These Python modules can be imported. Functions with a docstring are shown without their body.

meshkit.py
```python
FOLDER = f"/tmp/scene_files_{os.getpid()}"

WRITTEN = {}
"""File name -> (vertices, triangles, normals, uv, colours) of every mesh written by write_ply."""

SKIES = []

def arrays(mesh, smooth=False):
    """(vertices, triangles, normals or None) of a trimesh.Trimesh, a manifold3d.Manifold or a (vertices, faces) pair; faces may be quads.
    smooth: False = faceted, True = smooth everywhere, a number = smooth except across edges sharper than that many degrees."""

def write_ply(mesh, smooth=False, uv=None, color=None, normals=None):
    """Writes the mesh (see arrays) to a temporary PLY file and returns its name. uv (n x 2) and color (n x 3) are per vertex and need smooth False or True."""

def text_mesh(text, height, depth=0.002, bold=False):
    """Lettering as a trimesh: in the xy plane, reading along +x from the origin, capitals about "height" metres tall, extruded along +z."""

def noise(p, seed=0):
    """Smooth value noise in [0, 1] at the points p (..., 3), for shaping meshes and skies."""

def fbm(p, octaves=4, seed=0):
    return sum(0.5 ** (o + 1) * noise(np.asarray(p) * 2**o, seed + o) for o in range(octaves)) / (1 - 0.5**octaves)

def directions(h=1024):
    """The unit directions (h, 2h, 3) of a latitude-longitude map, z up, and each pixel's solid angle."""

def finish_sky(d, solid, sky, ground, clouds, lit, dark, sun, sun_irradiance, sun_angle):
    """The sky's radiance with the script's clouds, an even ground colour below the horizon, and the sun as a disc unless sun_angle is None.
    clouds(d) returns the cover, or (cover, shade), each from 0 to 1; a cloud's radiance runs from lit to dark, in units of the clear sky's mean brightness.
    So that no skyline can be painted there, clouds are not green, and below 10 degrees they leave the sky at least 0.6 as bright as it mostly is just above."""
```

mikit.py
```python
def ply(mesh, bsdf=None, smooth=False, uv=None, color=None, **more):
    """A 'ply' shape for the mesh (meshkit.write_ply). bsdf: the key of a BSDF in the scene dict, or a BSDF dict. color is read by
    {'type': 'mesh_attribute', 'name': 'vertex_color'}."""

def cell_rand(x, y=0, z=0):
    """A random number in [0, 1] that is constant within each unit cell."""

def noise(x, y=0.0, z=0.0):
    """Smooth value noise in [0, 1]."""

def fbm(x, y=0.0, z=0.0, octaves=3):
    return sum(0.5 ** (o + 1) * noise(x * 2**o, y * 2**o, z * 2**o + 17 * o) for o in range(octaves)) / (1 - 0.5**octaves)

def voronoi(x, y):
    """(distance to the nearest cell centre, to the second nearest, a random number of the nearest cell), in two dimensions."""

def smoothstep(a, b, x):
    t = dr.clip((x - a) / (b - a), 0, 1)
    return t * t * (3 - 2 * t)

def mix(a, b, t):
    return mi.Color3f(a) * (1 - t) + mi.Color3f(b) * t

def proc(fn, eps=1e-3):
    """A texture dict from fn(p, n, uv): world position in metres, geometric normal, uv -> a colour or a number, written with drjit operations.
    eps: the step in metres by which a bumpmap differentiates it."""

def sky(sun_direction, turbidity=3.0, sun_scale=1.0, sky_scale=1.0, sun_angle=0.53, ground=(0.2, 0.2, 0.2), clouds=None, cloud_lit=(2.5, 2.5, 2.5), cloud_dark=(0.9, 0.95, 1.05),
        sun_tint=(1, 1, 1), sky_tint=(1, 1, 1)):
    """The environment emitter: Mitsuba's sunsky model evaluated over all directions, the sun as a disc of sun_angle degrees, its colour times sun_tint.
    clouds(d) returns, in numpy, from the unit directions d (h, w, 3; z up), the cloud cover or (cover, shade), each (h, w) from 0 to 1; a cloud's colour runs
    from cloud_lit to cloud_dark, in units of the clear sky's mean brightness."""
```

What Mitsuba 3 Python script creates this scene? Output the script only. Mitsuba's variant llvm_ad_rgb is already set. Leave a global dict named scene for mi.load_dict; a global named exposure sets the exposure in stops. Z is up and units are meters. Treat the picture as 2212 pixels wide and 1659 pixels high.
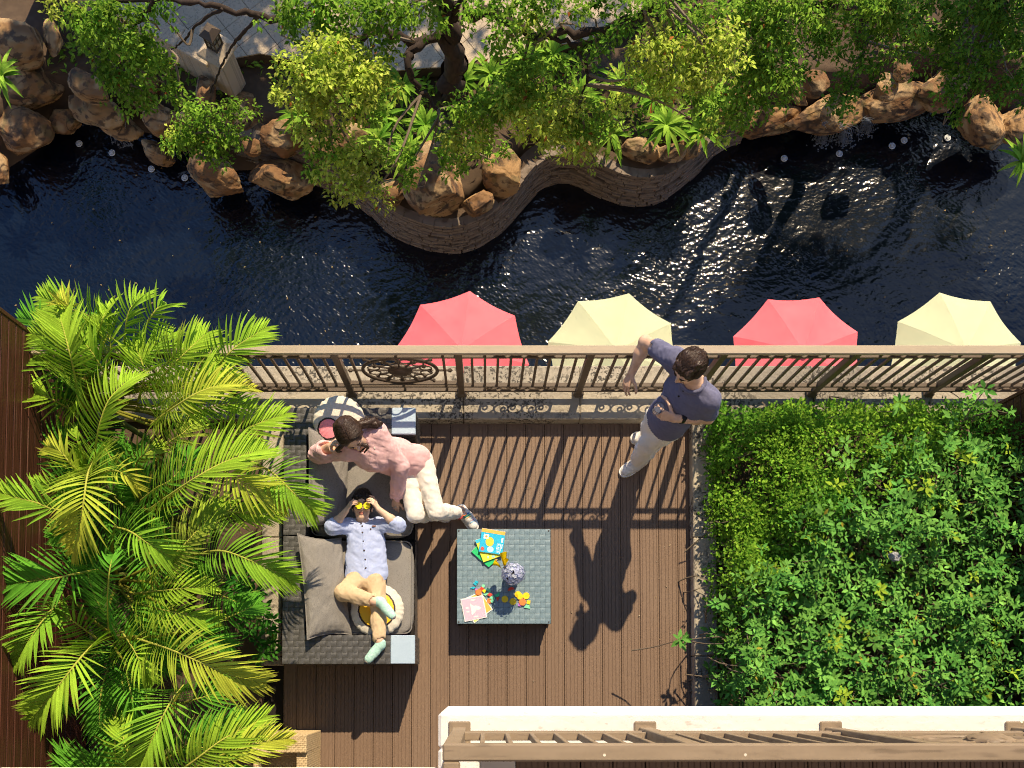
import math, random
import numpy as np, trimesh, shapely
from shapely.geometry import Polygon, LineString, Point
import drjit as dr, mitsuba as mi
import mikit, meshkit
from mikit import proc, fbm, noise, voronoi, cell_rand, smoothstep, mix

T = mi.ScalarTransform4f
scene, labels = {}, {}
PI = math.pi

# ------------------------------------------------------------------ camera, sky, exposure
CAM_H, TILT, FOCAL = 7.2, math.radians(2.5), 2030.0      # a balcony 7.2 m above the terrace deck, looking almost straight down
NADIR = (1046.0, 1458.0)                                 # the point below the lens, in survey units (2212 x 1659)
PRIN = (NADIR[0], NADIR[1] - FOCAL * math.tan(TILT))
FWD = np.array([0, math.sin(TILT), -math.cos(TILT)])
UPV = np.array([0, math.cos(TILT), math.sin(TILT)])
EYE = np.array([0, 0, CAM_H])
scene['camera'] = {'type': 'perspective', 'fov_axis': 'x', 'fov': math.degrees(2 * math.atan(1106 / FOCAL)), 'near_clip': 0.05, 'far_clip': 500.0,
                   'principal_point_offset_x': (1106 - PRIN[0]) / 2212, 'principal_point_offset_y': (829.5 - PRIN[1]) / 1659,
                   'to_world': T().look_at(origin=EYE.tolist(), target=(EYE + FWD).tolist(), up=UPV.tolist())}
SUN = (0.29, 0.94, 1.0)


def veil(d):
    """Scattered soft clouds over the whole sky."""
    h = np.maximum(d[..., 2:3], 0.12)
    p = np.concatenate([d[..., :2] / h * 1.3, 0 * h], -1)
    n = meshkit.fbm(p + 4.2, 5, 2)
    return np.clip((n - 0.46) * 3.2, 0, 0.85), np.clip((n - 0.62) * 2.0, 0, 0.7)


scene['sky'] = mikit.sky(SUN, turbidity=3.0, sun_scale=1.0, sky_scale=0.80, sun_tint=(1.0, 0.97, 0.90), ground=(0.12, 0.12, 0.1), clouds=veil, cloud_lit=(1.35, 1.5, 1.75), cloud_dark=(0.8, 0.9, 1.05), sky_tint=(0.74, 0.96, 1.30))
exposure = 2.18


def at(u, v, z):
    """Survey: the world point at height z of a surveyed point (u, v) of the place."""
    d = (u - PRIN[0]) * np.array([1.0, 0, 0]) + (PRIN[1] - v) * UPV + FOCAL * FWD
    return EYE + d * (CAM_H - z) / -d[2]


# ------------------------------------------------------------------ helpers
def key_of(name, parent=None):
    k0 = (parent + '__' if parent else '') + name
    k, i = k0, 0
    while k in scene or k in labels or k in used:
        i += 1
        k = f'{k0}_{i:03d}'
    used.add(k)
    return k


used = set()


def put(name, mesh, bsdf, parent=None, smooth=False, uv=None, color=None, **kw):
    k = key_of(name, parent)
    if hasattr(mesh, 'build'):
        m = mesh.build()
        if color is None and mesh.c:
            color = np.concatenate(mesh.c)
        if uv is None and mesh.t:
            uv = np.concatenate(mesh.t)
        mesh = m
    scene[k] = mikit.ply(mesh, bsdf, smooth=smooth, uv=uv, color=color, **kw)
    return k


def tag(k, label=None, category=None, group=None, kind=None):
    d = labels.setdefault(k, {})
    for a, b in (('label', label), ('category', category), ('group', group), ('kind', kind)):
        if b:
            d[a] = b
    return k


def thing(name, label, category, group=None):
    k = key_of(name)
    return tag(k, label, category, group)


def struct(name, mesh, bsdf, smooth=False, label=None, **kw):
    k = put(name, mesh, bsdf, None, smooth, **kw)
    labels[k] = {'kind': 'structure'}
    if label:
        labels[k]['label'] = label
    return k


def unit(a):
    a = np.asarray(a, float)
    return a / (np.linalg.norm(a, axis=-1, keepdims=True) + 1e-12)


class MB:
    """Collects pieces of one mesh; optional colour per vertex."""

    def __init__(self):
        self.v, self.f, self.c, self.t, self.n = [], [], [], [], 0

    def add(self, v, f, color=None):
        v, f = np.asarray(v, float), np.asarray(f, int)
        if f.shape[1] == 4:
            f = np.vstack([f[:, [0, 1, 2]], f[:, [0, 2, 3]]])
        self.v.append(v)
        self.f.append(f + self.n)
        self.n += len(v)
        if color is not None:
            c = np.asarray(color, float)
            self.c.append(np.tile(c, (len(v), 1)) if c.ndim == 1 else c)
        return self

    def mesh(self, m, color=None):
        if hasattr(m, 'to_mesh'):
            mm = m.to_mesh()
            return self.add(mm.vert_properties[:, :3], mm.tri_verts, color)
        return self.add(m.vertices, m.faces, color)

    def box(self, lo, hi, color=None, bev=0.0, rot=None, org=None):
        lo, hi = np.asarray(lo, float), np.asarray(hi, float)
        v, f = bevel_box(hi - lo, bev)
        v = v + (lo + hi) / 2
        if rot is not None:
            o = np.zeros(3) if org is None else np.asarray(org)
            v = (v - o) @ np.asarray(rot).T + o
        return self.add(v, f, color)

    def tube(self, pts, rad, sides=8, color=None, cap=True, flat=None):
        v, f = tube(pts, rad, sides, cap, flat)
        return self.add(v, f, color)

    def build(self):
        return np.vstack(self.v), np.vstack(self.f)


BOXF = np.array([[0, 2, 3, 1], [4, 5, 7, 6], [0, 1, 5, 4], [2, 6, 7, 3], [0, 4, 6, 2], [1, 3, 7, 5]])


def bevel_box(size, b=0.0):
    s = np.asarray(size, float) / 2
    if b <= 0:
        v = np.array([[x, y, z] for z in (-1, 1) for y in (-1, 1) for x in (-1, 1)]) * s
        return v, BOXF
    b = min(b, s.min() * 0.9)
    pts = []
    for ax in range(3):
        q = s - b
        q[ax] = s[ax]
        pts += [np.array([x, y, z]) * q for z in (-1, 1) for y in (-1, 1) for x in (-1, 1)]
    h = trimesh.convex.convex_hull(np.array(pts))
    return np.array(h.vertices), np.array(h.faces)


def rot_z(a):
    c, s = math.cos(a), math.sin(a)
    return np.array([[c, -s, 0], [s, c, 0], [0, 0, 1.0]])


def frames(p, up=(0, 0, 1)):
    p = np.asarray(p, float)
    t = unit(np.gradient(p, axis=0))
    u = np.zeros_like(p)
    a = np.asarray(up, float)
    if abs(t[0] @ a) > 0.95:
        a = np.array([0.3, 1.0, 0.1])
    prev = unit(a - t[0] * (a @ t[0]))
    for i in range(len(p)):
        prev = unit(prev - t[i] * (prev @ t[i]))
        u[i] = prev
    return t, u, np.cross(t, u)


def tube(pts, rad, sides=8, cap=True, flat=None):
    p = np.asarray(pts, float)
    r = np.broadcast_to(np.asarray(rad, float), (len(p),))
    t, u, w = frames(p)
    a = np.arange(sides) * 2 * PI / sides
    k = 1.0 if flat is None else flat
    v = p[:, None] + r[:, None, None] * (np.cos(a)[None, :, None] * w[:, None] + k * np.sin(a)[None, :, None] * u[:, None])
    v = v.reshape(-1, 3)
    i, j = np.meshgrid(np.arange(len(p) - 1), np.arange(sides), indexing='ij')
    q = np.stack([i * sides + j, i * sides + (j + 1) % sides, (i + 1) * sides + (j + 1) % sides, (i + 1) * sides + j], -1).reshape(-1, 4)
    f = np.vstack([q[:, [0, 1, 2]], q[:, [0, 2, 3]]])
    if cap:
        n = len(v)
        v = np.vstack([v, p[:1], p[-1:]])
        jj = np.arange(sides)
        f = np.vstack([f, np.stack([np.full(sides, n), (jj + 1) % sides, jj], 1),
                       np.stack([np.full(sides, n + 1), (len(p) - 1) * sides + jj, (len(p) - 1) * sides + (jj + 1) % sides], 1)])
    return v, f


def spline(pts, n=24):
    """Catmull-Rom through the points."""
    p = np.asarray(pts, float)
    p = np.vstack([2 * p[0] - p[1], p, 2 * p[-1] - p[-2]])
    m = len(p) - 3
    s = np.linspace(0, m - 1e-9, n)
    i = s.astype(int)
    t = (s - i)[:, None]
    a, b, c, d = p[i], p[i + 1], p[i + 2], p[i + 3]
    return 0.5 * (2 * b + (c - a) * t + (2 * a - 5 * b + 4 * c - d) * t ** 2 + (3 * b - a - 3 * c + d) * t ** 3)


def extrude(poly, z0, z1):
    m = trimesh.creation.extrude_polygon(poly, z1 - z0, engine='earcut')
    m.apply_translation([0, 0, z0])
    return m


def ring(c, r, wire, axis=2, n=28, sides=6, sx=1.0, sy=1.0, a0=0, a1=2 * PI):
    a = np.linspace(a0, a1, n)
    p = np.zeros((n, 3))
    o = [(1, 2), (0, 2), (0, 1)][axis]
    p[:, o[0]], p[:, o[1]] = r * sx * np.cos(a), r * sy * np.sin(a)
    return tube(p + np.asarray(c, float), wire, sides, cap=abs(a1 - a0) < 6.2)


def surface_nets(F, lo, h):
    """Smooth surface of the zero level of F (negative inside)."""
    ins = F < 0
    S = np.array(F.shape) - 1
    cnt = np.zeros(S, np.int8)
    for d in np.ndindex(2, 2, 2):
        cnt += ins[d[0]:d[0] + S[0], d[1]:d[1] + S[1], d[2]:d[2] + S[2]]
    act = np.argwhere((cnt > 0) & (cnt < 8))
    idx = np.full(S, -1)
    idx[tuple(act.T)] = np.arange(len(act))
    acc, num = np.zeros((len(act), 3)), np.zeros(len(act))
    for ax in range(3):
        o = [k for k in range(3) if k != ax]
        for a in (0, 1):
            for b in (0, 1):
                d0 = np.zeros(3, int)
                d0[o[0]], d0[o[1]] = a, b
                d1 = d0.copy()
                d1[ax] = 1
                f0, f1 = F[tuple((act + d0).T)], F[tuple((act + d1).T)]
                x = (f0 < 0) != (f1 < 0)
                t = np.where(x, f0 / np.where(x, f0 - f1, 1), 0)
                pt = d0 + t[:, None] * (d1 - d0)
                acc += pt * x[:, None]
                num += x
    v = (act + acc / num[:, None]) * h + np.asarray(lo)
    faces = []
    for ax in range(3):
        o = [(1, 2), (2, 0), (0, 1)][ax]
        sl0, sl1 = [slice(None)] * 3, [slice(None)] * 3
        sl0[ax], sl1[ax] = slice(0, -1), slice(1, None)
        e = np.argwhere(ins[tuple(sl0)] != ins[tuple(sl1)])
        ok = np.ones(len(e), bool)
        for k in o:
            ok &= (e[:, k] >= 1) & (e[:, k] < S[k])
        e = e[ok]
        d1, d2 = np.zeros(3, int), np.zeros(3, int)
        d1[o[0]], d2[o[1]] = 1, 1
        q = np.stack([idx[tuple((e - d1 - d2).T)], idx[tuple((e - d2).T)], idx[tuple(e.T)], idx[tuple((e - d1).T)]], 1)
        flip = ~ins[tuple(e.T)]
        q[flip] = q[flip][:, ::-1]
        faces.append(q)
    q = np.vstack(faces)
    q = q[(q >= 0).all(1)]
    return v, np.vstack([q[:, [0, 1, 2]], q[:, [0, 2, 3]]])


class Sdf:
    """A blended solid of rounded cones and ellipsoids on a grid."""

    def __init__(self, lo, hi, h):
        self.lo, self.h = np.asarray(lo, float), h
        n = np.ceil((np.asarray(hi) - self.lo) / h).astype(int) + 1
        self.F = np.full(n, 0.2, np.float32)

    def sub(self, lo, hi):
        i0 = np.clip(np.floor((np.asarray(lo) - self.lo) / self.h).astype(int), 0, np.array(self.F.shape))
        i1 = np.clip(np.ceil((np.asarray(hi) - self.lo) / self.h).astype(int) + 1, 0, np.array(self.F.shape))
        sl = tuple(slice(a, b) for a, b in zip(i0, i1))
        ax = [(np.arange(a, b) * self.h + l).astype(np.float32) for a, b, l in zip(i0, i1, self.lo)]
        return sl, np.meshgrid(*ax, indexing='ij', sparse=True)

    def blend(self, sl, d, k, cut=False):
        a = self.F[sl]
        if cut:
            d = -d
            if k <= 0:
                self.F[sl] = np.maximum(a, d)
            else:
                q = np.maximum(k - np.abs(a - d), 0) / k
                self.F[sl] = np.maximum(a, d) + q * q * k / 4
            return
        if k <= 0:
            self.F[sl] = np.minimum(a, d)
        else:
            q = np.maximum(k - np.abs(a - d), 0) / k
            self.F[sl] = np.minimum(a, d) - q * q * k / 4

    def cone(self, a, b, ra, rb, k=0.02, flat=None, cut=False):
        """flat: (direction, factor): the section is squeezed along that direction."""
        a, b = np.asarray(a, float), np.asarray(b, float)
        m = max(ra, rb) * 1.5 + k + 3 * self.h
        sl, (X, Y, Z) = self.sub(np.minimum(a, b) - m, np.maximum(a, b) + m)
        ab = b - a
        L2 = max(ab @ ab, 1e-9)
        t = np.clip(((X - a[0]) * ab[0] + (Y - a[1]) * ab[1] + (Z - a[2]) * ab[2]) / L2, 0, 1)
        dx, dy, dz = X - (a[0] + t * ab[0]), Y - (a[1] + t * ab[1]), Z - (a[2] + t * ab[2])
        d2 = dx * dx + dy * dy + dz * dz
        if flat is not None:
            n = unit(flat[0])
            dn = dx * n[0] + dy * n[1] + dz * n[2]
            d2 = d2 + dn * dn * (1 / flat[1] ** 2 - 1)
        self.blend(sl, np.sqrt(d2) - (ra + (rb - ra) * t), k, cut)
        return self

    def ell(self, c, r, R=None, k=0.02, cut=False):
        c, r = np.asarray(c, float), np.asarray(r, float)
        m = r.max() + k + 3 * self.h
        sl, (X, Y, Z) = self.sub(c - m, c + m)
        P = [X - c[0], Y - c[1], Z - c[2]]
        R = np.eye(3) if R is None else np.asarray(R)
        q = [(P[0] * R[i, 0] + P[1] * R[i, 1] + P[2] * R[i, 2]) / r[i] for i in range(3)]
        l = np.sqrt(q[0] ** 2 + q[1] ** 2 + q[2] ** 2)
        g = np.sqrt((q[0] / r[0]) ** 2 + (q[1] / r[1]) ** 2 + (q[2] / r[2]) ** 2) + 1e-9
        self.blend(sl, np.minimum(l * (l - 1) / g, 0.2), k, cut)
        return self

    def chain(self, pts, rad, k=0.02, **kw):
        for i in range(len(pts) - 1):
            self.cone(pts[i], pts[i + 1], rad[i], rad[i + 1], k, **kw)
        return self

    def wrinkle(self, amp, freq, seed=0, dirs=None, band=0.04, octaves=2, mask=None):
        w = np.argwhere(np.abs(self.F) < band)
        p = w * self.h + self.lo
        q = p * freq if dirs is None else p @ np.asarray(dirs, float).T
        nz = meshkit.fbm(q, octaves, seed) - 0.5
        if mask is not None:
            nz = nz * mask(p)
        self.F[tuple(w.T)] += (amp * 2 * nz).astype(np.float32)
        return self

    def mesh(self, keep=True):
        v, f = surface_nets(self.F, self.lo, self.h)
        if keep:
            n = len(v)
            import scipy.sparse as sp
            g = sp.coo_matrix((np.ones(len(f) * 2), (np.r_[f[:, 0], f[:, 1]], np.r_[f[:, 1], f[:, 2]])), (n, n))
            lab = sp.csgraph.connected_components(g, directed=False)[1]
            big = np.bincount(lab[f[:, 0]]).argmax()
            f = f[lab[f[:, 0]] == big]
            us = np.unique(f)
            re = np.full(n, -1)
            re[us] = np.arange(len(us))
            v, f = v[us], re[f]
        return v, f


def mat(name, **kw):
    two = kw.pop('two', True)
    b = {'type': 'principled', 'specular': 0.4, **{k: ({'type': 'rgb', 'value': list(v)} if isinstance(v, tuple) else v) for k, v in kw.items()}}
    scene[name] = {'type': 'twosided', 'bsdf': b} if two else b
    return name


def bumped(name, fn, scale, **kw):
    eps = kw.pop('eps', 1e-3)
    b = {'type': 'principled', 'specular': 0.4, **{k: ({'type': 'rgb', 'value': list(v)} if isinstance(v, tuple) else v) for k, v in kw.items()}}
    scene[name] = {'type': 'twosided', 'bsdf': {'type': 'bumpmap', 'arbitrary': proc(fn, eps), 'scale': scale, 'bsdf': b}}
    return name


VC = {'type': 'mesh_attribute', 'name': 'vertex_color'}


def col(p, a, b, f, lo=0.35, hi=0.65, oct=3):
    """Grain: mixes colours a and b by noise at frequency f."""
    return mix(a, b, smoothstep(lo, hi, fbm(p.x * f, p.y * f, p.z * f, oct)))
# ------------------------------------------------------------------ materials of the setting
def s1(pts):    # survey sheets: enlarged parts of the survey, in their own units
    return [(0.3385 * x, 0.3385 * y) for x, y in pts]


def s2(pts):
    return [(731.6 + 0.3385 * x, 0.3385 * y) for x, y in pts]


def s3(pts):
    return [(1463 + 0.3385 * x, 0.3385 * y) for x, y in pts]


def concrete(p, n, uv):
    base = mix((0.40, 0.36, 0.28), (0.26, 0.235, 0.19), smoothstep(0.35, 0.7, fbm(p.x * 2.2, p.y * 2.2, p.z * 2.2, 3)))
    speck = smoothstep(0.48, 0.60, fbm(p.x * 55, p.y * 55, p.z * 55, 3)) * smoothstep(0.42, 0.60, fbm(p.x * 3.1 + 7, p.y * 6.5, p.z * 3, 3))
    return mix(base, (0.045, 0.042, 0.036), speck * 0.88)


def plank_col(p, n, uv):
    row = cell_rand(dr.floor((p.x + 50) / 0.146 + 0.3), 3, 1)
    g = fbm(p.x * 240, p.y * 120, 0.3, 2)
    w = smoothstep(0.4, 0.75, fbm(p.x * 1.1, p.y * 0.9, 2.0, 3))
    c = mix((0.166, 0.110, 0.074), (0.210, 0.144, 0.100), row * 0.45 + g * 0.5)
    return mix(c, (0.235, 0.172, 0.126), w * 0.35)


def timber_col(p, n, uv):
    row = cell_rand(dr.floor(p.z / 0.092), 5, 2)
    g = fbm(p.x * 30, p.y * 5, p.z * 60, 3)
    c = mix((0.050, 0.018, 0.010), (0.105, 0.038, 0.022), g * 0.7 + row * 0.4)
    return mix(c, (0.19, 0.10, 0.07), smoothstep(0.62, 0.8, fbm(p.x * 20, p.y * 3, p.z * 45 + 3, 3)) * 0.5)


def white_paint(p, n, uv):
    c = mix((0.74, 0.72, 0.68), (0.66, 0.63, 0.58), fbm(p.x * 5, p.y * 9, p.z * 5, 3))
    return mix(c, (0.42, 0.38, 0.33), smoothstep(0.64, 0.80, fbm(p.x * 24, p.y * 60, p.z * 30, 3)) * 0.6)


def rail_col(p, n, uv):
    c = mix((0.105, 0.078, 0.052), (0.135, 0.102, 0.070), fbm(p.x * 6, p.y * 40, p.z * 20, 3))
    return mix(c, (0.10, 0.07, 0.045), smoothstep(0.66, 0.78, fbm(p.x * 11, p.y * 14, p.z * 11, 3)) * 0.6)


def worn_rail_col(p, n, uv):
    c = mix((0.205, 0.155, 0.100), (0.285, 0.22, 0.15), fbm(p.x * 5, p.y * 45, p.z * 20, 3))
    c = mix(c, (0.11, 0.08, 0.052), smoothstep(0.55, 0.8, fbm(p.x * 9, p.y * 60, p.z * 12 + 2, 3)) * 0.6)
    a, b, r = voronoi(p.x * 9, p.y * 9)
    return mix(c, (0.62, 0.56, 0.45), (1 - smoothstep(0.03, 0.05, a)) * smoothstep(0.62, 0.64, r))


def rock_col(p, n, uv):
    a = fbm(p.x * 1.3, p.y * 1.3, p.z * 1.3, 3)
    c = mix((0.34, 0.205, 0.088), (0.19, 0.100, 0.043), smoothstep(0.38, 0.62, a))
    c = mix(c, (0.45, 0.325, 0.175), smoothstep(0.5, 0.66, fbm(p.x * 2.6 + 9, p.y * 2.6, p.z * 5, 3)) * 0.7)
    w = fbm(p.x * 2.1 + 3, p.y * 2.1, p.z * 2.1, 3)
    crack = 1 - smoothstep(0.0, 0.035, dr.abs(fbm(p.x * 1.7 + w, p.y * 1.7 - w, p.z * 2.4, 2) - 0.5))
    c = mix(c, (0.035, 0.022, 0.015), crack * smoothstep(0.4, 0.6, w) * 0.9)
    c = mix(c, (0.085, 0.085, 0.035), smoothstep(0.60, 0.72, fbm(p.x * 5 + 2, p.y * 5, p.z * 3, 3)) * 0.5)
    return mix(c, (0.05, 0.034, 0.024), smoothstep(0.50, 0.68, fbm(p.x * 8, p.y * 8, p.z * 12 + 4, 4)) * 0.8)


def soil_col(p, n, uv):
    return mix((0.060, 0.042, 0.028), (0.12, 0.082, 0.052), fbm(p.x * 9, p.y * 9, p.z * 9, 3))


def paver_col(p, n, uv):
    c = mix((0.52, 0.43, 0.30), (0.43, 0.355, 0.25), fbm(p.x * 3, p.y * 3, 1.0, 3))
    return mix(c, (0.24, 0.20, 0.15), smoothstep(0.55, 0.75, fbm(p.x * 38, p.y * 38, 0, 2)) * 0.45)


def stone_block_col(p, n, uv):
    c = mix((0.19, 0.15, 0.115), (0.255, 0.21, 0.165), cell_rand(dr.floor(p.x * 3), dr.floor(p.y * 3), dr.floor(p.z / 0.085)))
    return mix(c, (0.075, 0.055, 0.04), smoothstep(0.5, 0.75, fbm(p.x * 5, p.y * 5, p.z * 14, 3)) * 0.7)


bumped('m_concrete', lambda p, n, uv: fbm(p.x * 60, p.y * 60, p.z * 60, 2), 0.004, base_color=proc(concrete), roughness=0.9)
bumped('m_plank', lambda p, n, uv: fbm(p.x * 320, p.y * 160, 0.5, 2), 0.0006, base_color=proc(plank_col), roughness=0.62, specular=0.3)
bumped('m_timber', lambda p, n, uv: fbm(p.x * 20, p.y * 6, p.z * 90, 2), 0.004, base_color=proc(timber_col), roughness=0.5)
bumped('m_white', lambda p, n, uv: fbm(p.x * 30, p.y * 60, p.z * 40, 3), 0.0025, base_color=proc(white_paint), roughness=0.75)
mat('m_rail', base_color=proc(rail_col), roughness=0.45)
mat('m_rail_top', base_color=proc(lambda p, n, uv: mix((0.35, 0.29, 0.205), (0.42, 0.35, 0.25), fbm(p.x * 3, p.y * 40, p.z * 20, 3))), roughness=0.45)  # handrail light, posts dark: sun and shade put into the two colours
mat('m_worn_rail', base_color=proc(worn_rail_col), roughness=0.5)
mat('m_iron', base_color=(0.085, 0.064, 0.044), roughness=0.45, metallic=0.2)
bumped('m_rock', lambda p, n, uv: fbm(p.x * 6, p.y * 6, p.z * 9, 4), 0.05, base_color=proc(rock_col), roughness=0.85)
mat('m_soil', base_color=proc(soil_col), roughness=0.95)
mat('m_paver', base_color=proc(paver_col), roughness=0.8)
bumped('m_block', lambda p, n, uv: fbm(p.x * 14, p.y * 14, p.z * 40, 3), 0.03, base_color=proc(stone_block_col), roughness=0.85)
mat('m_dark', base_color=(0.015, 0.012, 0.01), roughness=0.9)
mat('m_facade', base_color=(0.20, 0.17, 0.14), roughness=0.8)
def chop(p, n, uv):
    w = fbm(p.x * 0.5, p.y * 0.5, 0.0, 2)
    x, y = p.x + 0.5 * w, p.y - 0.6 * w
    patch = 0.62 + 0.9 * smoothstep(0.30, 0.70, fbm(p.x * 0.45 + 3, p.y * 0.45, 2.0, 2))
    a = noise((x * 0.92 + y * 0.38) * 7.5, (y * 0.92 - x * 0.38) * 12.0, 0.0)
    b = noise((x * 0.80 - y * 0.60) * 15.0, (y * 0.80 + x * 0.60) * 23.0, 3.0)
    c = noise(x * 30.0, y * 38.0, 5.0)
    return (a * 0.85 + b * 0.60 + c * 0.22) * patch


scene['m_water'] = {'type': 'bumpmap', 'arbitrary': proc(chop, 0.004), 'scale': 0.0088, 'bsdf': {'type': 'roughplastic', 'distribution': 'ggx', 'alpha': 0.018, 'int_ior': 1.7, 'diffuse_reflectance': {'type': 'rgb', 'value': [0.0020, 0.0048, 0.0110]}}}
mat('m_foam', base_color=(0.62, 0.68, 0.72), roughness=0.5)

# ------------------------------------------------------------------ river, banks, path
ZW = -12.9
rng = np.random.default_rng(11)


def ripple_height(x, y):
    p = np.stack([x, y, np.zeros_like(x)], -1)
    amp = 0.35 + 1.0 * meshkit.fbm(p * 0.6 + 5, 2, 9)
    q = np.stack([x * 0.90 + y * 0.43, (-x * 0.43 + y * 0.90) * 1.7, np.zeros_like(x)], -1)
    return amp * (0.014 * (meshkit.noise(q * 2.3, 1) - 0.5) + 0.009 * (meshkit.noise(q * 4.7 + 3, 2) - 0.5))


gx, gy = np.arange(-15, 17.01, 0.06), np.arange(5.2, 15.5, 0.06)
GX, GY = np.meshgrid(gx, gy, indexing='ij')
GZ = ZW + ripple_height(GX, GY)
nx, ny = GX.shape
ii, jj = np.meshgrid(np.arange(nx - 1), np.arange(ny - 1), indexing='ij')
quad = np.stack([ii * ny + jj, (ii + 1) * ny + jj, (ii + 1) * ny + jj + 1, ii * ny + jj + 1], -1).reshape(-1, 4)
struct('river', (np.stack([GX, GY, GZ], -1).reshape(-1, 3), quad), 'm_water', smooth=True)

shore_uv = [(-260, 470), (0, 406), (25, 380), (105, 325), (115, 290), (162, 285), (217, 268), (291, 298), (359, 315), (400, 345), (440, 385), (545, 385), (640, 385), (700, 395), (760, 425),
            (803, 454), (850, 498), (908, 525), (969, 537), (1019, 528), (1070, 498), (1111, 457), (1151, 410), (1189, 388), (1229, 386), (1273, 403), (1324, 427), (1368, 435), (1409, 432),
            (1449, 410), (1497, 369), (1531, 332), (1575, 305), (1625, 306), (1680, 298), (1768, 284), (1835, 271), (1937, 250), (2038, 236), (2085, 262), (2110, 320), (2180, 300), (2420, 250)]
shore = np.array([at(u, v, ZW)[:2] for u, v in shore_uv])
shore_s = spline(shore, 400)
line = LineString(shore_s)
land = Polygon(np.vstack([shore_s, [[40, shore_s[-1, 1]], [40, 45], [-40, 45], [-40, shore_s[0, 1]]]]))
tx, ty = np.arange(-20, 22.01, 0.16), np.arange(8.0, 32, 0.16)
TX, TY = np.meshgrid(tx, ty, indexing='ij')
import scipy.spatial as spatial
dd, _ = spatial.cKDTree(spline(shore, 3000)).query(np.stack([TX.ravel(), TY.ravel()], -1))
inside = shapely.contains_xy(land, TX.ravel(), TY.ravel())
sd = np.where(inside, dd, -dd).reshape(TX.shape)
tz = ZW - 0.6 + 1.75 * np.clip((sd - 0.05) / 0.5, 0, 1) ** 0.8 + 0.35 * (meshkit.fbm(np.stack([TX, TY, 0 * TX], -1) * 0.9, 3, 2) - 0.5) * (sd > 0.3)
tz = np.where(sd > 2.2, np.minimum(tz, -11.62), tz)
nx2, ny2 = TX.shape
ii, jj = np.meshgrid(np.arange(nx2 - 1), np.arange(ny2 - 1), indexing='ij')
quad = np.stack([ii * ny2 + jj, (ii + 1) * ny2 + jj, (ii + 1) * ny2 + jj + 1, ii * ny2 + jj + 1], -1).reshape(-1, 4)
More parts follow.
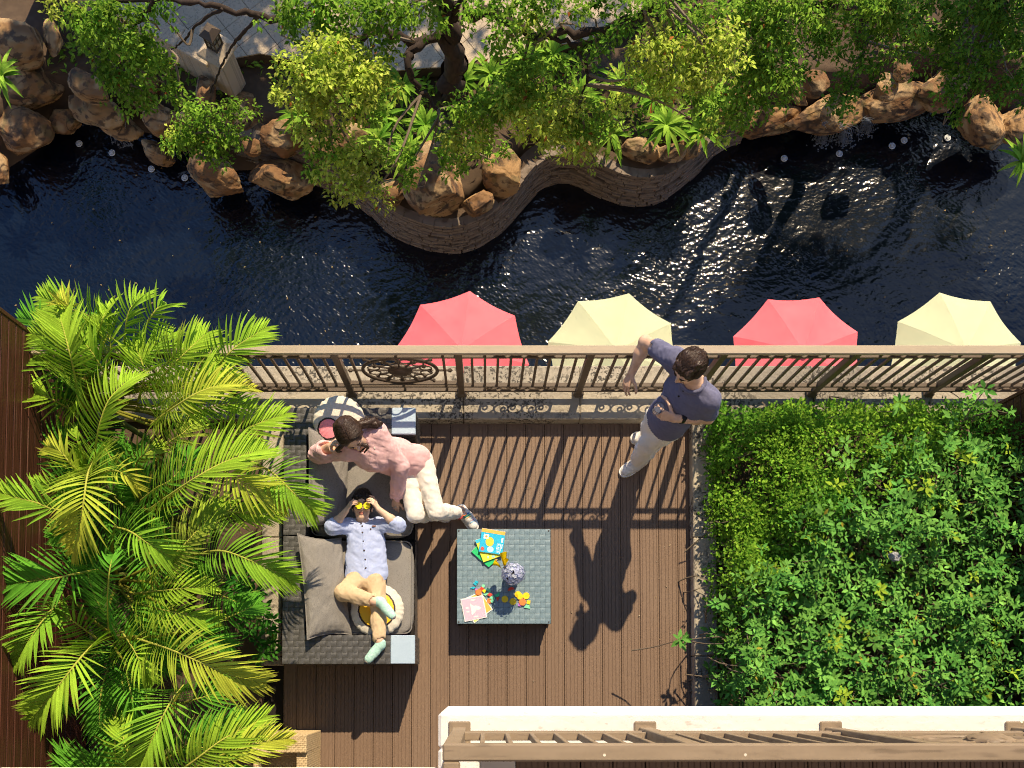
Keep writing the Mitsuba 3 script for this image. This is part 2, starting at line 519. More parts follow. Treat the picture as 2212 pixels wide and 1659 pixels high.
struct('ground', (np.stack([TX, TY, tz], -1).reshape(-1, 3), quad), 'm_soil', smooth=True)


def ground_z(x, y):
    i, j = int(np.clip((x + 20) / 0.16, 0, nx2 - 1)), int(np.clip((y - 8) / 0.16, 0, ny2 - 1))
    return float(tz[i, j])


far = MB()
far.box((-120, -60, -13.9), (120, 140, -13.6))
struct('riverbed', far, 'm_soil')

path_uv = [(60, -260), (285, 20), (480, 130), (560, 115), (700, 140), (860, 152), (921, 146), (1036, 142), (1120, 112), (1273, 85), (1375, 34), (1560, -260)]
ZP = -11.4
path_poly = Polygon([at(u, v, ZP)[:2] for u, v in path_uv]).buffer(0)
struct('path', extrude(path_poly, ZP - 0.3, ZP - 0.03), 'm_soil')
minx, miny, maxx, maxy = path_poly.bounds
a45 = math.radians(38)
R2 = rot_z(a45)[:2, :2]
for i in range(-30, 30):
    for j in range(-30, 30):
        c = R2 @ np.array([i * 0.62, j * 0.46]) + np.array([0, 17.0])
        sq = Polygon([(c + R2 @ np.array(d)).tolist() for d in ((-0.304, -0.224), (0.304, -0.224), (0.304, 0.224), (-0.304, 0.224))])
        g = sq.intersection(path_poly)
        if g.is_empty or g.area < 0.03 or g.geom_type != 'Polygon' or c[1] > 22:
            continue
        put('paver', extrude(g, ZP - 0.03, ZP + 0.004 * rng.random()), 'm_paver', 'path')

# ------------------------------------------------------------------ terrace: deck, ledge, kerbs, planters, side walls
X_GAP = at(764.4, 1600, 0)[0]
PITCH = 0.1462
Y_LEDGE, Y_LEDGE_BACK = at(1200, 906, 0.117)[1], at(1200, 790, 0.117)[1]
X_KL0, X_KL1 = at(578, 1300, 0.12)[0], at(607, 1300, 0.12)[0]
X_KR0, X_KR1 = at(1499, 1250, 0.12)[0], at(1532, 1250, 0.12)[0]
sub = MB()
sub.box((-3.2, -3.2, -0.30), (4.0, Y_LEDGE_BACK - 0.02, -0.035))
struct('deck', sub, 'm_dark')


def plank_mesh(x0, x1, y0, y1):
    g = [0.10, 0.31, 0.50, 0.70, 0.90]
    w = x1 - x0
    prof = [(x0, -0.03), (x0, -0.002), (x0 + 0.003, 0)]
    for q in g:
        c = x0 + w * q
        prof += [(c - 0.0022, 0), (c - 0.0017, -0.005), (c + 0.0017, -0.005), (c + 0.0022, 0)]
    prof += [(x1 - 0.003, 0), (x1, -0.002), (x1, -0.03)]
    n = len(prof)
    v = np.array([(x, y0, z) for x, z in prof] + [(x, y1, z) for x, z in prof])
    f = [(i, i + 1, n + i + 1, n + i) for i in range(n - 1)]
    return v, np.array(f)[:, ::-1]


k0 = math.floor((X_KL1 - X_GAP) / PITCH)
x = X_GAP + k0 * PITCH
while x < X_KR0:
    a, b = max(x + 0.0022, X_KL1), min(x + PITCH - 0.0022, X_KR0 - 0.002)
    if b - a > 0.03:
        m = plank_mesh(a, b, -3.0, Y_LEDGE - 0.001)
        m = (m[0] + [0, 0, 0.0016 * (rng.random() - 0.5)], m[1])
        put('plank', m, 'm_plank', 'deck')
    x += PITCH

tag('ledge', 'stained pale concrete ledge under the brown railing', kind='structure')
xj = at(1000.7, 900, 0.117)[0]
xs = [xj + k * 0.8905 for k in range(-4, 7)]
for a, b in zip(xs[:-1], xs[1:]):
    m = MB()
    m.box((max(a, -3.0) + 0.002, Y_LEDGE, -0.03), (b - 0.002, Y_LEDGE_BACK, 0.117 + 0.002 * rng.random()), bev=0.008)
    put('slab', m, 'm_concrete', 'ledge')
tag('kerb', kind='structure', label='grey stained planter kerb beside the hedge')
y = Y_LEDGE - 0.002
while y > -2.5:
    m = MB()
    m.box((X_KR0, y - 0.90, -0.03), (X_KR1 + 0.06, y - 0.003, 0.118 + 0.002 * rng.random()), bev=0.008)
    put('slab', m, 'm_concrete', 'kerb')
    y -= 0.90
tag('kerb_001', kind='structure', label='pale planter kerb between the palms and the sofa')
y = Y_LEDGE - 0.002
while y > -0.1:
    m = MB()
    m.box((X_KL0 - 0.05, max(y - 0.90, 0.07), -0.03), (X_KL1, y - 0.003, 0.116 + 0.002 * rng.random()), bev=0.008)
    put('slab', m, 'm_concrete', 'kerb_001')
    y -= 0.90
soil = MB()
soil.box((-2.98, -3.0, -0.03), (X_KL0 - 0.052, Y_LEDGE - 0.003, 0.05))
soil.box((X_KR1 + 0.062, -3.0, -0.03), (3.80, Y_LEDGE - 0.003, 0.05))
struct('soil', soil, 'm_soil')

X_WL, X_WR = -3.03, 3.83


def timber_wall(x, face, y0, y1, top, label):
    k = thing('timber_wall', label, 'wall')
    t = 0.024
    z = 0.02
    while z < top:
        m = MB()
        o = 0.003 * rng.random()
        m.box((min(x, x - face * t) + face * o, y0, z), (max(x, x - face * t) + face * o, y1 - 0.03, z + 0.086), bev=0.004)
        put('board', m, 'm_timber', k)
        z += 0.092
    m = MB()
    m.box((min(x + face * 0.006, x - face * 0.09), y1 - 0.03, 0.0), (max(x + face * 0.006, x - face * 0.09), y1, top + 0.02), bev=0.004)
    m.box((min(x - face * 0.03, x - face * 0.08), y0, 0.0), (max(x - face * 0.03, x - face * 0.08), y1 - 0.031, top))
    m.box((min(x + face * 0.012, x - face * 0.1), y0, top + 0.022), (max(x + face * 0.012, x - face * 0.1), y1 + 0.01, top + 0.05), bev=0.004)
    put('frame', m, 'm_timber', k)


timber_wall(X_WL, 1, -3.0, 2.30, 2.1, 'dark red brown timber board wall behind the palms')
timber_wall(X_WR, -1, -3.0, 2.03, 1.1, 'dark brown timber wall end at the hedge corner')

# the house that the terrace belongs to, and the walk below it
k = thing('building', 'pale facade of the house that carries the terrace', 'building')
m = MB()
m.box((-14, -3.6, -12.2), (14, -3.05, 19))
m.box((-14, -3.0, -12.2), (14, Y_LEDGE_BACK - 0.04, -0.31))
put('wall', m, 'm_facade', k)
m = MB()
m.box((-40, -8, -13.5), (40, 6.15, -12.15))
struct('pavement', m, 'm_concrete')

# ------------------------------------------------------------------ railing of the terrace
Z_RAIL = 1.07
Y_R = at(1100, 755, Z_RAIL)[1]
post_x = [at(997, 863, 0.117)[0] + d for d in (-0.832 - 0.889 * 2, -0.832 - 0.889, -0.832, 0, 0.889, 0.889 * 2, 0.889 * 3, 0.889 * 4, 0.889 * 5, 0.889 * 6)]
rail = thing('railing', 'brown metal terrace railing with flat top rail and round flower medallion', 'railing')
m = MB()
m.box((-3.0, Y_R - 0.030, Z_RAIL - 0.028), (5.2, Y_R + 0.030, Z_RAIL), bev=0.006)
put('handrail', m, 'm_rail_top', rail)
Z_LO, Z_HI, Z_SUB = 0.205, 0.315, 0.955
for z0 in (Z_LO, Z_HI, Z_SUB):
    m = MB()
    m.box((-3.0, Y_R - 0.016, z0 - 0.022), (5.2, Y_R + 0.016, z0), bev=0.003)
    put('rail', m, 'm_rail', rail)
for px in post_x:
    m = MB()
    m.box((px - 0.024, Y_R - 0.024, 0.118), (px + 0.024, Y_R + 0.024, Z_RAIL - 0.029), bev=0.003)
    m.box((px - 0.042, Y_R - 0.042, 0.116), (px + 0.042, Y_R + 0.042, 0.16), bev=0.018)
    put('post', m, 'm_rail', rail)


def scrolls(x0, x1, z0, z1, n):
    m = MB()
    w = (x1 - x0) / n
    for i in range(n):
        c = (x0 + (i + 0.5) * w, Y_R, (z0 + z1) / 2)
        r = (z1 - z0) / 2 - 0.004
        m.add(*ring(c, r, 0.0065, 1, 20, 6, sx=w / 2 / r * 0.98))
        sgn = 1 if i % 2 else -1
        m.add(*ring((c[0] + sgn * w * 0.16, Y_R, c[2] + sgn * 0.008), r * 0.42, 0.006, 1, 14, 6))
    return m


for i, (a, b) in enumerate(zip(post_x[:-1], post_x[1:])):
    if i == 2:
        continue
    n = 9
    for q in range(1, n + 1):
        bx = a + (b - a) * q / (n + 1)
        m = MB()
        m.box((bx - 0.009, Y_R - 0.009, Z_HI + 0.001), (bx + 0.009, Y_R + 0.009, Z_SUB - 0.023), bev=0.002)
        put('baluster', m, 'm_rail', rail)
        if q in (2, 8):
            m = MB()
            m.box((bx - 0.009, Y_R - 0.009, Z_LO + 0.001), (bx + 0.009, Y_R + 0.009, Z_HI - 0.023), bev=0.002)
            m.box((bx - 0.009, Y_R - 0.009, Z_SUB + 0.001), (bx + 0.009, Y_R + 0.009, Z_RAIL - 0.029), bev=0.002)
            put('spacer', m, 'm_rail', rail)
    put('scroll_band', scrolls(a + 0.2 * (b - a), a + 0.8 * (b - a), Z_LO + 0.001, Z_HI - 0.023, 5), 'm_rail', rail, smooth=40)
    put('scroll_band', scrolls(a + 0.25 * (b - a), a + 0.75 * (b - a), Z_SUB + 0.001, Z_RAIL - 0.029, 4), 'm_rail', rail, smooth=40)


def medallion(cx, cy, cz, R, parent, bsdf, flat=False):
    md = put('medallion', MB().add(*ring((cx, cy, cz), R, 0.0125, 1, 48, 8)), bsdf, parent, smooth=True)
    m = MB()
    r3 = np.random.default_rng(5)
    for k in range(3):
        bl = trimesh.creation.icosphere(2, radius=1.0)
        v = bl.vertices * [R * 0.33, 0.035, R * 0.33]
        v = v * (1 + 0.35 * (meshkit.noise(bl.vertices * 3.5, k)[:, None] - 0.5))
        m.add(v + [cx, cy, cz], bl.faces)
    for k in range(12):
        a = k * PI / 6
        d = np.array([math.cos(a), 0, math.sin(a)])
        p = np.array([cx, cy, cz]) + d * R * 0.30
        L = R * (0.40 if k % 2 else 0.46)
        m.tube([p, p + d * L * 0.7, p + d * L], [0.007, 0.008, 0.006], 6)
        e = p + d * L
        for s in (-0.7, 0, 0.7):
            dd = np.array([math.cos(a + s), 0, math.sin(a + s)])
            m.tube([e - d * 0.01, e + dd * 0.016 + [0, -0.008, 0], e + dd * 0.034 + [0, 0.004, 0]], [0.006, 0.0105, 0.003], 6)
        m.add(*ring(np.array([cx, cy, cz]) + np.array([math.cos(a + PI / 12), 0, math.sin(a + PI / 12)]) * R * 0.72, R * 0.16, 0.005, 1, 14, 5, sx=1.0))
    put('flower', m, bsdf, md, smooth=40)
    m = MB()
    for k in range(8):
        a = k * PI / 4
        if k % 4 == 2:
            continue
        d = np.array([math.cos(a), 0, math.sin(a)])
        p = np.array([cx, cy, cz]) + d * R
        L = R * (0.42 if k % 2 == 0 else 0.28)
        m.tube([p, p + d * L * 0.7, p + d * (L * 0.72), p + d * L * 0.86, p + d * L], [0.008, 0.008, 0.013, 0.016, 0.001], 6)
    put('spear', m, bsdf, md, smooth=40)


a, b = post_x[2], post_x[3]
mx = (a + b) / 2 - 0.005
ZM = (Z_HI + Z_SUB) / 2 + 0.01
medallion(mx, Y_R, ZM, 0.262, rail, 'm_iron')
for bx in (mx - 0.315, mx + 0.315):
    m = MB()
    m.box((bx - 0.009, Y_R - 0.009, Z_LO + 0.001), (bx + 0.009, Y_R + 0.009, Z_RAIL - 0.029), bev=0.002)
    put('baluster', m, 'm_rail', rail)
m = MB()
for z0, z1 in ((Z_LO, ZM - 0.262), (ZM + 0.262, Z_RAIL - 0.029)):
    m.box((mx - 0.009, Y_R - 0.009, z0), (mx + 0.009, Y_R + 0.009, z1), bev=0.002)
put('baluster', m, 'm_rail', rail)
m = MB()
m.box((a, Y_R - 0.016, Z_HI + 0.035), (b, Y_R + 0.016, Z_HI + 0.055), bev=0.003)
put('rail', m, 'm_rail', rail)

# ------------------------------------------------------------------ the upper balcony below the camera
ZB, ZBF, ZBR = 3.35, 2.95, 4.30
balc = thing('balcony', 'white plastered balcony edge under the worn brown railing', 'balcony')
m = MB()
m.box((-0.188, -0.30, 2.55), (4.6, at(1500, 1539, ZB)[1], ZB), bev=0.012)
m.box((-0.188, -3.04, 2.55), (-0.02, -0.301, ZB - 0.002), bev=0.012)
put('parapet', m, 'm_white', balc)
m = MB()
m.box((-0.019, -3.04, 2.6), (4.6, -0.301, ZBF - 0.03))
put('slab', m, 'm_dark', balc)
m = MB()
m.box((-3.0, -0.60, 3.25), (-0.189, -0.385, ZB - 0.001), bev=0.01)
put('cornice', m, 'm_white', balc)
x = -0.019 + 0.16
i = 0
while x < 4.5:
    m = plank_mesh(x + 0.003, x + PITCH - 0.003, -2.9, -0.302)
    put('plank', (m[0] + [0, 0, ZBF], m[1]), 'm_plank', balc)
    x += PITCH
m = MB()
m.box((-0.018, -2.9, ZBF - 0.03), (0.14, -0.302, ZBF + 0.004))
put('tile', m, 'm_white', balc)
Y_B = at(1500, 1626, ZBR)[1]
br = thing('railing', 'worn brown balcony railing with paint splashes, nearest to the camera', 'railing')
XB = [at(992.7, 1588, ZB)[0] + 0.757 * k for k in range(6)]
hw = 0.0275
m = MB()
m.box((XB[0] - 0.028 - 0.0, Y_B - hw, ZBR - 0.04), (4.6, Y_B + hw, ZBR), bev=0.006)
m.box((XB[0] - 0.028, -2.9, ZBR - 0.04), (XB[0] + 0.026, Y_B - hw - 0.001, ZBR - 0.001), bev=0.006)
put('handrail', m, 'm_worn_rail', br)
for z0 in (ZB + 0.10, ZB + 0.19, ZBR - 0.12):
    m = MB()
    m.box((XB[0], Y_B - 0.016, z0 - 0.022), (4.6, Y_B + 0.016, z0), bev=0.003)
    put('rail', m, 'm_worn_rail', br)
for px in XB:
    m = MB()
    m.box((px - 0.026, Y_B - 0.026, ZB), (px + 0.026, Y_B + 0.026, ZBR - 0.041), bev=0.003)
    m.box((px - 0.045, Y_B - 0.045, ZB - 0.001), (px + 0.045, Y_B + 0.05, ZB + 0.012), bev=0.005)
    put('post', m, 'm_worn_rail', br)
for i, (a, b) in enumerate(zip(XB[:-1], XB[1:])):
    if i == 2:
        mxx = (a + b) / 2
        medallion(mxx, Y_B, (ZB + 0.19 + ZBR - 0.14) / 2, 0.25, br, 'm_worn_rail')
        qs = [0.09, 0.91]
    else:
        qs = [q / 8 for q in range(1, 8)]
    for q in qs:
        bx = a + (b - a) * q
        m = MB()
        m.box((bx - 0.008, Y_B - 0.014, ZB + 0.191), (bx + 0.008, Y_B + 0.014, ZBR - 0.143), bev=0.002)
        put('baluster', m, 'm_worn_rail', br)
    if i != 2:
        YR0, Y_R = Y_R, Y_B
        put('scroll_band', scrolls(a + 0.2 * (b - a), a + 0.8 * (b - a), ZB + 0.101, ZB + 0.167, 5), 'm_worn_rail', br, smooth=40)
        put('scroll_band', scrolls(a + 0.2 * (b - a), a + 0.8 * (b - a), ZBR - 0.119, ZBR - 0.041, 5), 'm_worn_rail', br, smooth=40)
        Y_R = YR0
# ------------------------------------------------------------------ far bank: stone wall, boulders, column, plants, trees
wall_uv = [(505, 345), (560, 352), (640, 372), (700, 395), (760, 425), (803, 454), (850, 498), (908, 525), (969, 537), (1019, 528), (1070, 498), (1111, 457), (1151, 410), (1189, 388), (1229, 386), (1273, 403),
           (1324, 427), (1368, 435), (1409, 432), (1449, 410), (1497, 369), (1531, 332), (1575, 305), (1600, 302)]
wp = spline(np.array([at(u, v, ZW)[:2] for u, v in wall_uv]), 700)
seg = np.linalg.norm(np.diff(wp, axis=0), axis=1)
arc = np.r_[0, np.cumsum(seg)]
bank = thing('retaining_wall', 'wavy grey brown wall of flat stacked stones along the river', 'wall')
core = LineString(wp).buffer(0.30, single_sided=True)
core = core.buffer(0.001)
core = max(core.geoms, key=lambda g: g.area) if core.geom_type == 'MultiPolygon' else core
put('core', extrude(Polygon(core.exterior), ZW - 0.5, -11.80), 'm_soil', bank)
m = MB()
r = np.random.default_rng(4)
for c in range(15):
    z0 = ZW - 0.06 + c * 0.078
    s = r.random() * 0.2
    while s < arc[-1] - 0.1:
        L = r.uniform(0.16, 0.42)
        e = min(s + L - 0.008, arc[-1] - 0.02)
        if e - s > 0.05 and r.random() > 0.03:
            a_, b_ = [np.array([np.interp(q, arc, wp[:, 0]), np.interp(q, arc, wp[:, 1])]) for q in (s, e)]
            d = unit(b_ - a_)
            nrm = np.array([d[1], -d[0]])
            off = r.uniform(0.005, 0.035) + (0.035 if c == 14 else 0)
            batter = 0.012 * (14 - c) * 0.6
            P = [a_ - nrm * 0.12, b_ - nrm * 0.12, b_ + nrm * (off + batter), a_ + nrm * (off + batter)]
            h = 0.070 + 0.004 * r.random()
            t0, t1 = r.normal(0, 0.004, 2)
            v = np.array([[p[0], p[1], z0 + t0] for p in P] + [[p[0] * 1, p[1], z0 + h + t1] for p in P])
            m.add(v, [[0, 3, 2, 1], [4, 5, 6, 7], [0, 1, 5, 4], [1, 2, 6, 5], [2, 3, 7, 6], [3, 0, 4, 7]])
        s += L
kk = put('stone', m, 'm_block', bank)
tag(kk, kind='stuff')


def boulder(u, v, z, ru, rv, rot, seed, label, mt='m_rock', rz=None, rough=0.30, sub=4):
    c = at(u, v, z)
    sc = (CAM_H - z) / FOCAL
    ic = trimesh.creation.icosphere(sub)
    p = np.array(ic.vertices)
    n = p / np.linalg.norm(p, axis=1, keepdims=True)
    rr = np.random.default_rng(seed)
    q = n.copy()
    for _ in range(11):                                   # flat worn faces
        d = unit(rr.normal(size=3))
        k = rr.uniform(0.60, 0.88)
        over = np.maximum(q @ d - k, 0)
        q -= over[:, None] * d * 0.85
    q *= (1 + rough * (meshkit.fbm(n * 1.6 + seed * 3.1, 4, seed) - 0.5) + 0.10 * (meshkit.fbm(n * 6 + seed, 3, seed + 3) - 0.5))[:, None]
    q = q * np.array([ru * sc * 1.12, rv * sc * 1.12, (rz if rz else min(ru, rv) * sc * 0.95) * 1.1])
    q = q @ rot_z(math.radians(rot)).T + c
    k = put('boulder', (q, ic.faces), mt, smooth=True)
    tag(k, label, 'boulder', 'boulders on the river bank')
    return k


B = [
    (42, 92, -11.3, 55, 50, -20, 1, 'large tan boulder lit by the sun in the upper left corner', 'm_rock'),
    (116, 82, -11.5, 19, 42, 8, 2, 'tall narrow tan boulder beside the upper left corner boulder', 'm_rock'),
    (193, 186, -11.4, 46, 29, -28, 3, 'oval pale tan boulder with a grey crusted top', 'm_rock'),
    (48, 285, -12.2, 62, 46, -12, 4, 'big red brown boulder with a pale waterline at the left edge', 'm_rock'),
    (0, 365, -12.4, 24, 40, 0, 5, 'grey brown boulder cut by the left edge of the photo', 'm_rock'),
    (138, 262, -12.4, 32, 26, -20, 6, 'small dark wedge boulder at the left end of the water', 'm_rock'),
    (205, 242, -12.1, 62, 34, -20, 7, 'dark brown rock ledge below the oval pale boulder', 'm_rock'),
    (255, 268, -12.4, 52, 30, -25, 8, 'low dark rock at the left waterline by the little fall', 'm_rock'),
    (350, 262, -12.0, 38, 31, -10, 9, 'blocky tan boulder with a sunlit top', 'm_rock'),
    (400, 258, -11.6, 17, 15, 0, 10, 'small round cream boulder above the left shrub', 'm_rock'),
    (445, 205, -11.3, 23, 46, 5, 11, 'upright red brown boulder under the column', 'm_rock'),
    (470, 380, -12.2, 64, 44, -32, 12, 'large light tan boulder at the waterline under the left shrub', 'm_rock'),
    (605, 386, -12.2, 62, 41, -8, 13, 'broad reddish boulder with a pale lower rim at the water', 'm_rock'),
    (545, 318, -11.7, 20, 18, 0, 14, 'small rusty boulder at the left start of the stone wall', 'm_rock'),
    (340, 330, -12.5, 40, 22, -25, 15, 'dark wet rock left of the large tan waterline boulder', 'm_rock'),
    (60, 175, -12.0, 75, 50, 10, 16, 'dark shaded rock between the two left corner boulders', 'm_rock'),
    (940, 398, -11.35, 66, 78, 12, 17, 'huge tan boulder in the bend of the stone wall', 'm_rock'),
    (1086, 372, -11.5, 44, 46, 20, 18, 'smooth tan boulder right of the huge one in the bend', 'm_rock'),
    (1030, 440, -11.55, 35, 24, 18, 19, 'rusty brown boulder wedged low between the bend boulders', 'm_rock'),
    (850, 412, -11.6, 28, 34, 30, 20, 'flat ochre boulder at the left of the huge bend boulder', 'm_rock'),
    (1256, 322, -11.5, 36, 28, 10, 21, 'tan boulder half under leaves above the middle of the stone wall', 'm_rock'),
    (1385, 326, -11.6, 40, 25, -8, 22, 'yellow ochre boulder on top of the stone wall bulge', 'm_rock'),
    (1452, 330, -11.6, 36, 20, 12, 23, 'reddish boulder at the right of the ochre one on the wall', 'm_rock'),
    (762, 298, -11.5, 32, 28, 0, 24, 'tan boulder behind the hanging bright leaves', 'm_rock'),
    (700, 320, -11.6, 40, 30, 0, 25, 'brown boulder above the left part of the stone wall', 'm_rock'),
    (1762, 183, -11.0, 33, 27, -20, 26, 'smooth red brown boulder on the right bank under foliage', 'm_rock'),
    (1722, 203, -11.5, 15, 34, 28, 27, 'thin ochre rock edge beside the smooth right bank boulder', 'm_rock'),
    (1911, 190, -11.2, 25, 29, -15, 28, 'egg shaped brown boulder on the right bank', 'm_rock'),
    (1948, 156, -11.0, 22, 23, 0, 29, 'round brown boulder behind the egg shaped one', 'm_rock'),
    (2120, 270, -12.1, 46, 58, 20, 30, 'big brown boulder in the water at the right end', 'm_rock'),
    (2190, 275, -12.1, 50, 38, 0, 31, 'brown boulder cut by the right edge of the photo', 'm_rock'),
    (1632, 268, -12.3, 17, 15, 0, 32, 'small orange boulder at the right waterline', 'm_rock'),
    (1490, 318, -11.8, 32, 22, 35, 33, 'rusty boulder at the right end of the stone wall', 'm_rock'),
    (1660, 262, -12.4, 70, 32, 8, 34, 'long dark rock ledge left of the three little falls', 'm_rock'),
    (1780, 250, -12.2, 85, 36, 10, 35, 'dark layered rock ledge behind the three little falls', 'm_rock'),
    (1930, 222, -12.2, 90, 34, 10, 36, 'dark layered rock ledge right of the three little falls', 'm_rock'),
    (1575, 235, -11.9, 50, 40, 30, 37, 'dark brown rock slope above the right wall end', 'm_rock'),
    (2040, 195, -11.9, 60, 40, 20, 38, 'dark shaded rock near the right end of the bank', 'm_rock'),
    (300, 180, -11.9, 60, 40, -25, 39, 'dark shaded rock under the parapet by the column', 'm_rock'),
    (520, 250, -11.9, 60, 45, -10, 40, 'dark red rock behind the left shrub', 'm_rock'),
    (620, 300, -11.8, 55, 35, -10, 41, 'brown rock behind the left end of the stone wall', 'm_rock'),
]
for b_ in B:
    boulder(*b_)

# parapet, column and lantern on the far bank
par = thing('parapet', 'cream stone parapet running from the lantern column to the upper left', 'wall')
ZC = -10.3
pc = at(464, 96, ZC)
pd = unit(at(250, -30, -10.9) - at(464, 96, -10.9))
pn = np.array([-pd[1], pd[0], 0])
ang = math.atan2(pd[1], pd[0])
Rp = rot_z(ang)
base = np.array([pc[0], pc[1], 0])


def oriented(m, lo, hi, bev=0.01, color=None):
    v, f = bevel_box(np.asarray(hi, float) - np.asarray(lo, float), bev)
    return m.add((v + (np.asarray(lo) + np.asarray(hi)) / 2) @ Rp.T + base, f, color)


for i in range(6):
    m = MB()
    oriented(m, (0.24 + i * 0.75, -0.17, -11.75), (0.985 + i * 0.75, 0.17, -10.92))
    put('block', m, 'm_paver', par)
    m = MB()
    oriented(m, (0.24 + i * 0.75, -0.22, -10.918), (0.985 + i * 0.75, 0.22, -10.83), 0.015)
    put('coping', m, 'm_paver', par)
colm = thing('column', 'square stone column that carries the black lantern', 'column')
m = MB()
oriented(m, (-0.20, -0.20, -11.6), (0.205, 0.20, -10.5))
put('shaft', m, 'm_paver', colm)
m = MB()
oriented(m, (-0.29, -0.29, -10.498), (0.29, 0.29, -10.42), 0.02)
hp = trimesh.convex.convex_hull(np.array([[sx * 0.27, sy * 0.27, -10.42] for sx in (-1, 1) for sy in (-1, 1)] + [[sx * 0.15, sy * 0.15, -10.33] for sx in (-1, 1) for sy in (-1, 1)]))
m.add(np.array(hp.vertices) @ Rp.T + base, hp.faces)
put('cap', m, 'm_paver', colm)
lan = thing('lantern', 'black square lantern with a pointed roof on the stone column', 'lantern')
m = MB()
oriented(m, (-0.12, -0.12, -10.329), (0.12, 0.12, -10.30), 0.004)
for sx in (-1, 1):
    for sy in (-1, 1):
        oriented(m, (sx * 0.105 - 0.012, sy * 0.105 - 0.012, -10.30), (sx * 0.105 + 0.012, sy * 0.105 + 0.012, -9.99), 0.002)
for q in (-1, 1):
    oriented(m, (-0.005, q * 0.107 - 0.006, -10.29), (0.005, q * 0.107 + 0.006, -9.99), 0)
    oriented(m, (q * 0.107 - 0.006, -0.005, -10.29), (q * 0.107 + 0.006, 0.005, -9.99), 0)
    oriented(m, (-0.1, q * 0.107 - 0.006, -10.15), (0.1, q * 0.107 + 0.006, -10.14), 0)
    oriented(m, (q * 0.107 - 0.006, -0.1, -10.15), (q * 0.107 + 0.006, 0.1, -10.14), 0)
put('frame', m, 'm_iron', lan)
hp = trimesh.convex.convex_hull(np.array([[sx * 0.15, sy * 0.15, -9.988 + dz] for sx in (-1, 1) for sy in (-1, 1) for dz in (0, 0.02)] + [[sx * 0.05, sy * 0.05, -9.86] for sx in (-1, 1) for sy in (-1, 1)]))
put('roof', (np.array(hp.vertices) @ Rp.T + base, np.array(hp.faces)), 'm_iron', lan)
mat('m_milk', base_color=(0.25, 0.23, 0.18), roughness=0.3)
m = MB()
oriented(m, (-0.095, -0.095, -10.298), (0.095, 0.095, -9.99), 0.002)
put('glass', m, 'm_milk', lan)

# ---------------- leaves
LEAFMAT = {}


def leaf_bsdf(name, trans=0.7, rough=0.45, spec=0.5):
    scene[name] = {'type': 'principledthin', 'base_color': VC, 'roughness': rough, 'eta': 1.45, 'diff_trans': trans, 'spec_trans': 0.0}
    return name


leaf_bsdf('m_leaf', 0.75)
leaf_bsdf('m_gloss_leaf', 0.45, 0.33)
leaf_bsdf('m_palm', 0.46, 0.34)
mat('m_bark', base_color=proc(lambda p, n, uv: mix((0.018, 0.012, 0.009), (0.055, 0.038, 0.028), fbm(p.x * 22, p.y * 22, p.z * 7, 3))), roughness=0.9)
mat('m_twig', base_color=(0.17, 0.135, 0.095), roughness=0.8)


def leaf_mesh(P, D, N, L, W, colors, fold=0.18, curl=0.15):
    """One folded blade per row: base P, direction D, normal N."""
    n = len(P)
    D = unit(D)
    S = unit(np.cross(D, N))
    N = np.cross(S, D)
    L, W = np.broadcast_to(L, (n,))[:, None], np.broadcast_to(W, (n,))[:, None]
    b = P
    mid = P + D * L * 0.48
    lft = mid + S * W / 2 + N * W * fold
    rgt = mid - S * W / 2 + N * W * fold
    tip = P + D * L - N * L * curl
    V = np.stack([b, lft, tip, rgt, mid], 1).reshape(-1, 3)
    f0 = np.array([[0, 1, 4], [1, 2, 4], [2, 3, 4], [3, 0, 4]])
    F = (f0[None] + 5 * np.arange(n)[:, None, None]).reshape(-1, 3)
    return V, F, np.repeat(colors, 5, 0)


def tint(r, n, a, b, c=None, pc=0.0, jit=0.15):
    t = r.random((n, 1))
    col_ = np.asarray(a) * (1 - t) + np.asarray(b) * t
    if c is not None:
        k = r.random(n) < pc
        col_[k] = c
    return np.clip(col_ * (1 + jit * r.normal(size=(n, 1))), 0.004, 0.9)


def in_ball(r, n):
    d = unit(r.normal(size=(n, 3)))
    return d * r.random((n, 1)) ** (1 / 3)


def clump_leaves(r, center, rad, n_sub, per, L, pal, droop=0.35, sub_r=(0.10, 0.21), shell=0.35):
    """Sprays of leaves spread through an uneven ellipsoid; returns leaves and the spray centres."""
    d = unit(r.normal(size=(n_sub, 3)))
    d[:, 2] = np.where(r.random(n_sub) < 0.85, np.abs(d[:, 2]), d[:, 2])
    rr = (shell + (1 - shell) * r.random((n_sub, 1)) ** 0.5) * (0.50 + 0.95 * meshkit.noise(d * 2.4 + r.random() * 50)[:, None])
    C = np.asarray(center) + d * rr * np.asarray(rad)
    sr = r.uniform(*sub_r, size=n_sub)
    cnt = r.poisson(per, n_sub).clip(4)
    idx = np.repeat(np.arange(n_sub), cnt)
    n = len(idx)
    o = in_ball(r, n) * np.array([1, 1, 0.7])
    P = C[idx] + o * sr[idx][:, None]
    D = unit(o * np.array([1, 1, 0.5]) + 0.7 * r.normal(size=(n, 3)) * np.array([1, 1, 0.4]) + [0, 0, -droop * 0.7])
    N = unit(np.array([0.16, 0.45, 1.0]) + 0.42 * r.normal(size=(n, 3)))
    bright = 0.55 + 0.75 * r.random(n_sub)
    tone = r.random(n_sub)
    c = tint(r, n, *pal) * bright[idx][:, None]
    LL = 1.12 * L * r.uniform(0.65, 1.2, n)
    return leaf_mesh(P, D, N, LL, LL * r.uniform(0.45, 0.62, n), c), C


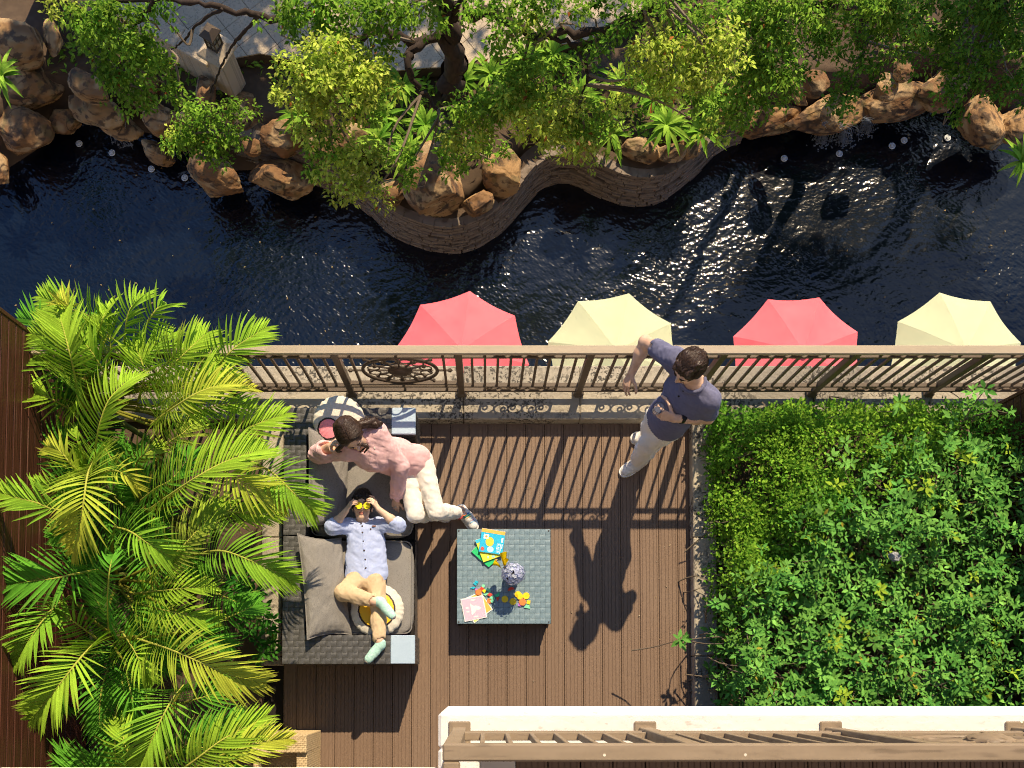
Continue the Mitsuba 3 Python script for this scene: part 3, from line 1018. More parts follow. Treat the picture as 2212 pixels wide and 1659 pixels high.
YG = ((0.34, 0.50, 0.05), (0.68, 0.78, 0.15), (0.45, 0.17, 0.05), 0.008)
MG = ((0.12, 0.30, 0.028), (0.34, 0.54, 0.07), (0.36, 0.12, 0.04), 0.006)
SHADE_G = ((0.080, 0.22, 0.026), (0.20, 0.38, 0.045), (0.25, 0.16, 0.03), 0.006)  # darker copy of the tree green; shade of the far trees partly in colour


def tree(name, label, limbs, clumps, seed, twigs=True, dens=1.0, mt='m_leaf', cat='tree'):
    k = thing(name, label, cat)
    r = np.random.default_rng(seed)
    allb = []
    for i, (pts, r0, r1) in enumerate(limbs):
        P = spline([at(*p) for p in pts], 26)
        P[1:-1] += 0.35 * r0 * r.normal(size=(24, 3))
        allb.append(P)
        m = MB()
        m.tube(P, np.linspace(r0, r1, 26) * (1 + 0.12 * r.normal(size=26)).clip(0.7, 1.4), 10)
        put('trunk' if i == 0 else 'limb', m, 'm_bark', k, smooth=True)
    allp = np.vstack(allb) if allb else None
    V, F, C, n, tw = [], [], [], 0, MB()
    for (u, v, z, ru, rv, pal, dn, *opt) in clumps:
        sc = (CAM_H - z) / FOCAL
        rad = np.array([ru * sc, rv * sc, max(0.45, 0.75 * min(ru, rv) * sc)])
        ns = max(6, int(dn * dens * 112 * rad[0] * rad[1] ** 1.0 / 0.8))
        L = opt[0] if opt else 0.085
        (v_, f_, c_), CC = clump_leaves(r, at(u, v, z), rad, ns, 24, L, pal)
        V.append(v_); F.append(f_ + n); C.append(c_); n += len(v_)
        if twigs:
            cen = at(u, v, z) - [0, 0, rad[2] * 0.5]
            src = cen
            if allp is not None:
                src = allp[np.argmin(np.linalg.norm(allp - cen, axis=1))]
                mid = (src + cen) / 2 + [0, 0, 0.1]
                tw.tube(spline([src, mid + 0.1 * r.normal(size=3), cen], 8), np.linspace(0.03, 0.014, 8), 5)
            for c in CC[::16]:
                tw.tube(spline([cen, (cen + c) / 2 + 0.12 * r.normal(size=3), c], 6), np.linspace(0.012, 0.004, 6), 4)
    put('crown', (np.vstack(V), np.vstack(F)), mt, k, color=np.vstack(C))
    if tw.n:
        tag(put('twigs', tw, 'm_twig', k), kind='stuff')
    return k


tree('tree', 'big bright green tree in the middle of the far bank with a dark forked trunk',
     [([(979, 217, -11.7), (978, 150, -10.2), (970, 70, -8.6), (966, 22, -7.8)], 0.20, 0.14),
      ([(966, 22, -7.8), (952, -30, -6.8), (935, -80, -6)], 0.13, 0.08),
      ([(968, 30, -7.9), (1060, 24, -7.6), (1110, 45, -7.4), (1155, 74, -7.3), (1230, 72, -7.3), (1310, 62, -7.2), (1380, 34, -7.0), (1450, 0, -6.8)], 0.10, 0.045),
      ([(972, 80, -8.7), (905, 92, -8.4), (880, 140, -8.4), (900, 190, -8.8), (950, 250, -9.2)], 0.10, 0.025),
      ([(905, 92, -8.4), (820, 70, -8.0), (740, 95, -7.6), (700, 150, -7.4)], 0.08, 0.03),
      ([(970, 40, -8.0), (1010, -10, -7.4), (1080, -60, -7)], 0.09, 0.05),
      ([(1155, 74, -7.3), (1245, 100, -7.5), (1270, 160, -7.8), (1255, 210, -8.1)], 0.04, 0.018)],
     [(712, 150, -7.3, 105, 62, YG, 1.5), (745, 205, -7.5, 100, 55, YG, 1.4), (650, 205, -7.7, 70, 45, YG, 1.2), (800, 165, -7.6, 60, 60, YG, 1.0), (690, 275, -8.1, 60, 45, YG, 0.9), (790, 250, -8.0, 55, 50, MG, 0.8),
      (775, 345, -8.6, 60, 40, YG, 1.1), (735, 385, -8.8, 62, 38, YG, 1.2), (785, 425, -8.9, 48, 32, YG, 1.2), (690, 355, -8.6, 40, 30, MG, 0.7), (700, 310, -8.4, 50, 35, MG, 0.6), (830, 340, -8.9, 30, 25, MG, 0.5),
      (1030, 250, -8.2, 75, 45, MG, 1.0), (1010, 290, -8.5, 60, 45, YG, 1.1), (1090, 215, -7.9, 75, 45, MG, 1.1), (1160, 170, -7.7, 80, 45, MG, 1.2), (1130, 240, -8.0, 80, 45, YG, 1.0), (1200, 245, -8.1, 80, 45, YG, 1.1),
      (1180, 290, -8.4, 80, 40, YG, 1.0), (1270, 270, -8.4, 70, 40, MG, 0.9), (1340, 245, -8.3, 45, 24, YG, 1.0), (1225, 320, -8.7, 75, 30, YG, 0.9), (1060, 330, -8.9, 50, 28, MG, 0.7), (960, 320, -8.9, 45, 34, MG, 0.6), (1280, 330, -8.8, 40, 25, YG, 0.7),
      (900, 390, -9.4, 26, 18, MG, 0.5), (975, 355, -9.2, 40, 20, MG, 0.5), (880, 350, -9.2, 30, 20, MG, 0.4),
      (790, 50, -7.2, 80, 50, MG, 1.1), (850, 25, -7.0, 70, 40, MG, 0.9), (730, 30, -7.2, 70, 45, MG, 1.1), (670, 60, -7.4, 60, 45, MG, 1.0), (800, 110, -7.5, 55, 30, MG, 0.6), (650, 10, -7.1, 70, 40, MG, 1.0), (600, 55, -7.6, 45, 30, MG, 0.8), (930, 60, -7.4, 36, 30, MG, 0.7), (900, 10, -7.0, 50, 28, MG, 0.8), (1010, 40, -7.3, 36, 24, MG, 0.6), (1240, 30, -6.9, 50, 28, MG, 0.8), (1080, 120, -7.6, 40, 22, MG, 0.6), (880, 60, -7.4, 30, 30, MG, 0.5),
      (1120, 40, -6.9, 75, 42, MG, 1.1), (1180, 10, -6.8, 70, 38, MG, 1.0), (1090, 85, -7.2, 40, 25, MG, 0.6), (1150, 75, -7.1, 50, 18, YG, 0.5), (1060, 5, -6.9, 30, 30, MG, 0.6),
      (1420, 105, -7.3, 60, 36, YG, 0.9), (1390, 150, -7.6, 70, 38, YG, 0.8), (1455, 130, -7.4, 60, 45, YG, 1.0), (1480, 185, -7.7, 70, 40, YG, 1.2), (1420, 200, -7.9, 55, 30, YG, 0.7), (1540, 140, -7.4, 65, 50, YG, 1.3), (1560, 80, -7.1, 60, 40, YG, 1.0), (1510, 60, -7.2, 60, 36, MG, 0.9), (1370, 185, -8.0, 45, 25, MG, 0.6),
      (1500, 240, -8.3, 50, 30, MG, 0.8), (1340, 60, -7.1, 50, 30, SHADE_G, 0.6), (1400, 25, -6.9, 70, 30, MG, 0.8), (1300, 110, -7.5, 50, 22, SHADE_G, 0.4), (1290, 20, -7.0, 40, 25, SHADE_G, 0.5)], 21)
tree('tree', 'leafy green tree overhanging the rocks at the upper left',
     [([(600, 40, -8.2), (540, 32, -8.0), (470, 14, -7.8), (400, 2, -7.7), (330, 4, -7.8), (240, 2, -8.0), (170, 20, -8.3)], 0.055, 0.02),
      ([(480, 20, -7.8), (430, 50, -8.4), (395, 90, -9.0), (370, 110, -9.3)], 0.03, 0.012),
      ([(560, 34, -8.0), (510, 90, -9.0), (480, 140, -9.8), (455, 200, -10.5)], 0.032, 0.014),
      ([(330, 4, -7.8), (290, 60, -8.3), (260, 130, -8.8), (250, 200, -9.2)], 0.035, 0.012)],
     [(150, 22, -8.0, 40, 28, YG, 0.9), (200, 45, -8.1, 55, 36, MG, 1.1), (255, 60, -8.2, 55, 40, MG, 1.1), (215, 85, -8.4, 55, 40, MG, 1.0), (275, 105, -8.5, 60, 42, MG, 1.1), (335, 120, -8.7, 50, 36, MG, 0.9), (300, 145, -8.8, 55, 40, MG, 0.9), (250, 30, -8.0, 50, 30, MG, 0.8),
      (240, 165, -8.9, 36, 34, MG, 0.9), (270, 200, -9.1, 45, 36, MG, 1.0), (300, 225, -9.3, 48, 30, MG, 0.9), (345, 215, -9.2, 36, 24, MG, 0.6), (335, 45, -8.2, 36, 22, SHADE_G, 0.5), (365, 40, -8.2, 30, 22, SHADE_G, 0.4), (345, 150, -9.0, 34, 30, MG, 0.6), (235, 135, -8.8, 36, 34, MG, 0.8), (385, 210, -9.4, 20, 14, MG, 0.4)], 22)
tree('shrub', 'green leafy shrub hanging over the tan boulders left of the stone wall',
     [([(560, 245, -11.5), (520, 265, -10.9), (470, 280, -10.4)], 0.05, 0.02)],
     [(420, 280, -10.6, 48, 32, MG, 1.0), (400, 315, -10.8, 36, 34, MG, 1.1), (455, 320, -10.8, 50, 34, MG, 1.1), (490, 260, -10.4, 46, 26, MG, 0.8), (535, 240, -10.3, 36, 22, MG, 0.7), (500, 300, -10.6, 46, 30, MG, 0.8), (385, 305, -10.8, 18, 14, YG, 0.8), (480, 345, -10.9, 34, 18, MG, 0.6)], 23, cat='shrub')
tree('tree', 'dense glossy green tree on the right bank beside the bright middle tree',
     [([(1700, 120, -11.4), (1690, 60, -9.6), (1680, 0, -8)], 0.12, 0.08), ([(1690, 60, -9.6), (1640, 120, -8.8), (1600, 200, -8.6)], 0.06, 0.02), ([(1690, 20, -8.4), (1760, 10, -7.8), (1850, 20, -7.6)], 0.06, 0.02)],
     [(1635, 60, -7.9, 70, 50, MG, 1.1), (1650, 110, -8.1, 75, 50, MG, 1.2), (1680, 150, -8.3, 60, 45, MG, 1.1), (1620, 165, -8.4, 60, 45, MG, 1.0), (1600, 215, -8.7, 60, 35, MG, 1.0), (1665, 205, -8.7, 45, 32, MG, 0.9), (1570, 250, -9.0, 40, 40, MG, 0.9), (1695, 195, -8.8, 30, 22, MG, 0.8),
      (1660, 15, -7.6, 80, 40, MG, 1.0), (1740, 30, -7.8, 70, 36, MG, 1.0), (1800, 20, -7.8, 70, 32, MG, 0.9), (1740, 75, -8.3, 55, 28, SHADE_G, 0.7), (1710, 100, -8.5, 36, 30, SHADE_G, 0.6), (1790, 70, -8.4, 60, 40, MG, 1.0), (1780, 120, -9.0, 45, 30, SHADE_G, 0.9), (1600, 20, -7.6, 60, 40, MG, 0.9), (1555, 285, -9.2, 30, 22, YG, 0.7), (1590, 245, -9.0, 40, 30, MG, 0.8), (1645, 235, -9.0, 36, 20, MG, 0.6)], 24, mt='m_gloss_leaf')
tree('tree', 'dark green tree over the right bank boulders',
     [([(1860, 90, -11.3), (1865, 40, -9.5), (1880, -20, -8)], 0.12, 0.08), ([(1865, 40, -9.5), (1870, 90, -9.2), (1855, 150, -9.4)], 0.05, 0.02)],
     [(1910, 30, -7.9, 60, 36, MG, 0.9), (1955, 70, -8.2, 60, 42, MG, 0.9), (1970, 115, -8.6, 50, 36, SHADE_G, 0.8), (1890, 85, -8.6, 50, 36, SHADE_G, 0.7), (1920, 60, -8.3, 45, 30, MG, 0.7), (1850, 150, -9.2, 45, 32, SHADE_G, 0.8), (1890, 150, -9.2, 36, 26, SHADE_G, 0.7), (1825, 205, -9.6, 42, 28, SHADE_G, 0.9), (1820, 235, -9.7, 25, 16, SHADE_G, 0.7), (1835, 110, -9.0, 45, 30, SHADE_G, 0.5), (1880, 10, -7.8, 60, 28, MG, 0.8), (2000, 30, -8.0, 60, 40, SHADE_G, 0.9), (2020, 100, -8.6, 50, 40, SHADE_G, 0.7), (1860, 40, -8.4, 40, 30, SHADE_G, 0.5)], 25, mt='m_gloss_leaf')
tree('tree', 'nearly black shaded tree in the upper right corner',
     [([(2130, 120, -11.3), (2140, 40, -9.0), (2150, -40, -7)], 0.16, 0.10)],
     [(2090, 60, -8.2, 70, 60, SHADE_G, 1.0), (2160, 110, -8.6, 70, 60, SHADE_G, 1.0), (2080, 150, -9.0, 60, 45, SHADE_G, 0.9), (2190, 30, -8.0, 80, 60, SHADE_G, 1.0), (2060, 205, -9.4, 45, 32, SHADE_G, 0.8), (2130, 195, -9.2, 60, 40, SHADE_G, 0.8), (2050, 255, -9.8, 24, 18, SHADE_G, 0.6), (2110, 0, -7.6, 90, 50, SHADE_G, 1.0), (2200, 190, -9.0, 50, 40, SHADE_G, 0.8), (2030, 150, -9.0, 40, 40, SHADE_G, 0.6)], 26, mt='m_gloss_leaf')
# unseen tall trees, added up-sun to shade the upper corners and far bank
for i, (lb, x0, y0, crowns) in enumerate((('unseen tall dense tree far behind the upper right corner', 11.5, 17.5, [(9.9, 15.4, -2.7, 1.7, 1.4, 0.75), (12.0, 16.2, -2.3, 1.9, 1.6, 0.75), (9.9, 17.8, -1.6, 1.8, 1.5, 0.7), (12.6, 18.4, -1.4, 1.9, 1.6, 0.75), (11.2, 19.8, -0.5, 1.8, 1.5, 0.7), (14.2, 16.5, -2.2, 1.8, 1.6, 0.7)]),
                                          ('unseen tall loose tree far behind the upper left corner', -4.0, 20.0, [(-5.7, 18.4, -5.0, 1.9, 1.3, 0.55), (-2.8, 19.2, -4.8, 1.6, 1.3, 0.45), (-4.4, 20.4, -4.0, 1.8, 1.4, 0.5)]),
                                          ('unseen tall loose tree far behind the forked trunk', 1.5, 22.0, [(0.5, 20.0, -4.0, 1.5, 1.2, 0.22), (5.0, 20.0, -4.4, 1.5, 1.2, 0.22)]))):
    def uv(x, y, z):
        d = np.array([x, y, z]) - EYE
        k_ = FOCAL / (d @ FWD)
        return (PRIN[0] + d[0] * k_, PRIN[1] - (d @ UPV) * k_)
    sc_ = lambda z: FOCAL / (CAM_H - z)
    tree('tree', lb, [([(*uv(x0, y0, -11.5), -11.5), (*uv(x0, y0 + 0.3, -7), -7), (*uv(x0, y0, -3), -3)], 0.3, 0.18)],
         [(*uv(x_, y_, z_), z_, rx * sc_(z_), ry * sc_(z_), SHADE_G, dn, 0.17) for x_, y_, z_, rx, ry, dn in crowns], 80 + i, twigs=False)


def strap_plant(u, v, z, n, L, seed, label, pal=SHADE_G, W=0.05):
    r = np.random.default_rng(seed)
    m = MB()
    c = at(u, v, z)
    for i in range(n):
        a = r.random() * 2 * PI
        el = r.uniform(0.3, 1.15)
        l = L * r.uniform(0.7, 1.15)
        d = np.array([math.cos(a) * math.cos(el), math.sin(a) * math.cos(el), math.sin(el)])
        t = np.linspace(0, 1, 7)
        P = c + d * (t * l)[:, None] + np.array([math.cos(a), math.sin(a), 0]) * (0.25 * l * t ** 2)[:, None] - np.array([0, 0, 1]) * (0.55 * l * t ** 2.2)[:, None]
        w = W * np.sin(PI * np.clip(t * 0.93 + 0.07, 0, 1)) ** 0.8
        s = np.array([-math.sin(a), math.cos(a), 0])
        V = np.concatenate([P + s * w[:, None] + [0, 0, 0.008], P - [0, 0, 0.006], P - s * w[:, None] + [0, 0, 0.008]])
        f = []
        for q in range(6):
            f += [[q, q + 1, 7 + q + 1, 7 + q], [7 + q, 8 + q, 15 + q, 14 + q]]
        m.add(V, f, tint(r, 1, *pal)[0])
    k = put('plant', m, 'm_gloss_leaf')
    return tag(k, label, 'plant', 'plants under the trees on the far bank')


SP = [(1135, 132, -11.2, 'strap leaved plant by the paving right of the trunk', MG), (1195, 118, -11.2, 'strap leaved plant in the sun gap near the paving', MG), (870, 185, -11.3, 'dark strap leaved plant left of the trunk', SHADE_G),
      (830, 255, -11.3, 'dark broad leaved plant between the bright crowns', SHADE_G), (920, 270, -11.3, 'dark strap leaved plant in front of the trunk', SHADE_G), (1005, 175, -11.3, 'dark broad leaved plant right of the trunk foot', MG),
      (1440, 270, -11.0, 'pale green strap leaved plant above the stone wall bulge', MG), (1510, 285, -11.3, 'strap leaved plant at the right end of the stone wall', MG), (1345, 180, -11.3, 'dark plant below the dark right limb', SHADE_G), (880, 335, -11.2, 'broad leaved plant behind the huge boulder', SHADE_G),
      (1060, 160, -11.3, 'dark plant under the right limb', SHADE_G), (935, 330, -11.1, 'plant touching the top of the huge boulder', SHADE_G), (820, 300, -11.3, 'broad dark plant left of the huge boulder', SHADE_G), (1320, 290, -11.2, 'plant between the ochre and tan wall boulders', SHADE_G), (2205, 350, -11.5, 'dark plant at the right edge of the water', SHADE_G),
      (1415, 215, -11.2, 'dark plant in the shade of the right limb', SHADE_G), (1540, 220, -11.0, 'dark plant above the right wall end', SHADE_G), (5, 165, -10.6, 'dark bush plant at the left edge by the corner boulders', SHADE_G), (655, 250, -11.3, 'dark plant under the left bright crown', SHADE_G), (1250, 210, -11.3, 'dark plant under the right bright crown', SHADE_G),
      (760, 200, -11.3, 'dark plant hidden under the left bright crown', SHADE_G), (1150, 230, -11.3, 'dark plant hidden under the middle bright crown', SHADE_G)]
for i, (u, v, z, lb, pal) in enumerate(SP):
    strap_plant(u, v, z, 30, 0.50, 100 + i, lb, MG, 0.045)

# ground cover of dark small leaves under the trees
r = np.random.default_rng(77)
n = 26000
X_, Y_ = r.uniform(-9, 12, n), r.uniform(10.5, 18, n)
ok = shapely.contains_xy(land.buffer(-0.5), X_, Y_) & ~shapely.contains_xy(path_poly.buffer(0.05), X_, Y_) & (meshkit.fbm(np.stack([X_, Y_, 0 * X_], -1) * 0.7, 2, 5) > 0.42)
X_, Y_ = X_[ok], Y_[ok]
Z_ = np.array([ground_z(a, b) for a, b in zip(X_, Y_)]) + 0.25 * r.random(len(X_))
n = len(X_)
V, F, C = leaf_mesh(np.stack([X_, Y_, Z_], -1), unit(r.normal(size=(n, 3)) * [1, 1, 0.4] + [0, 0, 0.2]), unit(r.normal(size=(n, 3)) * 0.5 + [0, 0, 1]), r.uniform(0.09, 0.19, n), r.uniform(0.04, 0.08, n), tint(r, n, *MG))
tag(put('undergrowth', (V, F), 'm_gloss_leaf', color=C), 'dark leafy ground cover under the trees of the far bank', 'ground cover', kind='stuff')

# ---------------- on the water
JETS = [(171, 310), (242, 330), (327, 365), (399, 384), (1694, 342), (1813, 332), (1927, 315), (2047, 298), (1953, 303)]
JL = ['round white water jet nearest the dark wedge boulder at the left', 'round white water jet below the little left waterfall', 'round white water jet off the large tan left boulder', 'round white water jet closest to the broad reddish boulder', 'round white water jet off the right end of the stone wall', 'round white water jet below the middle right waterfall', 'round white water jet among the sun glints right of the falls', 'rightmost round white water jet by the big brown boulder', 'faint white water jet close behind the glinting one']
for i, (u, v) in enumerate(JETS):
    c = at(u, v, ZW + 0.03)
    m = MB()
    m.add(*ring(c, 0.06, 0.016, 2, 24, 6))
    m.add(*ring(c + [0, 0, 0.012], 0.03, 0.015, 2, 18, 6))
    ic = trimesh.creation.icosphere(2, radius=0.022)
    m.add(ic.vertices * [1, 1, 0.7] + c + [0, 0, 0.012], ic.faces)
    k = put('water_jet', m, 'm_foam', smooth=True)
    tag(k, JL[i], 'fountain', 'water jets in the river')
scene['m_stream'] = {'type': 'principledthin', 'base_color': {'type': 'rgb', 'value': [0.55, 0.60, 0.65]}, 'roughness': 0.3, 'diff_trans': 1.2, 'spec_trans': 0.25, 'eta': 1.33}
for i, (u, v, u2, v2, lb) in enumerate([(1780, 262, 1776, 303, 'thin white waterfall, leftmost of the three on the right bank'), (1815, 264, 1822, 300, 'thin white waterfall in the middle of the three on the right bank'), (1868, 252, 1868, 280, 'thin white waterfall, rightmost of the three on the right bank'), (262, 255, 268, 300, 'thin white waterfall over the dark rocks at the left bank')]):
    r = np.random.default_rng(300 + i)
    a_, b_ = at(u, v, -11.9), at(u2, v2, ZW + 0.02)
    m = MB()
    for q in range(46):
        o = r.normal(size=3) * [0.10, 0.04, 0]
        s0 = r.uniform(0, 0.5)
        p0, p1 = a_ + (b_ - a_) * s0 + o * 0.5, b_ + o * [1.3, 1.8, 0] + [0, 0, -0.01]
        mid = p0 * 0.4 + p1 * 0.6 + [0, 0, 0.22]
        m.tube(spline([p0, mid, p1], 7), r.uniform(0.002, 0.006) * np.array([.6, 1, .7, 1.1, .8, 1, 1.2]), 4)
    for q in range(120):
        ic = trimesh.creation.icosphere(0, radius=r.uniform(0.006, 0.02))
        m.add(ic.vertices * [1.5, 1.2, 0.5] + b_ + r.normal(size=3) * [0.11, 0.10, 0.0] + [0, -0.02, 0.005], ic.faces)
    tag(put('waterfall', m, 'm_stream'), lb, 'waterfall')
r = np.random.default_rng(8)
n = 110
P = np.array([at(u, v, ZW + 0.035) for u, v in zip(r.uniform(0, 2200, n), r.uniform(340, 760, n))])
ok = ~shapely.contains_xy(land.buffer(0.2), P[:, 0], P[:, 1])
P = P[ok]
n = len(P)
V, F, C = leaf_mesh(P, r.normal(size=(n, 3)) * [1, 1, 0.02], np.tile([0, 0, 1.0], (n, 1)) + 0.1 * r.normal(size=(n, 3)), r.uniform(0.03, 0.065, n), r.uniform(0.02, 0.04, n), tint(r, n, (0.55, 0.45, 0.22), (0.5, 0.30, 0.12)))
tag(put('fallen_leaves', (V, F), 'm_leaf', color=C), 'yellow and orange leaves floating on the river', 'leaves', kind='stuff')

# ---------------- umbrellas below the terrace
bump_cloth = lambda p, n, uv: fbm(p.x * 160, p.y * 160, p.z * 160, 2)
mat('m_red_cloth', base_color=proc(lambda p, n, uv: mix((0.85, 0.165, 0.20), (0.77, 0.13, 0.165), fbm(p.x * 4, p.y * 4, 0, 2))), roughness=0.8, sheen=0.3)
mat('m_lime_cloth', base_color=proc(lambda p, n, uv: mix((0.55, 0.585, 0.38), (0.49, 0.535, 0.35), fbm(p.x * 4, p.y * 4, 0, 2))), roughness=0.8, sheen=0.3)
mat('m_pole', base_color=(0.20, 0.16, 0.12), roughness=0.5)
for u, v, ang, mt, lb in [(998, 771, 83.4, 'm_red_cloth', 'coral red parasol below the railing near the round medallion'), (1325, 773, 76.3, 'm_lime_cloth', 'pale lime parasol behind the man by the river'),
                          (1721, 777, 69.6, 'm_red_cloth', 'coral red parasol behind the railing right of the man'), (2064, 772, 57.5, 'm_lime_cloth', 'pale lime parasol with a dark knob at the right end')]:
    k = thing('parasol', lb, 'parasol')
    tag(k, group='parasols along the river walk')
    ZR = -9.45
    c = at(u, v, ZR)
    R = 148 * (CAM_H - ZR) / FOCAL
    apex = c + [0, 0, 0.40]
    cor = [c + R * np.array([math.cos(math.radians(ang) + q * PI / 4), math.sin(math.radians(ang) + q * PI / 4), 0]) for q in range(8)]
    can = put('canopy', MB().tube([apex + [0, 0, -0.02], apex + [0, 0, 0.012]], [0.10, 0.085], 16), mt, k)
    for q in range(8):
        a_, b_ = cor[q], cor[(q + 1) % 8]
        N_ = 8
        V, F = [], []
        for i in range(N_ + 1):
            for j in range(N_ + 1):
                s, t = i / N_, j / N_
                p = apex + (a_ * (1 - t) + b_ * t - apex) * s
                bul = s * 0.05 * math.sin(PI * s) - 0.030 * s * math.sin(PI * t) * (0.5 + 0.5 * s)
                edge = 0.022 * R * s ** 3 * math.sin(PI * t)
                p = p + [0, 0, bul] - unit((a_ + b_) / 2 - c) * edge
                V.append(p)
        for i in range(N_):
            for j in range(N_):
                o = i * (N_ + 1) + j
                F.append([o, o + N_ + 1, o + N_ + 2, o + 1])
        put('panel', (np.array(V), np.array(F)), mt, can, smooth=True)
        m = MB()
        m.tube([apex - [0, 0, 0.05], a_ - [0, 0, 0.02]], [0.008, 0.006], 5)
        put('rib', m, 'm_pole', k)
    m = MB()
    m.tube([[c[0], c[1], -12.15], [c[0], c[1], apex[2] - 0.021]], [0.022, 0.019], 10)
    put('pole', m, 'm_pole', k)
    m = MB()
    m.tube([[c[0], c[1], apex[2] + 0.012], [c[0], c[1], apex[2] + 0.03], [c[0], c[1], apex[2] + 0.05], [c[0], c[1], apex[2] + 0.065]], [0.02, 0.042, 0.036, 0.006], 12)
    put('finial', m, 'm_pole' if 'knob' in lb else mt, k, smooth=True)
    m = MB()
    m.tube([[c[0], c[1], -12.149], [c[0], c[1], -12.09], [c[0], c[1], -12.06]], [0.28, 0.26, 0.05], 20)
    put('base', m, 'm_dark', k)
# ------------------------------------------------------------------ palms in the left planter
def sA(pts):
    return [(0.3385 * x, 553 + 0.3385 * y, z) for x, y, z in pts]


def sB(pts):
    return [(0.3385 * x, 1097.4 + 0.3385 * y, z) for x, y, z in pts]


PAL_Y, PAL_G, PAL_L, PAL_SHADE, PAL_B = (0.54, 0.56, 0.07), (0.12, 0.36, 0.035), (0.32, 0.52, 0.045), (0.085, 0.27, 0.03), (0.28, 0.24, 0.07)  # the green for deep fronds is a darker copy, shade put into the colour


def frond(parent, pts, L, pal, seed, roll=0.0, W=0.0188, droop=0.32, vee=0.40, n=None, fwd=(0.95, 0.45), bare=0.08, tipk=0.55):
    r = np.random.default_rng(seed)
    L *= 1.02
    P = spline([at(*p) for p in pts], 40)
    arc_ = np.r_[0, np.cumsum(np.linalg.norm(np.diff(P, axis=0), axis=1))]
    tot = arc_[-1]
    n = n or max(14, int(tot / 0.0245))
    s = np.linspace(bare, 0.995, n) * tot
    C = np.stack([np.interp(s, arc_, P[:, k]) for k in range(3)], 1)
    t = s / tot
    Tn = unit(np.stack([np.interp(s, arc_, np.gradient(P[:, k])) for k in range(3)], 1))
    up = np.array([0, 0.0, 1.0])
    S = unit(np.cross(Tn, up))
    N = np.cross(S, Tn)
    cr, sr = math.cos(roll), math.sin(roll)
    S, N = S * cr + N * sr, N * cr - S * sr
    k = put('frond', MB().tube(P, np.linspace(0.0085, 0.0022, 40), 6, color=tuple(np.array(PAL_Y) * 0.9 + 0.04)), 'm_palm', parent, smooth=True)
    V, F, Cc, nn = [], [], [], 0
    M = 6
    q = np.linspace(0, 1, M + 1)
    for side in (-1, 1):
        a = fwd[0] + (fwd[1] - fwd[0]) * t ** 1.3 + 0.05 * r.normal(size=n)
        ll = L * (np.sin(PI * np.clip(0.20 + 0.66 * t, 0, 1)) ** 0.75) * (1 - (1 - tipk) * t ** 3) * (1 + 0.05 * r.normal(size=n))
        ve = vee + 0.07 * r.normal(size=n)
        dr_ = droop * (1 + 0.35 * r.normal(size=n))
        D = unit(Tn * np.cos(a)[:, None] + side * S * np.sin(a)[:, None] + N * ve[:, None])
        path = C[:, None] + D[:, None] * (ll[:, None] * q)[:, :, None] + Tn[:, None] * (0.10 * ll[:, None] * q ** 2)[:, :, None] - np.array([0, 0, 1.0]) * ((dr_ * ll)[:, None] * q ** 2.2)[:, :, None]
        tg = unit(np.gradient(path, axis=1))
        Bn = unit(np.cross(tg, np.broadcast_to((N + side * S * 0.25)[:, None], tg.shape)))
        w = W * (0.55 + 0.45 * ll / L)[:, None] * np.minimum(1, 0.35 + 3.2 * q) * np.clip((1 - q) * 2.1, 0, 1) ** 0.8
        Nn = unit(np.cross(Bn, tg))
        Lft, Rgt = path + Bn * w[..., None] / 2 + Nn * w[..., None] * 0.16, path - Bn * w[..., None] / 2 + Nn * w[..., None] * 0.16
        vv = np.stack([Lft, path, Rgt], 2).reshape(-1, 3)
        f0 = []
        for i in range(M):
            for j in range(2):
                b0 = i * 3 + j
                f0 += [[b0, b0 + 3, b0 + 4], [b0, b0 + 4, b0 + 1]]
        f0 = np.array(f0)
        F.append((f0[None] + (3 * (M + 1)) * np.arange(n)[:, None, None]).reshape(-1, 3) + nn)
        V.append(vv)
        nn += len(vv)
        base = np.array(pal[0]) * (1 - t[:, None]) + np.array(pal[1]) * t[:, None]
        base = base * (1 + 0.13 * r.normal(size=(n, 1)))
        tipc = np.where(r.random((n, 1)) < 0.10, np.array([[0.30, 0.20, 0.07]]), base * 1.05)
        cc = base[:, None] * (1 - q ** 6)[None, :, None] + tipc[:, None] * (q ** 6)[None, :, None]
        Cc.append(np.repeat(np.clip(cc, 0.004, 0.9), 3, axis=1).reshape(-1, 3))
    kk = put('leaflets', (np.vstack(V), np.vstack(F)), 'm_palm', k, color=np.vstack(Cc))
    tag(kk, kind='stuff')
    return k


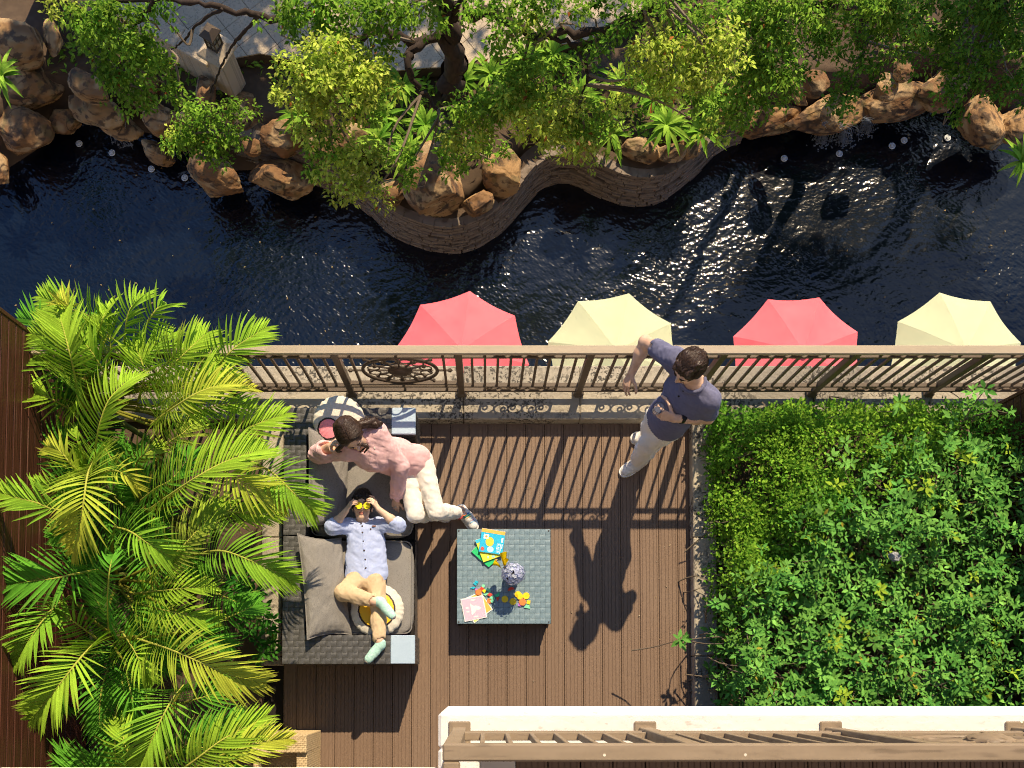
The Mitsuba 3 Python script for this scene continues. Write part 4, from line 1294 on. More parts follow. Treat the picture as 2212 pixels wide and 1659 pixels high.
YL, GL, LY, GG, PALM_SHADE, BG = (PAL_L, PAL_Y), (PAL_G, PAL_L), (PAL_L, PAL_L), (PAL_G, PAL_G), (PAL_SHADE, PAL_G), (PAL_B, PAL_L)
PALMS = [
    ('areca palm at the far end of the planter reaching over the railing', (560, 960, 0.7), sA, [
        (sA([(540, 960, 0.95), (505, 880, 1.25), (450, 640, 1.55), (395, 430, 1.5), (350, 330, 1.3)]), 0.33, LY, 0.0, {}),
        (sA([(470, 560, 1.0), (450, 440, 1.35), (437, 320, 1.5), (382, 280, 1.4)]), 0.27, YL, 0.1, {}),
        (sA([(800, 640, 1.0), (797, 500, 1.2), (830, 340, 1.3), (915, 262, 1.2)]), 0.27, GL, 0.1, {}),
        (sA([(880, 560, 1.0), (940, 430, 1.2), (1010, 330, 1.25), (1075, 330, 1.1)]), 0.22, GL, -0.2, {}),
        (sA([(600, 700, 0.95), (620, 520, 1.2), (660, 400, 1.35), (690, 320, 1.25)]), 0.27, LY, 0.2, {}),
        (sA([(990, 830, 1.1), (1080, 720, 1.35), (1190, 610, 1.42), (1315, 495, 1.3)]), 0.31, LY, -0.25, {}),
        (sA([(1310, 800, 1.1), (1390, 705, 1.35), (1500, 585, 1.45), (1690, 462, 1.3)]), 0.27, GL, -0.15, {}),
        (sA([(985, 1060, 1.2), (1130, 930, 1.5), (1250, 850, 1.58), (1390, 745, 1.4)]), 0.36, LY, -0.35, {}),
        (sA([(960, 1080, 1.25), (1120, 960, 1.6), (1280, 865, 1.66), (1440, 825, 1.55), (1610, 850, 1.3)]), 0.24, YL, 0.15, {}),
        (sA([(700, 480, 0.7), (560, 380, 0.9), (430, 330, 1.0), (260, 260, 0.9)]), 0.26, GL, 0.0, {}),
        (sA([(720, 900, 0.9), (650, 720, 1.2), (570, 590, 1.25), (490, 520, 1.15)]), 0.28, GL, 0.1, {}),
        (sA([(880, 930, 0.9), (920, 780, 1.15), (900, 660, 1.2), (850, 560, 1.1)]), 0.28, LY, -0.1, {}),
        (sA([(1000, 960, 0.9), (1180, 830, 1.15), (1340, 780, 1.2), (1520, 800, 1.1)]), 0.28, LY, 0.1, {}),
        (sA([(1080, 1000, 0.8), (1260, 985, 1.0), (1420, 950, 1.05), (1600, 945, 0.95)]), 0.26, GL, 0.0, {}),
        (sA([(1150, 760, 0.8), (1280, 690, 1.0), (1400, 640, 1.05), (1540, 640, 0.95)]), 0.26, LY, 0.0, {}),
        (sA([(560, 800, 0.8), (420, 740, 1.0), (330, 690, 1.05), (240, 620, 0.95)]), 0.28, GL, 0.0, {}),
        (sA([(480, 1000, 0.8), (380, 940, 1.0), (300, 900, 1.05), (225, 880, 0.95)]), 0.26, LY, 0.0, {}),
        (sA([(600, 800, 0.9), (500, 640, 1.15), (350, 530, 1.2), (215, 500, 1.1)]), 0.27, GL, 0.1, {}),
        (sA([(660, 780, 0.9), (705, 620, 1.15), (690, 490, 1.2), (640, 390, 1.1)]), 0.27, LY, 0.0, {}),
        (sA([(780, 800, 0.9), (890, 660, 1.15), (985, 570, 1.2), (1095, 500, 1.1)]), 0.28, GL, 0.1, {}),
        (sA([(930, 840, 0.9), (1060, 690, 1.1), (1160, 600, 1.15), (1290, 560, 1.05)]), 0.27, LY, 0.0, {}),
        (sA([(400, 650, 0.7), (300, 500, 0.9), (230, 420, 0.95), (130, 400, 0.85)]), 0.24, GG, 0.0, {}),
    ]),
    ('areca palm with a golden drooping frond by the timber wall', (590, 1430, 0.7), sA, [
        (sA([(600, 1400, 1.1), (615, 1180, 1.5), (680, 950, 1.65), (780, 830, 1.6), (875, 770, 1.45)]), 0.29, LY, 0.1, {}),
        (sA([(600, 1310, 1.4), (560, 1395, 1.75), (535, 1560, 1.85), (510, 1720, 1.75), (468, 1890, 1.55)]), 0.30, YL, 0.0, {'fwd': (1.45, 0.4), 'droop': 0.35}),
        (sA([(570, 1420, 1.25), (470, 1350, 1.6), (390, 1250, 1.65), (305, 1215, 1.5)]), 0.20, YL, 0.2, {}),
        (sA([(560, 1440, 1.1), (405, 1615, 1.55), (220, 1570, 1.65), (80, 1535, 1.6), (-40, 1500, 1.5)]), 0.26, GL, -0.1, {}),
        (sA([(580, 1440, 1.0), (430, 1510, 1.35), (330, 1475, 1.42), (232, 1442, 1.35)]), 0.18, GL, 0.1, {}),
        (sA([(600, 1420, 1.2), (700, 1370, 1.5), (790, 1390, 1.58), (880, 1480, 1.45)]), 0.20, YL, 0.2, {}),
        (sA([(570, 1400, 1.1), (520, 1250, 1.5), (490, 1170, 1.6), (480, 1120, 1.55)]), 0.16, LY, 0.0, {}),
        (sA([(600, 1500, 0.9), (560, 1640, 1.2), (460, 1740, 1.3), (330, 1800, 1.2)]), 0.22, PALM_SHADE, 0.0, {}),
    ]),
    ('areca palm whose fronds reach over the sofa corner', (950, 1640, 0.7), sA, [
        (sA([(950, 1620, 1.2), (1090, 1520, 1.5), (1240, 1420, 1.62), (1400, 1330, 1.6), (1560, 1270, 1.5), (1700, 1240, 1.3)]), 0.33, LY, 0.25, {}),
        (sA([(1340, 1300, 1.3), (1430, 1370, 1.5), (1570, 1460, 1.5), (1740, 1530, 1.3), (1830, 1605, 1.15)]), 0.24, YL, -0.1, {}),
        (sA([(1560, 1290, 1.1), (1740, 1385, 1.3), (1860, 1500, 1.3), (1960, 1590, 1.2), (2015, 1645, 1.05)]), 0.26, GL, 0.15, {}),
        (sA([(1330, 1240, 1.0), (1440, 1185, 1.2), (1600, 1090, 1.25), (1815, 1008, 1.1)]), 0.26, LY, -0.1, {}),
        (sA([(900, 1560, 1.0), (1000, 1480, 1.25), (1100, 1420, 1.3), (1240, 1250, 1.2)]), 0.30, PALM_SHADE, 0.2, {}),
        (sA([(1000, 1300, 0.9), (1080, 1190, 1.1), (1180, 1120, 1.1), (1280, 1000, 1.0)]), 0.26, BG, 0.0, {}),
        (sA([(1200, 1600, 0.9), (1400, 1630, 1.1), (1560, 1640, 1.1), (1790, 1660, 0.95)]), 0.20, LY, 0.0, {}),
        (sA([(880, 1450, 0.9), (870, 1330, 1.1), (930, 1260, 1.15), (1040, 1220, 1.05)]), 0.2, BG, 0.0, {}),
    ]),
    ('areca palm with a folded upright young frond in the middle of the planter', (760, 470, 0.7), sB, [
        (sB([(940, 470, 1.0), (1060, 350, 1.25), (1180, 230, 1.35), (1300, 100, 1.3), (1430, -20, 1.15)]), 0.28, BG, 0.1, {}),
        (sB([(730, 120, 1.3), (830, 150, 1.5), (960, 235, 1.5), (1130, 340, 1.3)]), 0.25, (PAL_G, PAL_L), 0.2, {}),
        (sB([(1190, 312, 1.1), (1400, 272, 1.4), (1600, 335, 1.45), (1770, 415, 1.3), (1870, 470, 1.15)]), 0.28, GL, 0.1, {}),
        (sB([(620, 395, 1.1), (480, 420, 1.35), (340, 450, 1.42), (170, 472, 1.35), (-10, 500, 1.2)]), 0.30, GG, 0.0, {}),
        (sB([(695, 780, 1.1), (690, 620, 1.5), (692, 480, 1.75), (705, 370, 1.8), (725, 300, 1.7)]), 0.22, GG, 0.0, {'fwd': (1.35, 0.7), 'droop': 0.3}),
        (sB([(850, 548, 1.0), (1000, 530, 1.25), (1180, 512, 1.3), (1360, 505, 1.2)]), 0.23, LY, 0.1, {}),
        (sB([(850, 600, 1.0), (1000, 640, 1.2), (1180, 680, 1.25), (1380, 722, 1.1)]), 0.24, LY, 0.0, {}),
        (sB([(1330, 755, 0.9), (1440, 705, 1.1), (1540, 660, 1.12), (1645, 612, 1.0)]), 0.22, PALM_SHADE, -0.1, {}),
        (sB([(1300, 500, 0.8), (1420, 560, 0.95), (1520, 600, 0.95), (1640, 600, 0.85)]), 0.22, PALM_SHADE, 0.2, {}),
    ]),
    ('areca palm with the two largest arching fronds at the sofa end', (740, 830, 0.7), sB, [
        (sB([(450, 560, 1.0), (330, 650, 1.25), (200, 820, 1.3), (95, 1005, 1.15)]), 0.26, GL, 0.0, {}),
        (sB([(640, 830, 1.2), (520, 950, 1.55), (400, 1100, 1.6), (290, 1240, 1.5), (200, 1345, 1.3)]), 0.30, LY, 0.1, {'droop': 0.3}),
        (sB([(880, 835, 1.2), (1080, 900, 1.55), (1280, 985, 1.62), (1480, 1070, 1.5), (1685, 1112, 1.25)]), 0.32, (PAL_L, PAL_Y), -0.05, {}),
        (sB([(780, 790, 1.0), (850, 895, 1.3), (905, 1000, 1.35), (965, 1085, 1.25)]), 0.24, LY, 0.0, {}),
        (sB([(800, 980, 0.9), (820, 1110, 1.15), (845, 1220, 1.2), (835, 1300, 1.1)]), 0.24, GG, 0.0, {}),
        (sB([(640, 850, 0.9), (520, 760, 1.1), (430, 700, 1.15), (330, 660, 1.05)]), 0.24, GL, 0.0, {}),
        (sB([(1000, 820, 0.9), (1180, 790, 1.1), (1330, 830, 1.12), (1480, 880, 1.0)]), 0.24, GG, 0.0, {}),
    ]),
    ('areca palm at the near end of the planter above the wicker chair', (900, 1700, 0.7), sB, [
        (sB([(1175, 1130, 1.1), (1085, 1245, 1.4), (985, 1440, 1.45), (890, 1660, 1.3)]), 0.32, (PAL_G, PAL_L), 0.05, {}),
        (sB([(742, 1270, 0.8), (735, 1400, 1.0), (736, 1540, 1.0), (742, 1700, 0.9)]), 0.26, PALM_SHADE, 0.0, {}),
        (sB([(1000, 1760, 1.1), (1200, 1640, 1.4), (1400, 1490, 1.45), (1560, 1400, 1.35), (1692, 1330, 1.2)]), 0.30, LY, -0.1, {}),
        (sB([(1180, 1690, 1.1), (1380, 1590, 1.35), (1560, 1530, 1.4), (1700, 1490, 1.3), (1835, 1470, 1.15)]), 0.24, YL, 0.1, {}),
        (sB([(1120, 1260, 0.9), (1230, 1225, 1.1), (1340, 1190, 1.1), (1460, 1125, 1.0)]), 0.26, GG, 0.0, {}),
        (sB([(1000, 1300, 0.9), (940, 1220, 1.1), (930, 1140, 1.1), (945, 1080, 1.0)]), 0.22, GL, 0.0, {}),
        (sB([(900, 1690, 1.0), (820, 1560, 1.2), (790, 1470, 1.2), (770, 1360, 1.1)]), 0.24, LY, 0.0, {}),
        (sB([(1250, 1500, 0.8), (1400, 1620, 1.0), (1480, 1700, 1.0), (1600, 1790, 0.9)]), 0.26, GG, 0.0, {}),
    ])]
for i, (lb, hub, sf, fr) in enumerate(PALMS):
    k = thing('palm', lb, 'palm', 'areca palms in the left planter')
    r = np.random.default_rng(500 + i)
    hc = at(*sf([hub])[0])
    for q in range(4):
        b0 = np.array([hc[0] * 0.8 + 0.25 * r.normal() * 0.5 - 0.35, hc[1] + 0.2 * r.normal(), 0.03])
        b0[0] = np.clip(b0[0], -2.8, X_KL0 - 0.12)
        m = MB()
        P = spline([b0, b0 * [1, 1, 0] + [0.02, 0.02, 0.4], hc + 0.05 * r.normal(size=3)], 18)
        m.tube(P, np.linspace(0.028, 0.016, 18) * (1 + 0.12 * (np.arange(18) % 4 == 0)), 8, color=(0.16, 0.19, 0.05))
        put('stem', m, 'm_palm', k, smooth=True)
    for j, (pts, L, pal, roll, kw) in enumerate(fr):
        frond(k, pts, L, pal, 1000 * i + j, roll, **kw)
        a0, a1 = at(*pts[0]), hc
        m = MB()
        m.tube(spline([a1, (a0 + a1) / 2 + [0, 0, 0.08], a0], 10), np.linspace(0.013, 0.0085, 10), 6, color=(0.26, 0.26, 0.04))
        put('stalk', m, 'm_palm', k, smooth=True)
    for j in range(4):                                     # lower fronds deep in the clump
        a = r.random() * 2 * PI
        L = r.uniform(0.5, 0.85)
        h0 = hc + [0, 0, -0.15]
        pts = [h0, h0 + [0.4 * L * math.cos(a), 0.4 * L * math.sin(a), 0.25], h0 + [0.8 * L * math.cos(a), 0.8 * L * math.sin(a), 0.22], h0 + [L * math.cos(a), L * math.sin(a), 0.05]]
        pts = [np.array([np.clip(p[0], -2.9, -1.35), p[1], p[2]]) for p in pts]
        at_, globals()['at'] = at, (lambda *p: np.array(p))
        frond(k, pts, 0.25, [PALM_SHADE, GG, PALM_SHADE][j % 3], 90000 + 100 * i + j, 0.2 * r.normal())
        globals()['at'] = at_


def rosettes(r, C, N, L, nl, pal, spread=0.9):
    """A whorl of leaves round each centre C with axis N."""
    P, D, Nn, LL, cc = [], [], [], [], []
    for c, nrm in zip(C, N):
        a0 = r.random() * 2 * PI
        nrm = unit(nrm)
        e1 = unit(np.cross(nrm, [0.3, 1, 0.2]))
        e2 = np.cross(nrm, e1)
        k = r.integers(nl[0], nl[1] + 1)
        tone = tint(r, 1, *pal)[0]
        for q in range(k):
            a = a0 + q * 2.4 + 0.2 * r.normal()
            el = r.uniform(0.15, 0.75) * (0.4 + 0.8 * q / k)
            d = (e1 * math.cos(a) + e2 * math.sin(a)) * math.cos(el) + nrm * math.sin(el)
            P.append(c + nrm * 0.006 * q + d * 0.004)
            D.append(d)
            Nn.append(nrm * math.cos(el) - (e1 * math.cos(a) + e2 * math.sin(a)) * math.sin(el))
            LL.append(L * r.uniform(0.7, 1.15) * (1.0 - 0.35 * q / k))
            cc.append(np.clip((tone if r.random() > 0.007 else np.array([0.42, 0.36, 0.05])) * (1 + 0.16 * r.normal()), 0.005, 0.8))
    return np.array(P), np.array(D), np.array(Nn), np.array(LL), np.array(cc)


def big_leaf_mesh(P, D, N, L, W, colors, curl=0.18):
    """A pointed oval blade, folded along its midrib: ten faces."""
    n = len(P)
    D = unit(D)
    S = unit(np.cross(D, N))
    N = np.cross(S, D)
    L, W = np.broadcast_to(L, (n,))[:, None], np.broadcast_to(W, (n,))[:, None]
    pts = []
    for q, w in ((0.10, 0.12), (0.38, 0.95), (0.66, 0.85), (0.88, 0.36)):
        m_ = P + D * L * q - N * L * curl * q * q
        pts += [m_ + S * W * w / 2 + N * W * w * 0.13, m_, m_ - S * W * w / 2 + N * W * w * 0.13]
    pts += [P + D * L - N * L * curl, P]
    V = np.stack(pts, 1)
    f = [[13, 0, 1], [13, 1, 2]]
    for i in range(3):
        for j in range(2):
            b0 = i * 3 + j
            f += [[b0, b0 + 3, b0 + 4], [b0, b0 + 4, b0 + 1]]
    f += [[9, 12, 10], [10, 12, 11]]
    F = (np.array(f)[None] + 14 * np.arange(n)[:, None, None]).reshape(-1, 3)
    return V.reshape(-1, 3), F, np.repeat(colors, 14, 0)


# ------------------------------------------------------------------ hedge and broad-leaved shrub on the right
def hedge_top(x, y):
    p = np.stack([x, y, 0 * x], -1)
    return 0.62 + 0.34 * (meshkit.fbm(p * 1.7, 3, 31) - 0.5) + 0.20 * (meshkit.noise(p * 6.0, 33) - 0.5)


HX0, HX1, HY0, HY1 = X_KR1 - 0.03, 3.80, -0.75, Y_LEDGE + 0.06
div = np.array([at(u, v, 0.65)[:2] for u, v in [(1480, 1380), (1560, 1330), (1640, 1260), (1740, 1160), (1830, 1050), (1960, 980), (2060, 940), (2230, 900)]])


def is_small(x, y, r):
    yy = np.interp(x, div[:, 0], div[:, 1])
    return y > yy + 0.24 * r.normal(size=len(x))


r = np.random.default_rng(41)
n = 15000
X_, Y_ = r.uniform(HX0, HX1, n), r.uniform(HY0, HY1, n)
edge = np.minimum(np.minimum(X_ - HX0, HY1 - Y_) + 0.10 * (meshkit.noise(np.stack([X_ * 7, Y_ * 7, 0 * X_], -1), 8) - 0.55), 1)
ok = (edge > 0) & is_small(X_, Y_, r)
X_, Y_, edge = X_[ok], Y_[ok], edge[ok]
gap = meshkit.fbm(np.stack([X_, Y_, 0 * X_], -1) * 3.2, 3, 12)
ok = r.random(len(X_)) < np.clip((gap - 0.30) * 6.0, 0.30, 1)
X_, Y_, edge = X_[ok], Y_[ok], edge[ok]
lay = r.random(len(X_))
Zt = hedge_top(X_, Y_) * np.clip(0.45 + edge * 3.0, 0.45, 1) - 0.30 * lay ** 2.2
hedge = thing('hedge', 'clipped small leaved green hedge along the railing and the deck', 'hedge')
C = np.stack([X_, Y_, Zt], -1)
idx = np.repeat(np.arange(len(C)), r.integers(7, 13, len(C)))
n = len(idx)
o = in_ball(r, n) * np.array([1, 1, 0.8])
P = C[idx] + o * 0.050
D = unit(o * [1, 1, 0.5] + 0.5 * r.normal(size=(n, 3)) + [0, 0, 0.3])
N = unit([0.1, 0.3, 1.0] + 0.5 * r.normal(size=(n, 3)))
yel = smoothstep_np = np.clip((meshkit.fbm(C * 1.1, 2, 17) - 0.35) * 3, 0, 1)[idx][:, None]
cl = tint(r, n, (0.055, 0.21, 0.028), (0.15, 0.36, 0.042)) * (1 - yel) + tint(r, n, (0.12, 0.32, 0.030), (0.32, 0.52, 0.055)) * yel
cl *= (0.7 + 0.6 * r.random(len(C)))[idx][:, None]
L = r.uniform(0.023, 0.036, n)
V, F, Cc = leaf_mesh(P, D, N, L, L * 0.66, np.clip(cl, 0.004, 0.8), 0.12, 0.1)
tag(put('foliage', (V, F), 'm_leaf', hedge, color=Cc), kind='stuff')
tw = MB()
for i in range(0, len(C), 7):
    p = C[i]
    q = p - [0.10 * r.normal(), 0.10 * r.normal(), r.uniform(0.2, 0.4)]
    tw.tube(spline([q, (p + q) / 2 + 0.03 * r.normal(size=3), p], 5), np.linspace(0.006, 0.002, 5), 4)
tag(put('twigs', tw, 'm_twig', hedge), kind='stuff')

shrub = thing('shrub', 'broad leaved dark green shrub filling the right planter', 'shrub')
n = 3500
X_, Y_ = r.uniform(HX0, HX1, n), r.uniform(HY0 - 0.3, HY1 - 0.35, n)
edge = X_ - HX0 + 0.12 * (meshkit.noise(np.stack([X_ * 5, Y_ * 5, 0 * X_], -1), 9) - 0.5)
ok = (edge > 0) & ~is_small(X_, Y_, r)
X_, Y_, edge = X_[ok], Y_[ok], edge[ok]
lay = r.random(len(X_))
Zt = (hedge_top(X_, Y_) + 0.10) * np.clip(0.5 + edge * 2.5, 0.5, 1) - 0.42 * lay ** 1.8
extra = [at(u, v, z) for u, v, z in [(1465, 1383, 0.62), (1478, 1378, 0.60), (2100, 850, 0.95), (2128, 842, 0.92), (2088, 880, 0.85), (2055, 905, 0.8), (2178, 893, 0.9), (2140, 880, 0.8), (1940, 870, 0.8), (1980, 940, 0.8), (2040, 960, 0.85), (2110, 965, 0.85), (1880, 1135, 0.85), (1905, 1125, 0.83), (1560, 1300, 0.7), (1545, 1310, 0.68)]]
C = np.vstack([np.stack([X_, Y_, Zt], -1), extra])
lay = np.r_[lay, np.zeros(len(extra))]
N = unit(np.array([0.08, 0.22, 1.0]) + 0.30 * r.normal(size=(len(C), 3)))
order = np.argsort(lay)
LEAFP = ((0.085, 0.27, 0.05), (0.20, 0.44, 0.085), (0.28, 0.42, 0.04), 0.06)
for i in order[:290]:
    nf = 0.105 if i < len(X_) else 0.115
    P, D, Nn, LL, cc = rosettes(r, C[i:i + 1], N[i:i + 1], nf * r.uniform(0.50, 0.82), (6, 9), LEAFP)
    V, F, Cc = big_leaf_mesh(P, D, Nn, LL, LL * 0.40, cc)
    put('leaf_whorl', (V, F), 'm_gloss_leaf', shrub, color=Cc, smooth=True)
rest = order[290:]
P, D, Nn, LL, cc = rosettes(r, C[rest], N[rest], 0.073, (5, 8), LEAFP)
LL = LL * r.uniform(0.7, 1.05, len(LL))
V, F, Cc = big_leaf_mesh(P, D, Nn, LL, LL * 0.40, cc * 0.95)
tag(put('foliage', (V, F), 'm_gloss_leaf', shrub, color=Cc, smooth=True), kind='stuff')
tw = MB()
for i in range(0, len(C), 3):
    p = C[i]
    q = p - [0.14 * r.normal(), 0.14 * r.normal(), r.uniform(0.25, 0.5)]
    tw.tube(spline([q, (p + q) / 2 + 0.04 * r.normal(size=3), p], 6), np.linspace(0.006, 0.0028, 6), 5)
a_, b_ = at(1468, 1382, 0.60), at(1560, 1375, 0.45)
tw.tube(spline([b_, (a_ + b_) / 2 + [0, 0, 0.02], a_], 8), 0.003, 5)
tag(put('twigs', tw, 'm_twig', shrub), kind='stuff')

bush = thing('shrub', 'glossy umbrella leaved shrub between the palms and the sofa', 'shrub')
C = [at(*p) for p in sB([(1520, 470, 0.45), (1560, 440, 0.5), (1500, 540, 0.45), (1630, 540, 0.42), (1650, 700, 0.42), (1600, 780, 0.45), (1640, 850, 0.42), (1700, 780, 0.38), (1740, 720, 0.35), (1750, 860, 0.35), (1680, 930, 0.38), (1745, 930, 0.33), (1580, 500, 0.4), (1690, 640, 0.4), (1480, 480, 0.35), (1720, 880, 0.3), (1560, 720, 0.35), (1740, 790, 0.3), (1640, 980, 0.3), (1480, 600, 0.3), (1620, 660, 0.3)])]
for c in C:
    P, D, Nn, LL, cc = rosettes(r, [c], [[0.1, 0.2, 1]], 0.085, (7, 9), ((0.03, 0.15, 0.02), (0.09, 0.25, 0.03)))
    V, F, Cc = big_leaf_mesh(P, D, Nn, LL, LL * 0.38, cc)
    put('leaf_whorl', (V, F), 'm_gloss_leaf', bush, color=Cc, smooth=True)
tw = MB()
for c in C:
    tw.tube(spline([[c[0] - 0.1, c[1], 0.04], [c[0] - 0.04, c[1], c[2] * 0.6], c], 8), 0.004, 5)
put('stems', tw, 'm_twig', bush)
# ------------------------------------------------------------------ furniture of the terrace
def fabric(a, b):
    return proc(lambda p, n, uv: mix(mix(a, b, fbm(p.x * 9, p.y * 9, p.z * 9, 3)), tuple(0.45 * q for q in a), smoothstep(0.5, 0.85, noise(p.x * 420, p.y * 420, p.z * 420)) * 0.55))


bumped('m_grey_cloth', lambda p, n, uv: noise(p.x * 450, p.y * 450, p.z * 450) + 1.2 * fbm(p.x * 60, p.y * 60, p.z * 60, 2), 0.0012, base_color=fabric((0.225, 0.216, 0.200), (0.275, 0.265, 0.247)), roughness=0.95, sheen=0.2, specular=0.15)
mat('m_strap', base_color=proc(lambda p, n, uv: mix((0.050, 0.051, 0.050), (0.098, 0.098, 0.094), fbm(p.x * 26, p.y * 26, p.z * 26, 3))), roughness=0.36, specular=0.5)
mat('m_teal_strap', base_color=proc(lambda p, n, uv: mix((0.115, 0.190, 0.235), (0.215, 0.305, 0.350), fbm(p.x * 45, p.y * 22, p.z * 26, 3))), roughness=0.42, specular=0.5)
mat('m_teal_dark', base_color=(0.022, 0.034, 0.036), roughness=0.6)
mat('m_cap', base_color=proc(lambda p, n, uv: mix((0.36, 0.48, 0.60), (0.42, 0.54, 0.65), noise(p.x * 260, p.y * 260, 0))), roughness=0.55)
mat('m_cream', base_color=proc(lambda p, n, uv: mix((0.68, 0.65, 0.55), (0.60, 0.58, 0.50), fbm(p.x * 40, p.y * 40, p.z * 40, 3))), roughness=0.9, sheen=0.3)
mat('m_vc', base_color=VC, roughness=0.55)
mat('m_paper', base_color=VC, roughness=0.5)
mat('m_wicker', base_color=proc(lambda p, n, uv: mix((0.40, 0.29, 0.15), (0.62, 0.49, 0.29), fbm(p.x * 60, p.y * 60, p.z * 60, 2))), roughness=0.6)


def weave(m, o, e1, e2, n1, n2, h, color=None, k=4, under=0.35):
    o, e1, e2 = (np.asarray(q, float) for q in (o, e1, e2))
    nrm = unit(np.cross(e1, e2))
    s = np.linspace(0.008, 0.992, k)
    S, Tt = np.meshgrid(s, s, indexing='ij')
    f = np.array([[a * k + b, (a + 1) * k + b, (a + 1) * k + b + 1, a * k + b + 1] for a in range(k - 1) for b in range(k - 1)])
    for i in range(n1):
        for j in range(n2):
            a, b = (S, Tt) if (i + j) % 2 else (Tt, S)
            z = h * np.sin(PI * a) * (1 - 0.25 * (2 * b - 1) ** 2) - under * h * (np.abs(2 * a - 1) > 0.9)
            v = o + e1 * ((i + S) / n1)[..., None] + e2 * ((j + Tt) / n2)[..., None] + nrm * z[..., None]
            m.add(v.reshape(-1, 3), f, color)
    return m


def woven_box(lo, hi, cell, bsdf, parent, name, h=0.0035, dark='m_dark', faces='t+x-x+y-y', core='core'):
    lo, hi = np.asarray(lo, float), np.asarray(hi, float)
    m = MB()
    m.box(lo + 0.002, hi - 0.002, bev=0.006)
    put(core, m, dark, parent)
    d = hi - lo
    n = np.maximum(1, np.round(d / cell)).astype(int)
    m = MB()
    if 't' in faces:
        weave(m, [lo[0], lo[1], hi[2]], [d[0], 0, 0], [0, d[1], 0], n[0], n[1], h)
    if '+x' in faces:
        weave(m, [hi[0], lo[1], lo[2]], [0, d[1], 0], [0, 0, d[2]], n[1], n[2], h)
    if '-x' in faces:
        weave(m, [lo[0], hi[1], lo[2]], [0, -d[1], 0], [0, 0, d[2]], n[1], n[2], h)
    if '-y' in faces:
        weave(m, [lo[0], lo[1], lo[2]], [d[0], 0, 0], [0, 0, d[2]], n[0], n[2], h)
    if '+y' in faces:
        weave(m, [hi[0], hi[1], lo[2]], [-d[0], 0, 0], [0, 0, d[2]], n[0], n[2], h)
    k = put(name, m, bsdf, parent, smooth=50)
    tag(k, kind='stuff')
    return k


ZA_, ZS = 0.55, 0.30
sx0, sx1 = at(612, 1150, ZA_)[0], at(897, 1150, ZA_)[0]
sbx = at(660, 1150, ZA_)[0]
y_top, y_arm1 = at(750, 881, ZA_)[1], at(750, 938, ZA_)[1]
y_mid = at(750, 1156.5, ZA_)[1]
y_arm2, y_bot = at(750, 1372, ZA_)[1], at(750, 1434, ZA_)[1]
cell = 0.0385
for nm, ya, yb, lb in (('a', y_mid + 0.004, y_top, 'woven grey sofa half by the railing where the woman sits'), ('b', y_bot, y_mid - 0.004, 'woven grey sofa half with the boy, next to the wicker chair')):
    k = thing('sofa', lb, 'sofa', 'two halves of the woven sofa')
    arm = (y_arm1, yb) if nm == 'a' else (ya, y_arm2)
    rest = (ya, y_arm1) if nm == 'a' else (y_arm2, yb)
    woven_box((sx0, rest[0], 0.03), (sbx, rest[1], ZA_), cell, 'm_strap', k, 'backrest', core='backrest_core')
    capx = at(844, 1400, ZA_)[0]
    woven_box((sx0, arm[0], 0.03), (capx - 0.001, arm[1], ZA_), cell, 'm_strap', k, 'armrest', core='armrest_core')
    woven_box((capx, arm[0] + 0.004, 0.03), (sx1 - 0.004, arm[1] - 0.004, ZA_ - 0.03), cell, 'm_strap', k, 'armrest_end', core='armrest_end_core', faces='+x-y+y')
    m = MB()
    m.box((capx, arm[0], ZA_ - 0.028), (sx1, arm[1], ZA_ + 0.006), bev=0.004)
    tag(put('armrest_cap', m, 'm_cap', k), 'pale grey blue square cap')
    woven_box((sbx + 0.002, rest[0] + 0.002, 0.03), (sx1 - 0.02, rest[1] - 0.002, ZS - 0.015), cell, 'm_strap', k, 'seat_base', core='seat_core', faces='+x-y+y')
    for fx in (sx0 + 0.05, sx1 - 0.06):
        for fy in (ya + 0.05, yb - 0.05):
            m = MB()
            m.box((fx - 0.02, fy - 0.02, 0.001), (fx + 0.02, fy + 0.02, 0.032))
            put('foot', m, 'm_dark', k)


def soft_box(lo, hi, e=0.22, n=5, seed=0, amp=0.006, dome=0.02):
    ic = trimesh.creation.icosphere(n)
    p = np.array(ic.vertices)
    p = p / np.abs(p).max(1, keepdims=True) ** 0.82 if False else np.sign(p) * np.abs(p) ** e
    p = p / np.maximum(np.abs(p).max(), 1e-9)
    c, s = (np.asarray(lo) + hi) / 2, (np.asarray(hi) - lo) / 2
    v = p * s
    v[:, 2] += dome * (1 - p[:, 0] ** 2) * (1 - p[:, 1] ** 2) * (p[:, 2] > 0)
    v += amp * (meshkit.fbm((v + c) * [7, 7, 3], 3, seed)[:, None] - 0.5) * 2 * p * [0.4, 0.4, 1]
    return v + c, ic.faces


